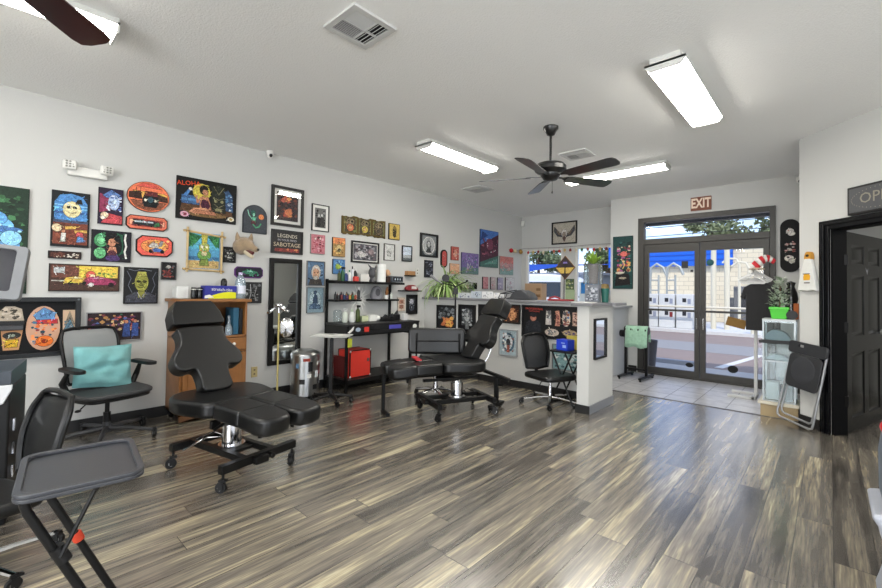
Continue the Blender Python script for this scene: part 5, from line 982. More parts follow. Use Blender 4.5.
b = B(); b.b2((X0, -.008, .15), (X1, -.0, .60)) if 0 else None
yd = -DD-.017
b = B().col('4a48a0'); b.b2((.06, yd-.005, .722), (.26, yd+.001, .772)); b.col('b8342c'); b.b2((-.33, yd-.005, .705), (-.26, yd+.001, .765)); b.col('9aa8b8'); b.prism(circ(-.42, .74, .035, .025, 14), yd-.005, yd+.001); b.col('d8d8d4'); b.prism(circ(.51, .735, .035, .03, 14), yd-.005, yd+.001); b.prism([(-.53, .74), (-.48, .78), (-.49, .74), (-.54, .70), (-.57, .71)], yd-.005, yd+.001); b.col('aab03a'); b.b2((-.56, yd+.002, .54), (-.50, yd+.006, .64)); b.obj('sticker', cmat, t)
b = B().col('c4392c'); 
t2 = thing('tool_case', 'red tool case standing on the lower shelf of the black workstation', 'case', (-4.36, 3.16, .15), R(90))
b = B().col('c8352a'); b.b2((-.155, -.12, .0), (.155, .12, .33)); b.obj('body', cglo, t2, bevel=.006)
for y in (-.118, .118):
    b = B()
    for x in (-.152, .152): b.box((x, y, .165), (.012, .012, .332))
    for z in (.003, .328): b.box((0, y, z), (.31, .012, .012))
    b.obj('edging', blackmt, t2)
b = B()
for x in (-.150, .150):
    for z in (.012, .318): b.ball((x, -.124, z), .014, 8, (1, .5, 1))
b.b2((.10, -.128, .18), (.125, -.12, .22)); b.obj('corner_caps', steel, t2)
b = B().col('5a1c1c'); b.b2((-4.54, 2.975, .15), (-4.32, 2.995, .40)); tag(b.obj('folder', cmat), 'dark red folder left of the red tool case on the lower shelf', 'folder')
def product(cat, label, y, x, z, h, r_, c, shape='bottle', cap='e0e0dc', group='products on the workstation', mm=None):
    t = on({'bottle': 'bottle', 'spray': 'spray_bottle', 'box': 'small_box', 'tub': 'tub'}[shape], cat, label, (x, y, z), R(90), group)
    b = B().col(c)
    if shape == 'box': b.b2((-r_, -r_*.7, 0), (r_, r_*.7, h)); b.obj('carton', cmat, t, bevel=.002); return t
    if shape == 'tub': b.lathe([(.001, 0), (r_*.9, 0), (r_, .01), (r_, h*.8), (.001, h*.8)]); b.obj('body', mm or cglo, t); b = B().col(cap); b.lathe([(.001, h*.8), (r_*1.05, h*.8), (r_*1.05, h), (.001, h)]); b.obj('lid', cglo, t); return t
    b.lathe([(.001, 0), (r_*.92, 0), (r_, .008), (r_, h*.62), (r_*.8, h*.72), (r_*.35, h*.8), (r_*.35, h*.86), (.001, h*.86)], n=16); b.obj('body', mm or cglo, t)
    b = B().col(cap)
    if shape == 'spray': b.lathe([(.001, h*.82), (r_*.42, h*.82), (r_*.42, h*.9), (.001, h*.9)]); b.box((.0, -.012, h*.95), (.02, .06, .022)); b.tube([(0, -.03, h*.93), (0, -.035, h*.85)], .004, 6)
    else: b.lathe([(.001, h*.82), (r_*.42, h*.82), (r_*.36, h), (.001, h)])
    b.obj('trigger' if shape == 'spray' else 'cap', cglo, t); return t
ZT, ZU, ZS = .807, 1.322, 1.092
product('spray bottle', 'white spray bottle at the left end of the desktop', 3.06, -4.44, ZT, .17, .032, 'c9d0c4', 'spray', 'd8d8d4')
product('bottle', 'white bottle with a dark label on the desktop', 3.15, -4.42, ZT, .16, .034, 'd8dad6', 'bottle', 'a4b49c')
product('spray bottle', 'dark green bottled sprayer with black trigger on the desktop', 3.24, -4.42, ZT, .21, .028, '3c4a1e', 'spray', '17181a')
product('box', 'pale green glove box on the desktop centre', 3.36, -4.46, ZT, .07, .05, 'b9c09c', 'box')
product('box', 'white tissue box on the desktop centre', 3.47, -4.44, ZT, .08, .06, 'd8d8d4', 'box')
b = B().col('e4e4e0'); b.ball((-4.44, 3.56, ZT+.035), .05, 10, (1, 1.1, .7)); tag(b.obj('crumpled_towel', cmat), 'crumpled white towel on the desktop behind the tissue box', 'towel')
def machine(y, label, w1=.10, h1=.08, c='121214'):
    t = on('tattoo_machine_kit', 'tattoo equipment', label, (-4.42, y, ZT), R(90)); b = B().col(c); b.b2((-w1/2, -.05, 0), (w1/2, .05, h1*.6)); b.obj('case', cglo, t, bevel=.006)
    b = B().col('2a2a2d'); b.tube([(-w1*.3, -.03, h1*.6), (-w1*.1, -.06, h1), (w1*.3, -.03, h1*.6)], .008, 8); b.lathe([(.001, 0), (.016, .0), (.016, .03), (.001, .03)], (w1*.2, 0, h1*.6), 12); b.obj('grip', cglo, t)
machine(3.66, 'black tattoo machine parts lying on the desktop centre right', .12)
machine(3.77, 'black coiled tattoo machine grips on the desktop right side', .09, .09)
machine(3.86, 'black power supply box at the right end of the desktop', .11, .13)
product('box', 'small white box with dark print at the right corner of the desktop', 3.93, -4.30, ZT, .09, .035, 'c9c9c8', 'box')
t = on('metal_jar', 'jar', 'embossed clear jar at the far left of the desktop', (-4.54, 3.02, ZT)); b = B(); b.lathe([(.001, 0), (.05, 0), (.055, .02), (.055, .13), (.04, .15), (.001, .15)]); b.obj('jar', acryl, t)
# ink bottles in rows on the left side shelf
cols_ = ['1c1c1e', '8a3a3c', '2a4a6c', '5a2a5a', 'b08a3a', '3a6a4a', 'a04a34', '24242a', 'c9a9a0', '3a3a6a', '7a1c24', '2c5a7a']
proto = None
for k_ in range(14):
    y = 2.975+(k_ % 7)*.042; x = -4.46 if k_ < 7 else -4.53
    t = on('ink_bottle', 'ink bottle', '', (x, y, ZS), 0, 'ink bottles on the small left shelf')
    tag(t, f'small {["black", "maroon", "navy", "purple", "ochre", "green", "rust"][k_ % 7]} ink bottle in the {"front" if k_ < 7 else "back"} row on the small left workstation shelf')
    b = B().col(['1c1c1e', '6a2428', '24365a', '4a2450', 'a87f34', '2f5a3c', '9a4a2c'][k_ % 7]); hh = .075 if k_ < 7 else .095
    b.lathe([(.001, 0), (.016, 0), (.0165, .004), (.0165, hh*.6), (.008, hh*.75), (.001, hh*.75)], n=12); b.obj('body', cglo, t)
    b = B().col('17171a' if k_ % 2 else 'b4b4b0'); b.cyl((0, 0, hh*.72), (0, 0, hh), .009, .005, n=10); b.obj('cap', cglo, t)
product('bottle', 'dark tall bottle with white cap at the end of the left shelf', 3.275, -4.46, ZS, .15, .02, '2a2a2e', 'bottle')
# sun shaped wall ornament
t = thing('sun_wall_ornament', 'white metal sunburst ornament on the wall between the small shelves', 'wall ornament', (LW, 3.41, 1.10), R(90))
b = B().col('dededa'); b.prism(circ(0, 0, .07, .075, 28), -.03, -.004); b.obj('sun_face', cglo, t, bevel=.006)
b = B().col('e2e2de')
for k_ in range(16):
    a = 2*math.pi*k_/16; c_, s_ = math.cos(a), math.sin(a); r1 = .19 if k_ % 2 else .15
    b.prism([(.075*c_-.010*s_, .078*s_+.010*c_), (.11*c_-.014*s_*(.5), .11*s_+.014*c_*.5), (r1*c_, r1*s_), (.11*c_+.007*s_, .11*s_-.007*c_), (.075*c_+.010*s_, .078*s_-.010*c_)], -.018, -.010)
b.obj('ray', cglo, t)
b = B().col('6a6a6a')
for x in (-.025, .025): b.prism(circ(x, .015, .010, .006, 10), -.0325, -.030)
b.prism([(-.025, -.03), (0, -.04), (.025, -.03), (0, -.034)], -.0325, -.030); b.prism([(-.006, .01), (.006, .01), (.009, -.012), (-.009, -.012)], -.035, -.030); b.obj('face_relief', cmat, t)
# grey stone head statue and brush on the right side shelf
t = on('stone_bust', 'figurine', 'grey stone arch figurine on the right workstation shelf', (-4.53, 3.62, ZS), R(90)); b = B(); b.prism(smooth([(-.075, 0), (-.08, .09), (-.05, .155), (0, .175), (.05, .155), (.08, .09), (.075, 0)], 3), -.03, .03); b.obj('body', mat('grey_stone', '77777c', .8, bump=.8, bscale=60, var=.3), t, bevel=.01)
b = B().col('4a4a4e'); b.prism(circ(0, .09, .04, .05), -.034, -.03); b.prism(circ(-.02, .10, .008, .006, 8), -.036, -.034); b.obj('carving', cmat, t)
t = on('brush_cup', 'cup', 'white cup holding a brown brush on the right workstation shelf', (-4.50, 3.77, ZS)); b = B().col('d8d8d4'); b.lathe([(.001, 0), (.028, 0), (.032, .055), (.028, .055), (.026, .006), (.001, .006)]); b.obj('cup', cglo, t); b = B().col('7a5230'); b.tube([(0, 0, .02), (.004, .004, .09), (.008, .008, .17)], [.012, .026, .01], 10); b.obj('brush', cmat, t)
product('bottle', 'small pale bottle beside the brush cup on the right shelf', 3.85, -4.49, ZS, .09, .018, 'c4ccc4', 'bottle')
# top shelf things
for i, (y, h, r_, c, sh, cp, lb) in enumerate(((3.005, .13, .022, '3a4420', 'bottle', '20241a', 'olive green bottle at the left end of the top shelf'), (3.055, .17, .024, '2c5a3c', 'spray', '17181a', 'green spray bottle on the top shelf'), (3.105, .12, .026, '2a3a6a', 'bottle', 'e0e0dc', 'blue squat bottle on the top shelf'), (3.155, .14, .022, 'd8d8d4', 'bottle', '3a8a5a', 'white bottle with green cap on the top shelf'), (3.20, .19, .020, 'c9ccd0', 'bottle', '2a2a2c', 'tall silver bottle on the top shelf'), (3.245, .17, .022, '17181a', 'bottle', 'd0d0cc', 'black bottle with white cap on the top shelf'))):
    product('bottle', lb, y, -4.50, ZU, h, r_, c, sh, cp)
product('box', 'red small box at the front edge of the top shelf', 3.215, -4.445, ZU, .06, .03, 'c84a44', 'box')
product('box', 'white lettered box in the middle of the top shelf', 3.36, -4.49, ZU, .095, .065, 'd0cec8', 'box')
b = B().col('8a8a88'); b.b2((-4.443, 3.33, ZU+.05), (-4.4415, 3.40, ZU+.058)); b.b2((-4.443, 3.32, ZU+.035), (-4.4415, 3.39, ZU+.042)); 
t = on('skull_figurine', 'figurine', 'dark grey skull figurine between white box and paper roll on the shelf', (-4.50, 3.515, ZU), R(90)); b = B(); b.ball((0, 0, .12), .06, 14, (.8, .9, 1.25)); b.lathe([(.001, 0), (.04, 0), (.03, .03), (.02, .06)]); b.obj('skull', mat('grey_stone_dark', '4f4f52', .7, bump=.7, bscale=60, var=.35), t)
b = B(); b.tube([(-.02, -.03, .16), (-.05, -.02, .2), (-.07, 0, .23)], [.016, .012, .003], 8); b.tube([(.02, -.03, .16), (.05, -.02, .2), (.07, 0, .225)], [.016, .012, .003], 8); b.obj('horn', mat('grey_stone_dark', '4f4f52'), t)
t = on('paper_towel_roll', 'paper roll', 'white paper towel roll standing on the top shelf', (-4.49, 3.665, ZU)); b = B().col('e0e0dc'); b.lathe([(.02, 0), (.062, 0), (.062, .24), (.02, .24)], n=28); b.obj('roll', cmat, t); b = B().col('a98e6c'); b.lathe([(.019, 0), (.0195, .242)], n=16); b.obj('core', cmat, t)
t = on('figurine', 'figurine', 'peach and brown figurine right of the paper roll', (-4.52, 3.80, ZU)); b = B().col('3a2a24'); b.b2((-.03, -.03, 0), (.03, .03, .08)); b.obj('plinth', cmat, t); b = B().col('c9a07c'); b.ball((0, 0, .13), .035, 10, (1, 1, 1.4)); b.ball((0, -.035, .15), .02, 8); b.ball((0, .03, .12), .022, 8); b.obj('body', cmat, t)
t = on('radio', 'radio', 'grey clock radio at the right end of the top shelf', (-4.50, 3.93, ZU+.002), R(90)); b = B().col('4a5058'); b.b2((-.10, -.05, 0), (.10, .05, .085)); b.obj('case', cglo, t, bevel=.006); b = B().col('17181c'); b.b2((-.085, -.053, .02), (.085, -.049, .07)); b.col('aab4c0'); [b.b2((-.06+i*.045, -.0545, .03), (-.04+i*.045, -.0525, .055)) for i in range(3)]; b.obj('display', cmat, t)
# small wall shelves near the corner
def wshelf(y, z, w1, label, d1=.12):
    t = thing('wall_shelf', label, 'shelf', (LW, y, z), R(90)); b = B(); b.prism([(-w1/2, 0), (w1/2, 0), (w1/2-.015, -d1), (-w1/2+.015, -d1)], -.018, 0, 'XY'); b.obj('board', blackmt, t, bevel=.003); return t
wshelf(4.30, 1.215, .40, 'small dark wall shelf right of the workstation with red figurine')
wshelf(4.31, 1.44, .17, 'tiny black wall shelf holding a wooden box', .09)
b = B().col('a07850'); b.b2((LW+.005, 4.23, 1.44), (LW+.08, 4.38, 1.50)); tag(b.obj('wooden_box', cmat, bevel=.003), 'small light wooden box on the tiny black wall shelf', 'box')
t = on('red_car_toy', 'figurine', 'red and white toy on the small wall shelf right of the workstation', (LW+.06, 4.33, 1.215), R(90)); b = B().col('8a2a30'); b.prism(smooth([(-.11, 0), (-.12, .05), (-.04, .08), (.06, .07), (.10, .03), (.10, 0)], 3), -.025, .025); b.obj('body', cglo, t, bevel=.006); b = B().col('d0ccc8'); b.b2((-.03, -.028, .02), (.07, -.026, .06)); b.obj('panel', cmat, t)
wshelf(4.90, 1.10, .50, 'dark wall shelf under the spider plant', .16)
for i, (y, c, lb) in enumerate(((4.69, 'b4b4b0', 'pale tin at the left end of the plant shelf'), (4.75, '2a2a2c', 'black tin beside the pale one on the plant shelf'), (4.82, '7a2a2c', 'dark red tin on the plant shelf'), (4.89, '1c1c1e', 'black box next to the spider plant pot'))):
    b = B().col(c); b.b2((LW+.02, y-.028, 1.10), (LW+.12, y+.028, 1.25-.01*i)); tag(b.obj('tin', cglo, bevel=.003), lb, 'tin', 'tins on the plant shelf')
# rack shelf near the prints
t = thing('wall_rack', 'narrow dark wall rack of small bottles left of the four prints', 'rack', (LW, 5.62, 1.25), R(90))
b = B(); b.b2((-.26, -.08, 0), (.26, 0, .012)); b.b2((-.26, -.08, .10), (.26, -.074, .112)); b.b2((-.26, -.08, 0), (-.25, 0, .112)); b.b2((.25, -.08, 0), (.26, 0, .112)); b.obj('frame', blackmt, t)
for i in range(6):
    b = B().col(['b4b4b4', '6a4a4c', '3a4a6a', 'c4a0a0', '7a7a7c', '5a6a5a'][i]); b.cyl((LW+.04, 5.42+i*.08, 1.2625), (LW+.04, 5.42+i*.08, 1.335), .02, .016, n=10); tag(b.obj('small_bottle', cglo), f'{["light grey", "brown", "navy", "pink", "grey", "sage"][i]} small bottle in the narrow wall rack', 'bottle', 'bottles in the wall rack')
# ================================================================ PLANTS, LEDGE, ENTRY, LEFT FOREGROUND
green = mat('leaf_green', '86a85a', .55, var=.35, vscale=30)
green2 = mat('leaf_light', 'b4c88c', .55, var=.3, vscale=30)
def strap_leaf(b, p, a, el, Ln, wd, droop, n=7):
    pts = []; x = z = 0; ang_ = el
    for i in range(n+1):
        pts.append((x, z)); x += Ln/n*math.cos(ang_); z += Ln/n*math.sin(ang_); ang_ -= droop/n
    c_, s_ = math.cos(a), math.sin(a); vs = []
    for i, (x, z) in enumerate(pts):
        w_ = wd*(math.sin(math.pi*(i/n*.85+.12)))*(1 if i < n else .05)
        for q, dz in ((-1, .3*w_), (0, 0), (1, .3*w_)): vs.append((p[0]+x*c_-q*w_*s_, p[1]+x*s_+q*w_*c_, p[2]+z+dz))
    b.add(vs, [(i*3+j, i*3+j+1, i*3+j+4, i*3+j+3) for i in range(n) for j in (0, 1)])
t = thing('spider_plant', 'spider plant with long drooping light green leaves on the wall shelf', 'plant', (LW+.17, 4.98, 1.100), 0)
b = B().col('8a8478'); b.lathe([(.001, 0), (.06, 0), (.075, .11), (.068, .11), (.06, .09), (.001, .09)]); b.obj('pot', cmat, t)
rg = random.Random(5); b = B(); b2_ = B()
for i in range(230):
    strap_leaf(b if i % 3 else b2_, (rg.uniform(-.03, .03), rg.uniform(-.03, .03), .10), rg.uniform(-1.9, 1.9) if i % 4 else rg.uniform(1.9, 4.4), rg.uniform(.3, 1.5), rg.uniform(.36, .78)*(.45 if i % 4 == 0 else 1), .010, rg.uniform(1.8, 3.2))
for v_ in (b, b2_):
    for i, p in enumerate(v_.v): v_.v[i] = Vector((max(p.x, -.15), p.y, max(p.z, .02) if -.42 < p.y < .0 else p.z))
o = b.obj('leaves', green, t, ang=180); b2_.obj('variegated_leaves', green2, t, ang=180)
# clip lamp stand in front of the plant
t = thing('arm_lamp_stand', 'black three armed lamp stand rising behind the reclined chair', 'lamp', (-3.28, 3.81, 0), R(40))
b = B(); b.lathe([(.001, 0), (.13, 0), (.13, .015), (.02, .025)]); b.cyl((0, 0, .02), (0, 0, 1.20), .010); b.obj('pole', blackmt, t)
b = B(); b.box((0, 0, 1.215), (.055, .055, .075)); b.cyl((0, 0, 1.25), (0, 0, 1.28), .014); b.obj('control_box', blackpl, t, bevel=.005)
for pts in ([(0, 0, 1.27), (-.09, 0, 1.295), (-.17, 0, 1.31)], [(0, 0, 1.27), (.06, 0, 1.30), (.13, 0, 1.33)], [(0, 0, 1.27), (-.05, .03, 1.32), (-.12, .05, 1.33)]):
    b = B(); b.tube(pts, .006, 8); arm = b.obj('arm', blackmt, t)
b = B(); b.tube([(-.17, 0, 1.31), (-.23, 0, 1.345), (-.30, -.01, 1.40)], [.006, .014, .017], 12); b.obj('lamp_head', mat('lamp_head_grey', '77777a', .4), t)
b = B(); b.lathe([(.001, -.008), (.040, -.008), (.045, 0), (.040, .008), (.001, .008)], (-.12, .04, 1.37), 20, 'Y'); b.obj('magnifier', acryl, t)
b = B(); b.lathe([(.036, -.009), (.046, -.009), (.046, .009), (.036, .009)], (-.12, .04, 1.37), 20, 'Y'); b.obj('magnifier_rim', blackpl, t)
b = B(); b.ball((.135, 0, 1.34), .014, 8); b.obj('arm_tip', blackpl, t)
# ledge things
LZ = 1.116
def sheetbox(x0, x1, y, h, label, c, nm='drawing_sheet', cat='paper', seed=1):
    t = thing(nm, label, cat, ((x0+x1)/2, y, LZ), 0, 'sketch sheets leaning on the ledge'); w1 = (x1-x0)
    b = B().col(c); b.b2((-w1/2, -.004, 0), (w1/2, .004, h)); b.obj('sheet', cmat, t)
    b = B(); art_shapes = [('n', seed, 16, .14, ['8a8c90', '5c6068', 'b4b8bc', '7a84a0'], .08, .15, .92, .85)]
    b.X = Matrix.Translation((0, 0, h/2)); art(b, w1, h, art_shapes, -.0042); b.obj('artwork', artm, t)
for i, (x0, x1, h, lb) in enumerate(((-4.10, -3.86, .075, 'pale sketch sheet on the ledge nearest the spider plant'), (-3.85, -3.66, .10, 'bluish sketch sheet on the ledge below the wall rack'), (-3.65, -3.46, .10, 'sketch sheet with small grey figures at the middle of the ledge'), (-3.45, -3.28, .085, 'pale sheet on the ledge left of the laminator'))):
    sheetbox(x0, x1, 4.82, h, lb, ['c4c8cc', 'b4bcc4', 'cfd0d0', 'd4d4d2'][i], seed=i+5)
t = thing('laminator', 'grey curved machine with open wire lid on the ledge', 'office machine', (-2.94, 4.76, LZ), 0)
b = B().col('3c3d40'); b.prism([(-.20, 0), (.16, 0), (.16, .03), (.12, .085), (.03, .125), (-.06, .12), (-.12, .07), (-.14, .03), (-.20, .02)], -.10, .10); b.obj('housing', cglo, t, bevel=.008)
b = B(); b.tube([(-.33, -.08, .012), (-.30, -.08, .075), (-.05, -.08, .125)], .006, 6); b.tube([(-.33, .08, .012), (-.30, .08, .075), (-.05, .08, .125)], .006, 6); b.tube([(-.30, -.08, .075), (-.30, .08, .075)], .006, 6); b.tube([(-.33, -.08, .012), (-.33, .08, .012)], .006, 6); b.obj('wire_lid', blackmt, t)
b = B().col('8a2c30'); b.prism(smooth([(-2.57, 4.72), (-2.42, 4.70), (-2.27, 4.74), (-2.27, 4.80), (-2.42, 4.78), (-2.56, 4.82)], 3), LZ, LZ+.022, 'XY'); b.tube([(-2.56, 4.74, LZ+.03), (-2.50, 4.78, LZ+.05), (-2.42, 4.76, LZ+.03)], .012, 8); tag(b.obj('red_scarf', cmat, bevel=.005), 'dark red cloth lying on the ledge under the diamond sign', 'cloth')
# diamond sign on a small easel
t = thing('diamond_sign', 'black and yellow diamond sign with a tree silhouette above the ledge', 'sign', (-2.37, 4.80, LZ), 0)
b = B(); b.b2((-.06, -.02, 0), (.06, .02, .012)); b.cyl((-.02, 0, .01), (-.02, 0, .52), .006, n=8); b.obj('stand', blackmt, t)
cz = .405
b = B().col('6a4a2c'); b.prism([(.0, cz-.145), (.13, cz), (.0, cz+.145), (-.13, cz)], -.02, -.008); b.obj('board', cmat, t)
b = B().col('2c2224'); b.flat([(.0, cz-.135), (.12, cz), (.0, cz+.135), (-.12, cz)], -.0203); b.col('b4942c'); b.flat([(-.118, cz), (.118, cz), (.055, cz-.07), (-.055, cz-.07)], -.0206); b.col('231c1c'); b.flat([(-.012, cz-.10), (.012, cz-.10), (.006, cz+.02), (-.006, cz+.02)], -.0209); b.flat(circ(.005, cz+.025, .04, .028), -.0211); b.col('6a5aa8'); b.flat([(-.03, cz+.05), (.035, cz+.05), (.02, cz+.07), (-.02, cz+.07)], -.0212); b.obj('artwork', artm, t)
t = thing('small_card', 'small greenish photo card under the diamond sign', 'card', (-2.345, 4.86, LZ), 0)
b = B().col('4a5a3c'); b.b2((-.055, -.003, .14), (.055, .003, .27)); art_b = b; b.obj('card', cmat, t); b = B().col('8a9a7a'); b.b2((-.06, .004, 0), (.06, .01, .14)); b.obj('holder', cmat, t)
b = B(); b.X = Matrix.Translation((0, 0, .205)); art(b, .11, .13, [('n', 9, 20, .3, ['8a9a5c', 'b4b490', '3a4a5c'])], -.0032); b.obj('artwork', artm, t)
# tall glass lantern with plant
t = thing('mosaic_vase', 'tall clear vase with patterned grey lower half on the ledge end', 'vase', (-1.96, 4.64, LZ), R(8))
b = B().col('6c7078'); b.b2((-.075, -.06, 0), (.075, .06, .20)); b.obj('patterned_base', cglo, t, bevel=.004)
b = B(); b.X = Matrix.Translation((0, 0, .10)); art(b, .145, .19, [('n', 81, 50, .25, ['9a9ea8', '4a4e58', 'c0c4cc', '5a5f6a'])], -.0602); b.obj('artwork', artm, t)
b = B()
b.b2((-.085, -.07, .201), (.085, .07, .206)); b.b2((-.085, -.07, .42), (.085, -.066, .425))
for x0, y0, x1, y1 in ((-.085, -.07, -.081, .07), (.081, -.07, .085, .07), (-.085, -.07, .085, -.066), (-.085, .066, .085, .07)): b.b2((x0, y0, .206), (x1, y1, .42))
b.obj('glass_box', acryl, t)
b = B()
for x in (-.083, .083):
    for y in (-.068, .068): b.b2((x-.004, y-.004, .2), (x+.004, y+.004, .425))
for y in (-.068, .068): b.b2((-.087, y-.004, .418), (.087, y+.004, .427))
for x in (-.083, .083): b.b2((x-.004, -.07, .418), (x+.004, .07, .427))
b.obj('metal_rim', mat('lead_edge', '4a4c50', .35, metal=.5), t)
t = thing('succulent', 'spiky bright green succulent in the clear vase on the ledge end', 'plant', (-1.96, 4.64, LZ+.206), 0)
b = B().col('8a7a78'); b.lathe([(.001, 0), (.05, 0), (.055, .216), (.001, .216)]); b.obj('pot', cmat, t)
rg = random.Random(8); b = B()
for i in range(30): strap_leaf(b, (0, 0, .215), i*2.4, rg.uniform(.45, 1.4), rg.uniform(.12, .17), .020, rg.uniform(-.3, .5), 5)
b.obj('leaves', mat('succulent_green', '7fa03c', .45, var=.3, vscale=30), t, ang=180)
t = thing('tumbler', 'dark teal tumbler on the ledge right of the patterned vase', 'tumbler', (-1.84, 4.68, LZ)); b = B().col('1f5a50'); b.lathe([(.001, 0), (.034, 0), (.044, .155), (.040, .155), (.031, .006), (.001, .006)], n=24); b.obj('cup', cglo, t)
b = B().col('d8d8d4'); b.b2((-2.02, 4.22, LZ), (-1.84, 4.46, LZ+.006)); tag(b.obj('loose_paper', cmat), 'white sheet of paper on the wing wall ledge below the vase', 'paper')
# garland of small ornaments over the windows
t = thing('garland', 'string of small coloured hanging ornaments along the window tops', 'garland', (0, 0, 0))
b = B(); b.tube([(LW+.02, 6.95, 2.04), (LW+.03, 7.2, 2.03), (LW+.05, 7.42, 2.09), (-4.1, 7.41, 2.08), (-3.65, 7.41, 2.07), (-3.2, 7.41, 2.085), (-2.7, 7.41, 2.08)], .003, 5); b.obj('cord', blackmt, t)
rg = random.Random(12)
for i in range(17):
    x = LW+.18+i*.112; c = ['b4343a', 'c9b070', '8a3a3c', 'd8ccb0', '5a7a4a', 'b86a5a'][i % 6]
    b = B().col(c); z = 2.005+rg.uniform(-.015, .01); b.ball((x, 7.405, z), .026, 8, (1, .6, 1.2)); b.cyl((x, 7.405, z+.02), (x, 7.408, 2.085), .0012, n=4); b.col('d8ccb0'); b.ball((x+.01, 7.395, z-.035), .014, 6); b.obj('ornament', cmat, t)
for y, c, r_ in ((6.99, 'b8202c', .045), (7.12, 'd0c4a0', .04), (7.33, 'b08a4a', .045)):
    b = B().col(c); b.ball((LW+.05, y, 2.02), r_, 10, (.8, 1, 1)); b.col('d8c490'); b.ball((LW+.05, y+.04, 2.01), r_*.5, 8); b.obj('ornament', cmat, t)
# window sill boxes and blinds seen beyond the ledge
b = B().col('b99a7c'); b.b2((-4.40, 7.20, 1.0), (-4.02, 7.40, 1.27)); 
t = thing('cardboard_boxes', 'tan cardboard box standing by the left far window', 'box', (-4.20, 7.27, .86)); b = B().col('b89878'); b.b2((-.19, -.10, 0), (.17, .10, .52)); b.obj('box', cmat, t, bevel=.003); b = B().col('8a6a4c'); b.b2((.06, -.102, .26), (.15, -.10, .31)); b.b2((.06, -.102, .38), (.15, -.10, .43)); b.obj('handle_slot', cmat, t)
b = B(); b.b2((LW+.001, 6.98, .82), (-2.65, WY-.031, .86)); struct('trim_4', b, mat('window_counter', 'c8c7c2', .5))
t = thing('window_poster', 'small blue and white poster stuck on the right far window', 'poster', (-3.28, WY+.03, 1.30)); b = B().col('d4e0ea'); b.b2((-.14, 0, -.25), (.14, .003, .12)); b.obj('sheet', cmat, t); b = B().col('3a86d0'); b.b2((-.11, -.001, -.10), (.11, -.0002, .10)); b.obj('print', cmat, t)
t = thing('straw_hat', 'tan straw hat on a white stand by the right far window', 'hat', (-2.86, 7.25, .86)); b = B().col('a89060'); b.lathe([(.001, .52), (.06, .51), (.08, .44), (.13, .42), (.13, .41), (.07, .42), (.001, .42)][::-1], n=20); b.obj('hat', cmat, t); b = B().col('d8d4cc'); b.lathe([(.001, 0), (.09, 0), (.10, .30), (.06, .41), (.001, .42)], n=18); b.obj('stand', cmat, t)
# folding tray beside the task chair with a blue box
t = thing('folding_side_table', 'small black folding table with crossed legs beside the task chair', 'table', (-2.14, 4.40, 0), R(-4))
b = B(); b.prism(rrect(-.15, -.15, .15, .15, .03), .565, .585, 'XY'); b.obj('tray_top', blackpl, t, bevel=.003)
for y in (-.12, .12):
    b = B(); b.tube([(-.14, y, .0), (.12, y, .565)], .010, 8); b.tube([(.14, y, .0), (-.12, y, .565)], .010, 8); b.obj('leg', blackmt, t)
b = B(); b.tube([(-.14, -.12, .01), (-.14, .12, .01)], .010, 8); b.tube([(.14, -.12, .01), (.14, .12, .01)], .010, 8); b.obj('foot_bar', blackmt, t)
t = thing('glove_box', 'bright blue box on the small folding table beside the task chair', 'box', (-2.16, 4.38, .586), R(-12)); b = B().col('2440c0'); b.b2((-.075, -.06, 0), (.075, .06, .115)); b.obj('carton', cglo, t, bevel=.002); b = B().col('9ab0e0'); b.b2((.01, -.0605, .03), (.055, -.06, .06)); b.b2((-.01, -.0605, .075), (.04, -.06, .085)); b.obj('print', cmat, t)
b = B().col('b8a84a'); b.b2((-2.19, 4.47, .586), (-2.03, 4.53, .735)); tag(b.obj('yellow_packet', cmat, bevel=.004), 'yellow packet standing behind the bright blue box', 'packet')
# entry: rack with green cloth
t = thing('armrest_rack', 'black metal H-base stand with a padded roll near the entry counter', 'stand', (-2.07, 6.40, .0), R(-4))
b = B()
for x in (-.14, .15): b.b2((x-.018, -.018, .04), (x+.018, .018, .64)); b.b2((x-.20, -.02, .03), (x+.20, .02, .055)) if 0 else b.b2((x-.02, -.24, .025), (x+.02, .24, .05))
b.b2((-.14, -.012, .12), (.15, .012, .145)); b.obj('frame', blackmt, t, bevel=.003)
b = B(); b.lathe([(.001, -.03), (.05, -.03), (.05, .03), (.001, .03)], (-.19, 0, .63), 20, 'X'); b.obj('knob', blackpl, t)
b = B(); b.cyl((-.15, 0, .69), (.18, 0, .69), .055, n=20); b.obj('pad', leather, t)
for x in (-.14, .15):
    for y in (-.22, .22): b = B(); b.cyl((x, y, 0), (x, y, .026), .015, n=10); b.obj('foot', blackpl, t)
b = B(); vs, fs = [], []; nx, nz2 = 12, 22
prof = [(-.075, .42), (-.07, .48), (-.066, .56), (-.062, .64), (-.05, .70), (-.02, .725), (.02, .725), (.05, .70), (.062, .64), (.066, .56), (.07, .50)]
for i, (y, z) in enumerate(prof):
    for j in range(nx+1): vs.append((-.13+.31*j/nx, y+.006*math.sin(j*1.7+i*.6), z-.012*math.sin(j*.9)*(i == 0)))
for i in range(len(prof)-1):
    for j in range(nx): a = i*(nx+1)+j; fs.append((a, a+1, a+nx+2, a+nx+1))
Mg = Matrix.Translation((-2.07, 6.40, .03)) @ Matrix.Rotation(R(-4), 4, 'Z'); b.add([Mg @ Vector(v) for v in vs], fs)
o = b.obj('green_towel', mat('mint_towel', '8fb49c', .9, bump=.7, bscale=50, var=.25, vscale=30, sheen=.3), ang=180); md = o.modifiers.new('s', 'SOLIDIFY'); md.thickness = .008; tag(o, 'mint green patterned towel draped over the padded stand at the entry', 'towel')
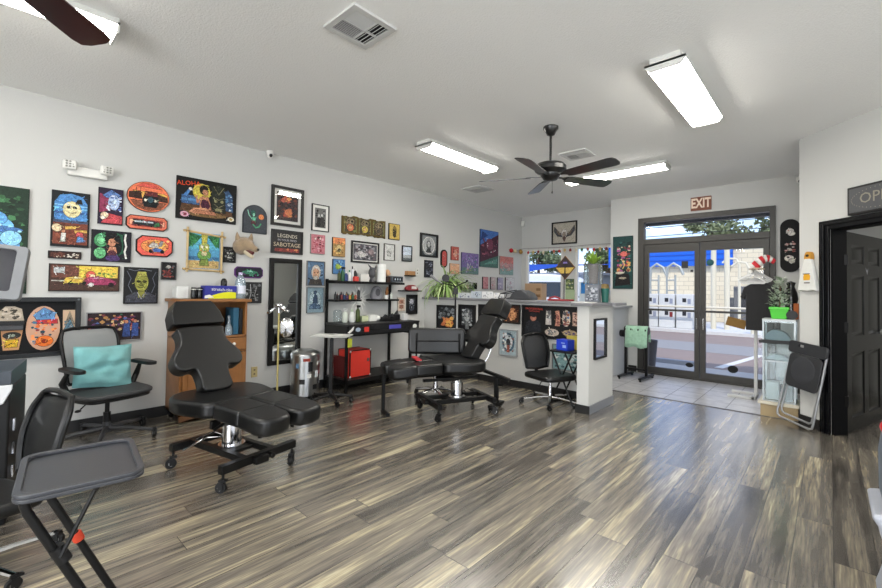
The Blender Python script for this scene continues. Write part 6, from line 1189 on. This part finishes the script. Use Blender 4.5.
t = thing('umbrella_bin', 'dark grey bin standing outside the left glass door', 'bin', (-2.17, 7.35, -.05)); b = B().col('4a4a50'); b.lathe([(.001, 0), (.085, 0), (.125, .50), (.13, .52), (.118, .52), (.08, .01), (.001, .01)], n=24); b.obj('bin', cglo, t)
# clothes rack
t = thing('clothes_rack', 'round white topped clothes rail stand in front of the glass doors', 'clothes rack', (-.66, 6.32, 0))
b = B(); b.b2((-.26, -.20, .0), (.0, -.16, .03)); b.b2((-.26, .1, .0), (.0, .14, .03)); b.b2((-.03, -.20, 0), (.01, .14, .03)); b.b2((-.02, -.03, .03), (.015, .0, 1.50)); b.tube([(0, -.01, 1.565), (0, -.34, 1.48)], .010, 10); b.obj('stand', mat('rack_white', 'c4c4c2', .4), t, bevel=.003)
hg = mat('hanger_white', 'dcdcda', .35)
for i, y in enumerate((6.02, 6.07, 6.12, 6.17, 6.22, 6.27)):
    t = thing('clothes_hanger', ('nearest white hanger on the rail, lowest of the white hangers', 'second white hanger from the front on the rail', 'third white hanger from the front on the rail', 'fourth white hanger from the front on the rail', 'fifth white hanger from the front on the rail', 'rearmost white hanger on the rail')[i], 'hanger', (-.655, y, 1.495+.0125*i), R(-42+17*i), 'white hangers on the clothes rack')
    b = B(); b.tube([(0, 0, .018), (-.012, 0, .024), (-.02, 0, .012), (-.012, 0, 0), (0, 0, -.02), (0, 0, -.05)], .0028, 6); b.tube([(0, 0, -.05), (-.09, 0, -.085), (-.165, 0, -.13), (-.15, 0, -.14), (.15, 0, -.14), (.165, 0, -.13), (.09, 0, -.085), (0, 0, -.05)], .0055, 6); b.obj('hanger_frame', hg, t)
for i, y in enumerate((6.06, 6.13, 6.20)):
    dz = (0, .0, 0)[i]
    t = thing('t_shirt', ('front black t-shirt hanging on the clothes rail', 'middle black t-shirt, behind the front one on the rail', 'rear black t-shirt whose sleeve sticks out above the potted plant')[i], 't-shirt', (-.60+.02*i, y, 1.315), R(-10+9*i), 'black t-shirts on the rail')
    t.scale = (.86, 1, 1)
    b = B(); q = [(-.175, .0), (-.07, .05), (-.04, .035), (.04, .035), (.07, .05), (.175, .0), (.235, -.12), (.175, -.15), (.155, -.10), (.160, -.50), (-.155, -.50), (-.155, -.10), (-.175, -.15), (-.22, -.12)]
    b.prism(q, -.016, .016); b.obj('fabric', mat('black_cotton', '1d1d1f', .9, bump=.5, bscale=30, sheen=.2), t, bevel=.008, seg=3)
t = thing('striped_cap', 'red and white striped floppy hat perched on top of the hangers', 'hat', (-.57, 6.08, 1.50), R(10))
t.scale = (.75, 1.1, .95)
b = B()
for i in range(7):
    a0, a1 = i/7, (i+1)/7; f_ = lambda a: (Vector((-.10+.24*a, -.01*math.sin(a*5), .055+.10*math.sin(a*2.6)))); g_ = lambda a: .062-.03*a
    b.col('c03038' if i % 2 == 0 else 'e0dcd8'); b.tube([f_(a0), f_(a1)], [g_(a0), g_(a1)], 12)
b.obj('crown', cmat, t)
b = B().col('c9b8a0'); b.lathe([(.02, .03), (.10, .02), (.105, .03), (.03, .045)], (-.08, 0, .0), 16); b.obj('brim', cmat, t)
b = B().col('7a5c2c'); b.X = Matrix.Translation((-.85, 6.25, .88)) @ Matrix.Rotation(R(14), 4, 'Y'); b.b2((-.10, -.004, -.055), (.10, .004, .055)); b.X = Matrix.Identity(4); b.col('9a8a70'); b.tube([(-.82, 6.25, .93), (-.70, 6.27, 1.0)], .003, 5); tag(b.obj('kraft_card', cmat), 'brown cardboard tag hanging left of the black t-shirts', 'tag')
# entry display cabinet on a wooden plinth
t = thing('wooden_plinth', 'cream topped wooden plinth under the clear display cabinet', 'plinth', (-.38, 5.56, 0))
b = B(); b.b2((-.15, -.16, 0), (.145, .16, .125)); b.obj('body', mat('pale_ply', 'a08c68', .55, bump=.1, bscale=30, var=.15), t)
b = B(); b.b2((-.17, -.18, .125), (.155, .17, .15)); b.obj('top_board', mat('cream_board', 'cbc4b2', .5), t, bevel=.003)
t = thing('display_cabinet', 'clear plastic display cabinet with shelves right of the glass doors', 'display cabinet', (-.385, 5.57, .15))
b = B(); h, w1 = .82, .125
for x in (-w1, w1):
    for y in (-w1, w1): b.b2((x-.007, y-.007, 0), (x+.007, y+.007, h))
for z in (0, .40, h-.012):
    for s_ in (-1, 1): b.b2((-w1, s_*w1-.006, z), (w1, s_*w1+.006, z+.012)); b.b2((s_*w1-.006, -w1, z), (s_*w1+.006, w1, z+.012))
b.obj('frame', mat('cabinet_frame', '9aa0a2', .3, metal=.4), t)
b = B()
for s_ in (-1, 1): b.b2((-w1, s_*w1-.002, .01), (w1, s_*w1+.002, h)); b.b2((s_*w1-.002, -w1, .01), (s_*w1+.002, w1, h))
b.obj('glass_panel', acryl, t)
for z in (.21, .41, .60):
    b = B(); b.b2((-w1, -w1, z), (w1, w1, z+.006)); b.obj('shelf', acryl, t)
b = B(); b.b2((-w1-.01, -w1-.01, h), (w1+.01, w1+.01, h+.014)); b.obj('top', mat('cabinet_top', 'b4b8b8', .3), t, bevel=.002)
b = B(); b.b2((-w1-.02, -w1-.012, .585), (w1+.005, -w1+.004, .62)); b.b2((-w1-.035, -w1-.016, .585), (-w1-.015, -w1+.0, .615)); b.obj('crossbar', blackpl, t)
for i, (z, h1, w2, c, lb) in enumerate(((.62, .10, .09, '8a9aa0', 'folded blue grey cloth in the top compartment of the display cabinet'), (.42, .05, .08, 'a0b0b4', 'stack of light blue packets on the middle shelf of the display cabinet'), (.012, .17, .05, 'c0c8c8', 'white carton at the bottom of the display cabinet'))):
    t2 = thing('display_item', lb, 'merchandise', (-.40 if i < 2 else -.44, 5.56, .15+z)); b = B().col(c); b.prism(smooth([(-w2, 0), (-w2, h1*.5), (-w2*.4, h1), (w2*.5, h1*.85), (w2, h1*.4), (w2, 0)], 3) if i < 2 else [(-w2, 0), (-w2, h1), (w2, h1), (w2, 0)], -.07, .07); b.obj('body', cmat, t2, bevel=.004)
t2 = thing('mesh_cup', 'white perforated cup at the bottom right of the display cabinet', 'cup', (-.32, 5.51, .162)); b = B().col('c4ccd0'); b.lathe([(.001, 0), (.04, 0), (.045, .15), (.042, .15), (.037, .005), (.001, .005)]); b.obj('cup', cmat, t2)
b = B().col('5a6468')
for i in range(8):
    for j in range(5):
        a = -math.pi*.95+i*.26+.13*(j % 2); r_ = .0412+.004*(j+1)/6; b.add([(r_*math.cos(a-.05), r_*math.sin(a-.05), .02+j*.025), (r_*math.cos(a+.05), r_*math.sin(a+.05), .02+j*.025), (r_*math.cos(a+.05), r_*math.sin(a+.05), .034+j*.025), (r_*math.cos(a-.05), r_*math.sin(a-.05), .034+j*.025)], [(0, 1, 2, 3)])
b.obj('holes', cmat, t2)
CT = .984+.001
t = thing('potted_plant', 'small grey green bush in a bright green pot on the clear display cabinet', 'plant', (-.385, 5.53, CT))
b = B().col('4fc43c'); b.prism([(-.062, -.062), (.062, -.062), (.062, .062), (-.062, .062)], 0, .002, 'XY'); vs = [(-.06, -.06, 0), (.06, -.06, 0), (.06, .06, 0), (-.06, .06, 0), (-.075, -.075, .10), (.075, -.075, .10), (.075, .075, .10), (-.075, .075, .10)]
b = B().col('52c23e'); b.add(vs, [(0, 3, 2, 1), (0, 1, 5, 4), (1, 2, 6, 5), (2, 3, 7, 6), (3, 0, 4, 7), (4, 5, 6, 7)]); b.b2((-.082, -.082, .095), (.082, .082, .12)); b.obj('pot', cglo, t, bevel=.004)
rg = random.Random(21); b = B(); b2_ = B()
for i in range(230):
    th_, z = rg.uniform(0, 6.28), rg.uniform(.12, .42); r_ = (.075 if z < .30 else .045)*rg.uniform(.2, 1); strap_leaf(b if i % 2 else b2_, (r_*math.cos(th_), r_*math.sin(th_), z), th_+rg.uniform(-.6, .6), rg.uniform(-.1, 1.2), rg.uniform(.03, .055), .012, .6, 3)
b.obj('foliage', mat('sage_leaf', '93a48c', .6, var=.35, vscale=40), t, ang=180); b2_.obj('foliage_light', mat('sage_leaf_light', 'c0c9b8', .6, var=.3, vscale=40), t, ang=180)
b = B(); b.tube([(0, 0, .1), (.01, 0, .25), (0, .01, .38)], .007, 6); b.obj('stem', mat('stem_brown', '5a4632', .8), t)
t = thing('round_speaker', 'small round black tin beside the green plant pot', 'tin', (-.283, 5.47, CT)); b = B(); b.lathe([(.001, -.02), (.045, -.02), (.045, .02), (.001, .02)], (0, 0, .045), 24, 'Y'); b.obj('body', blackpl, t)
t = thing('dark_ornament', 'dark bottle shaped ornament behind the green potted plant', 'ornament', (-.30, 5.64, CT)); b = B(); b.lathe([(.001, 0), (.05, 0), (.06, .08), (.045, .14), (.06, .20), (.05, .27), (.03, .33), (.04, .37), (.001, .39)], n=20); b.obj('body', mat('gloss_black', '0d0d0e', .2), t)
b = B().col('a85a2c'); b.b2((-.275, 5.54, CT), (-.265+.03, 5.60, CT+.16)); tag(b.obj('orange_box', cmat), 'narrow orange brown box beside the potted plant', 'box')
# folding chair leaning on the diagonal wall
t = thing('folding_chair', 'grey folding chair with silver tube legs leaning folded beside the black doorway', 'folding chair', (*dg(.08, .10), 0), R(-45))
Mt = Matrix.Translation((.0, 0, .019)) @ Matrix.Rotation(R(-7), 4, 'X') @ Matrix.Rotation(R(4.5), 4, 'Y')
tb = mat('chair_tube_silver', 'a4a6a8', .3, metal=.6)
b = B(); b.X = Mt
b.tube([(-.165, -.03, .66), (-.185, -.03, .35), (-.205, -.03, .06), (-.195, -.03, .025), (-.165, -.03, .012), (.145, -.03, .012), (.175, -.03, .025), (.18, -.03, .06), (.185, -.03, .35), (.19, -.03, .68)], .0095, 10); b.obj('front_tube', tb, t)
b = B(); b.X = Mt
b.tube([(-.15, -.012, .54), (-.17, -.012, .30), (-.185, -.012, .10), (-.175, -.012, .07), (-.15, -.012, .055), (.12, -.012, .055), (.145, -.012, .07), (.15, -.012, .10), (.165, -.012, .30), (.175, -.012, .56)], .0095, 10); b.obj('rear_tube', tb, t)
gp = mat('folding_chair_grey', '26272a', .5, bump=.1, bscale=200)
b = B(); b.X = Mt; po = rrect(-.19, .655, .205, .765, .03, 4); pi = [(max(-.085, min(-.03, p[0]*0-.0575+(.0275 if p[0] > 0 else -.0275))), .728+(.012 if p[1] > .71 else -.012)) for p in po]
b.ring(po, pi, -.052, -.030); b.obj('backrest', gp, t, bevel=.004)
b = B(); b.X = Mt; b.prism(rrect(-.165, .335, .175, .652, .045, 5), -.048, -.034); b.obj('seat', gp, t, bevel=.005)
b = B(); b.X = Mt; b.lathe([(.001, -.0495), (.06, -.050), (.115, -.0515), (.125, -.0485), (.125, -.047), (.001, -.047)], (.0, 0, .51), 28, 'Y'); b.obj('seat_dish', mat('folding_chair_dish', '303135', .45), t)
# bag holder on the diagonal wall
t = thing('bag_holder', 'white cloth bag with yellow print hanging on the narrow wall left of the black doorway', 'hanging bag', (*dg(.125), 1.27), R(-45))
b = B().col('d4d4d0'); q = [(-.10, .0), (-.085, .10), (-.03, .30), (.03, .30), (.075, .10), (.095, .0), (.05, .008), (0, -.004), (-.05, .008)]; b.prism(q, -.045, -.008); b.obj('cloth', cmat, t, bevel=.006)
b = B().col('d8a02c'); b.flat([(-.035, .10), (.03, .10), (.036, .14), (.022, .158), (-.03, .158), (-.038, .13)], -.0457); b.col('4a3a34'); b.b2((-.04, -.0462, .155), (.03, -.0458, .163)); b.b2((-.03, -.0462, .07), (.03, -.0458, .08)); b.obj('print', cmat, t)
b = B().col('c08a34'); b.prism(smooth([(-.028, .29), (-.032, .33), (-.012, .365), (.02, .36), (.032, .325), (.028, .29)], 3), -.04, -.004); b.col('2a2018'); b.prism(circ(0, .33, .016, .012, 14), -.043, -.039); b.obj('holder', cglo, t)
# ---- left foreground
t = thing('tray_table', 'black folding tray table with round corners at the lower left', 'table', (-1.79, .235, 0), R(-6))
ZT2 = .645
po = rrect(-.195, -.150, .195, .150, .045, 5); pi = [(p[0]*.91, p[1]*.88) for p in po]
b = B(); b.prism(po, ZT2-.018, ZT2-.006, 'XY'); b.ring(po, pi, ZT2-.006, ZT2+.006, 'XY'); b.obj('tray_top', mat('tray_grey', '34363b', .36, bump=.06, bscale=150), t, bevel=.003, seg=3)
for y_, px in ((.0, .165), (0, -.155)):
    b = B(); b.tube([(px, -.125, ZT2-.022), (px, -.118, ZT2-.05), (px, .135, .04), (px, .145, .013), (px, .12, .012)], .0118, 12); b.obj('leg', blackmt, t)
b = B(); b.tube([(.165, .13, .012), (-.155, .13, .012)], .0125, 10); b.tube([(.165, -.125, ZT2-.022), (-.155, -.125, ZT2-.022)], .0125, 10); b.tube([(.165, .13, .012), (.165, -.22, .012)], .0125, 10); b.tube([(-.155, .13, .012), (-.155, -.22, .012)], .0125, 10); b.obj('cross_tube', blackmt, t)
b = B(); b.tube([(.18, -.045, .45), (.178, .03, ZT2-.02)], .006, 8); b.ball((.178, .03, ZT2-.02), .010, 8); b.cyl((.165, -.056, .475), (.165, -.035, .43), .019, n=12); b.obj('brace', blackpl, t)
b = B().col('b83a20'); b.cyl((-.155, -.008, .36), (-.155, .004, .33), .0165, n=12); b.obj('red_clip', cglo, t, bevel=.002)
t = thing('equipment_cabinet', 'black cabinet with a silver rimmed top unit at the far left edge', 'cabinet', (-3.38, -.06, 0), R(80))
b = B(); b.b2((-.28, -.26, .0), (.22, .22, .69)); b.obj('body', blackpl, t, bevel=.01)
b = B().col('3a4048'); b.b2((-.28, -.24, .695), (.22, .22, .775)); b.col('8a9096'); b.b2((-.20, -.243, .72), (.10, -.24, .726)); b.b2((-.20, -.243, .745), (.10, -.24, .748)); b.obj('top_unit', cglo, t, bevel=.006)
b = B(); b.prism([(.23, .71), (.23, .69), (.20, .62), (.12, .59), (0, .58), (-.28, .58), (-.28, .62), (0, .625), (.10, .635), (.15, .66), (.17, .695), (.17, .71)], -.285, -.262); b.obj('silver_rim', mat('silver_plastic', 'c4c6c8', .3), t, bevel=.003)
b = B(); 
for z in (.22, .34, .46): b.b2((.222, -.20, z), (.232, -.17, z+.06))
b.obj('latch', chrome, t)
t = thing('monitor', 'large grey framed monitor cut off by the left edge above the display case', 'monitor', (-3.20, -.062, .800), R(78))
t.scale = (.93, .93, 1.0)
b = B(); b.lathe([(.001, 0), (.12, 0), (.12, .012), (.02, .02)], (0, .05, 0)); b.tube([(0, .05, .015), (0, .04, .42)], .016, 10); b.obj('stand', greypl, t)
Mm = Matrix.Translation((0, 0, .50)) @ Matrix.Rotation(R(6), 4, 'Y') @ Matrix.Rotation(R(-8), 4, 'X')
b = B().col('77797c'); b.X = Mm; po = rrect(-.24, -.142, .24, .142, .02, 4); pi = [(p[0]*.80, p[1]*.78+.01) for p in po]; b.ring(po, pi, -.03, .02); b.prism(po, .018, .03); b.obj('bezel', cglo, t, bevel=.004)
b = B().col('26262b'); b.X = Mm; b.prism(pi, -.016, -.006); b.obj('screen', mat('screen_dark', '2a2a30', .12), t)
# ---- right edge
t = thing('wheeled_cart', 'grey and silver plastic cart with a round red knob cut off at the right edge', 'cart', (.445, 2.40, 0), R(0))
b = B().col('a2a6b0'); b.prism(smooth([(-.275, .0), (-.285, .15), (-.30, .30), (-.318, .38), (-.295, .43), (.20, .43), (.24, .36), (.22, 0)], 3), -.16, .16); b.obj('body', cglo, t, bevel=.02, seg=4)
b = B().col('5a6672'); b.prism([(-.300, .43), (-.302, .60), (-.288, .70), (.18, .70), (.20, .43)], -.15, .15); b.obj('upper_panel', cglo, t, bevel=.012, seg=3)
b = B(); b.b2((-.306, -.158, .545), (-.20, -.15, .585)); b.obj('silver_latch', chrome, t, bevel=.004)
b = B().col('c41c22'); b.ball((-.275, -.06, .73), .034, 14); b.obj('red_knob', cglo, t)
for x in (-.22, .16):
    for y in (-.13, .13): b = B(); b.lathe([(.001, -.012), (.03, -.012), (.03, .012), (.001, .012)], (x, y, .03), 14, 'Y'); b.obj('wheel', blackpl, t)
# ================================================================ OUTSIDE
asph = mat('parking_asphalt', '87776f', .9, bump=.3, bscale=40, var=.12, vscale=3); conc = mat('sidewalk_concrete', 'a9a6a2', .9, bump=.2, bscale=30, var=.06)
b = B(); b.b2((-30, WY+.13, -.15), (14, 8.5, -.05)); b.b2((-2.52, DY+.12, -.15), (6, WY+.13, -.05)); struct('sidewalk', b, conc)
b = B(); b.b2((-60, 8.5, -.2), (40, 60, -.10)); struct('parking_lot', b, asph)
b = B(); b.b2((-40, 11.2, -.10), (30, 13.2, -.095)); struct('drive_lane', b, mat('grey_asphalt', '8a8886', .9, bump=.2, bscale=30))
b = B(); b.b2((-40, 16.2, -.10), (30, 21.9, .0)); struct('far_sidewalk', b, mat('pale_concrete', 'c9c8c4', .9, bump=.1))
b = B(); b.X = Matrix.Rotation(0, 4, 'Z'); b.prism([(-1.55, 9.0), (-1.42, 9.0), (-1.05, 11.6), (-1.18, 11.6)], -.10, -.094, 'XY'); tag(b.obj('parking_line', mat('road_white', 'cfccc6', .8)), 'white painted parking line on the asphalt outside the right door', 'road marking')
t = thing('wheel_stop', 'pale grey concrete wheel stop outside the left glass door', 'wheel stop', (-2.55, 8.75, -.10)); b = B(); b.prism([(-.07, 0), (.07, 0), (.05, .10), (-.05, .10)], -.7, .8, 'YZ'); b.obj('block', mat('wheel_stop_grey', '9298a2', .8), t, bevel=.01)
# car wash building across the lot
t = thing('car_wash_building', 'long cream block building with a bright blue canopy across the lot', 'building', (-5, 22, -.0))
blk = bpy.data.materials.new('cream_block_wall'); blk.use_nodes = True; N, L = blk.node_tree.nodes, blk.node_tree.links
br = N.new('ShaderNodeTexBrick'); tcn = N.new('ShaderNodeTexCoord'); mpn = N.new('ShaderNodeMapping'); mpn.inputs['Rotation'].default_value = (R(90), 0, 0)
L.new(tcn.outputs['Object'], mpn.inputs[0]); L.new(mpn.outputs[0], br.inputs['Vector']); br.inputs['Color1'].default_value = hx('dacfb6'); br.inputs['Color2'].default_value = hx('d4c8ae'); br.inputs['Mortar'].default_value = hx('a89c88')
br.inputs['Scale'].default_value = 1; br.inputs['Brick Width'].default_value = .4; br.inputs['Row Height'].default_value = .2; br.inputs['Mortar Size'].default_value = .008; br.offset = .5
L.new(br.outputs[0], N['Principled BSDF'].inputs['Base Color']); N['Principled BSDF'].inputs['Roughness'].default_value = .9
b = B(); b.b2((-3.2, 0, 0), (12, .3, 3.3)); b.b2((-3.2, .3, 0), (12, 6, 3.3)); b.obj('wall', blk, t)
b = B().col('1d5fc8'); b.b2((-3.4, -.22, 2.50), (1.9, .3, 3.55)); b.col('1a4aa8'); b.b2((-3.4, -.24, 2.74), (1.9, -.22, 2.78)); b.b2((-3.4, -.24, 2.98), (1.9, -.22, 3.02)); b.obj('blue_canopy', cmat, t)
b = B().col('3f86cc'); b.b2((-3.6, -.3, 3.74), (12.4, .4, 3.82)); b.col('5fa4e0'); b.b2((-3.6, -.33, 3.56), (12.4, .4, 3.74)); b.obj('roof_fascia', cmat, t)
b = B().col('c9bfa8'); b.b2((-3.2, .41, 3.3), (12, 5.9, 3.7)); b.obj('parapet', cmat, t)
for i, (x, y, h, lb) in enumerate(((-3.06, 17.6, 2.95, 'tall cream pole just right of the door centre, across the lot'), (-2.66, 17.6, 2.9, 'second tall cream pole from the left in the right door glass'), (-2.55, 19.5, 2.4, 'thin cream arched pole, third across the lot'), (-2.25, 19.5, 2.25, 'thin cream arched pole nearest the hangers, across the lot'))):
    t = thing('arched_pole', lb, 'pole', (x, y, 0), 0, 'cream poles across the lot'); b = B().col('d0c9b4'); r_ = .085 if i < 2 else .05
    b.cyl((0, 0, -.1), (0, 0, h), r_, n=14); b.tube([(0, 0, h-.05), (-.10, 0, h+.18), (-.35, 0, h+.22), (-.55, 0, h+.05)], .04, 8) if i > 1 else None; b.obj('pole', cmat, t)
for i, (x, lb) in enumerate(((-5.15, 'grey hose frame arch at the left of the left door glass'), (-4.55, 'grey hose frame arch beside the black squares sticker'))):
    t = thing('hose_arch', lb, 'hose arch', (x, 18.2, .05), 0, 'vacuum hose arches across the lot'); b = B()
    for dx in (-.18, .12): b.cyl((dx, 0, -.05), (dx, 0, 1.9), .035, n=10)
    b.tube([(-.18, 0, 1.85), (-.15, 0, 2.2), (.05, 0, 2.35), (.28, 0, 2.2), (.40, 0, 1.9)], .05, 8)
    for z in (.9, 1.3, 1.7): b.tube([(-.18, 0, z), (.12, 0, z)], .025, 8)
    b.obj('frame', mat('galvanised', 'a4a8a4', .5, metal=.3), t)
for i, (x, z, lb) in enumerate(((-4.9, .78, 'upper left white vacuum unit behind the left door glass'), (-4.35, .78, 'white vacuum unit with dark border, middle of the left door glass'), (-3.78, .78, 'upper right white vacuum unit in the left door glass'), (-4.9, .30, 'lower left white unit on the far sidewalk'), (-4.35, .30, 'lower middle white unit with dark red panel'), (-3.78, .30, 'lower right white unit on the far sidewalk'))):
    if True:
        t = thing('vacuum_unit', lb, 'machine', (x, 16.9, .745 if z > .5 else 0), 0, 'white machines across the lot'); dz_ = 0 if z > .5 else .27; b = B().col('c9cac8'); b.b2((-.26, -.2, 0), (.26, .2, .46+dz_)); b.obj('housing', cglo, t, bevel=.02)
        b = B().col('2c2c30'); b.b2((-.06, -.205, .18+dz_), (.06, -.2, .32+dz_)); b.col('7a2c2c' if i == 4 else '8a90a0'); b.b2((.10, -.205, .12+dz_), (.20, -.2, .30+dz_)); b.obj('panel', cmat, t)
t = thing('guard_rail', 'cream guard rail running along the far sidewalk', 'railing', (-3.4, 16.35, 0)); b = B().col('cfc8b4'); b.tube([(-3.4, 0, .78), (3.2, 0, .78)], .035, 8); b.obj('rail', cmat, t)
for x in (-3.0, -1.5, 0.1, 1.6, 3.0): b = B().col('cfc8b4'); b.cyl((x, 0, 0), (x, 0, .80), .05, n=10); b.obj('post', cmat, t)
t = thing('pump_unit', 'grey equipment cabinet left of the hangers across the lot', 'machine', (-2.50, 20.6, 0)); b = B().col('6a6a6a'); b.b2((-.35, -.3, 0), (.35, .3, 1.55)); b.b2((-.5, -.2, 0), (-.35, .2, 1.1)); b.obj('body', cmat, t, bevel=.02); b = B().col('3a3a3c'); b.b2((-.2, -.31, .7), (.2, -.3, 1.3)); b.obj('panel', cmat, t)
b = B().col('2f7ad0'); b.b2((-1.95, 21.2, 2.15), (-1.0, 21.3, 2.65)); b.b2((-1.5, 21.25, 0), (-1.42, 21.32, 2.2)); tag(b.obj('blue_sign', cmat), 'small blue sign seen just above the striped hat outside', 'sign')
# awning and grey wall seen through the far windows
t = thing('shade_structure', 'blue shade canopy on posts outside the far windows', 'canopy', (-8.6, 16.0, 0)); b = B().col('2a52b0'); b.add([(-1.3, -1, 2.34), (3.4, -1, 2.22), (3.4, 1, 2.30), (-1.3, 1, 2.45), (-1.0, -1, 1.95), (.9, -1, 2.20)], [(0, 1, 2, 3), (0, 4, 5, 1)]); b.obj('fabric', cmat, t)
for x in (-1.0, -.7, 2.9): b = B().col('8a7468'); b.cyl((x, -.9, 0), (x, -.9, 2.3), .05, n=8); b.obj('post', cmat, t)
t = thing('grey_store', 'pale grey blue building wall behind the blue canopy, far windows', 'building', (-13, 24, 0)); b = B().col('9aa4b4'); b.b2((-9, 0, 0), (3.0, 5, 2.25)); b.obj('wall', cmat, t); b = B().col('7a8290'); b.b2((-9.2, -.2, 2.25), (3.2, 5, 2.4)); b.obj('roof_edge', cmat, t)
for i in range(3): b = B().col('6a7484'); b.b2((-1.5+i*1.3, -.02, .9), (-.6+i*1.3, .02, 2.0)); b.obj('window', cglo, t)
t = thing('parked_van', 'white van parked beyond the right far window', 'van', (-7.4, 13.6, -.1), R(15))
b = B().col('d0d4d8'); b.prism(smooth([(-1.8, .35), (-1.85, 1.3), (-1.6, 1.85), (1.0, 1.85), (1.5, 1.2), (2.0, 1.0), (2.05, .35)], 3), -.85, .85); b.obj('body', cglo, t, bevel=.05, seg=3)
b = B().col('2a3440'); b.prism([(-1.5, 1.15), (-1.4, 1.65), (.9, 1.65), (1.25, 1.15)], -.86, -.85); b.obj('window', cglo, t)
for x in (-1.15, 1.3): b = B(); b.lathe([(.001, -.1), (.3, -.1), (.33, -.06), (.33, .06), (.3, .1), (.001, .1)], (x, -.8, .33), 20, 'Y'); b.obj('wheel', blackpl, t)
b = B(); b.b2((-2.6, 7.40, 2.34), (3.0, 7.55, 2.39)); struct('trim_5', b, mat('soffit_dark', '2a2a2c', .6))
# trees
def tree(x, y, h, r_, label, seed, c):
    t = thing('tree', label, 'tree', (x, y, 0), 0, 'trees beyond the car wash')
    b = B(); b.tube([(0, 0, 0), (.1, 0, h*.4), (0, .1, h*.8)], [.22, .16, .05], 8)
    rg = random.Random(seed)
    for i in range(9): a = rg.uniform(0, 6.3); z = h*rg.uniform(.4, .8); b.tube([(0, 0, z), (r_*.6*math.cos(a), r_*.6*math.sin(a), z+r_*.25)], [.05, .02], 5)
    b.obj('trunk', mat('bark', '5a4a3c', .9), t)
    b = B()
    for i in range(34):
        a = rg.uniform(0, 6.3); rr = r_*rg.uniform(.1, 1)**.6; z = h*rg.uniform(.5, .98); cr_ = r_*rg.uniform(.18, .34); c0 = Vector((rr*math.cos(a)*(1.2-.6*z/h), rr*math.sin(a)*(1.2-.6*z/h), z))
        for j in range(90):
            d = Vector((rg.gauss(0, 1), rg.gauss(0, 1), rg.gauss(0, .55))); d = d.normalized()*cr_*rg.random()**.4; p = c0+d; q = Vector((rg.gauss(0, 1), rg.gauss(0, 1), rg.gauss(0, 1))).normalized()*.16; q2 = q.cross(Vector((rg.gauss(0, 1), rg.gauss(0, 1), rg.gauss(0, 1)))).normalized()*.09
            b.add([p-q, p+q2, p+q, p-q2], [(0, 1, 2, 3)])
    b.obj('crown', mat('crown_'+c, c, .8, var=.25, vscale=4), t, ang=180)
tree(-5.7, 34, 7.7, 2.5, 'olive green tree over the building roof, left one in the transom', 1, '7c8562')
tree(-2.0, 35, 8.0, 2.4, 'olive green tree over the building roof, right one in the transom', 2, '747f5a')
tree(-19.5, 34, 6.2, 3.0, 'tree rising behind the grey building, far windows', 3, '6a7858')
tree(-13.2, 34, 6.2, 2.4, 'tree seen in the right far window above the van', 4, '64744c')
for i, z in enumerate((4.3, 4.75)):
    b = B(); b.tube([(-40, 24, z+.2), (-10, 24, z-.1), (30, 24, z+.3)], .018, 5); tag(b.obj('power_line', blackmt), ('lower', 'upper')[i]+' power line crossing the sky beyond the transom', 'cable')
for o in list(bpy.data.objects):
    if o.type == 'MESH' and len(o.data.vertices) == 0: bpy.data.objects.remove(o)
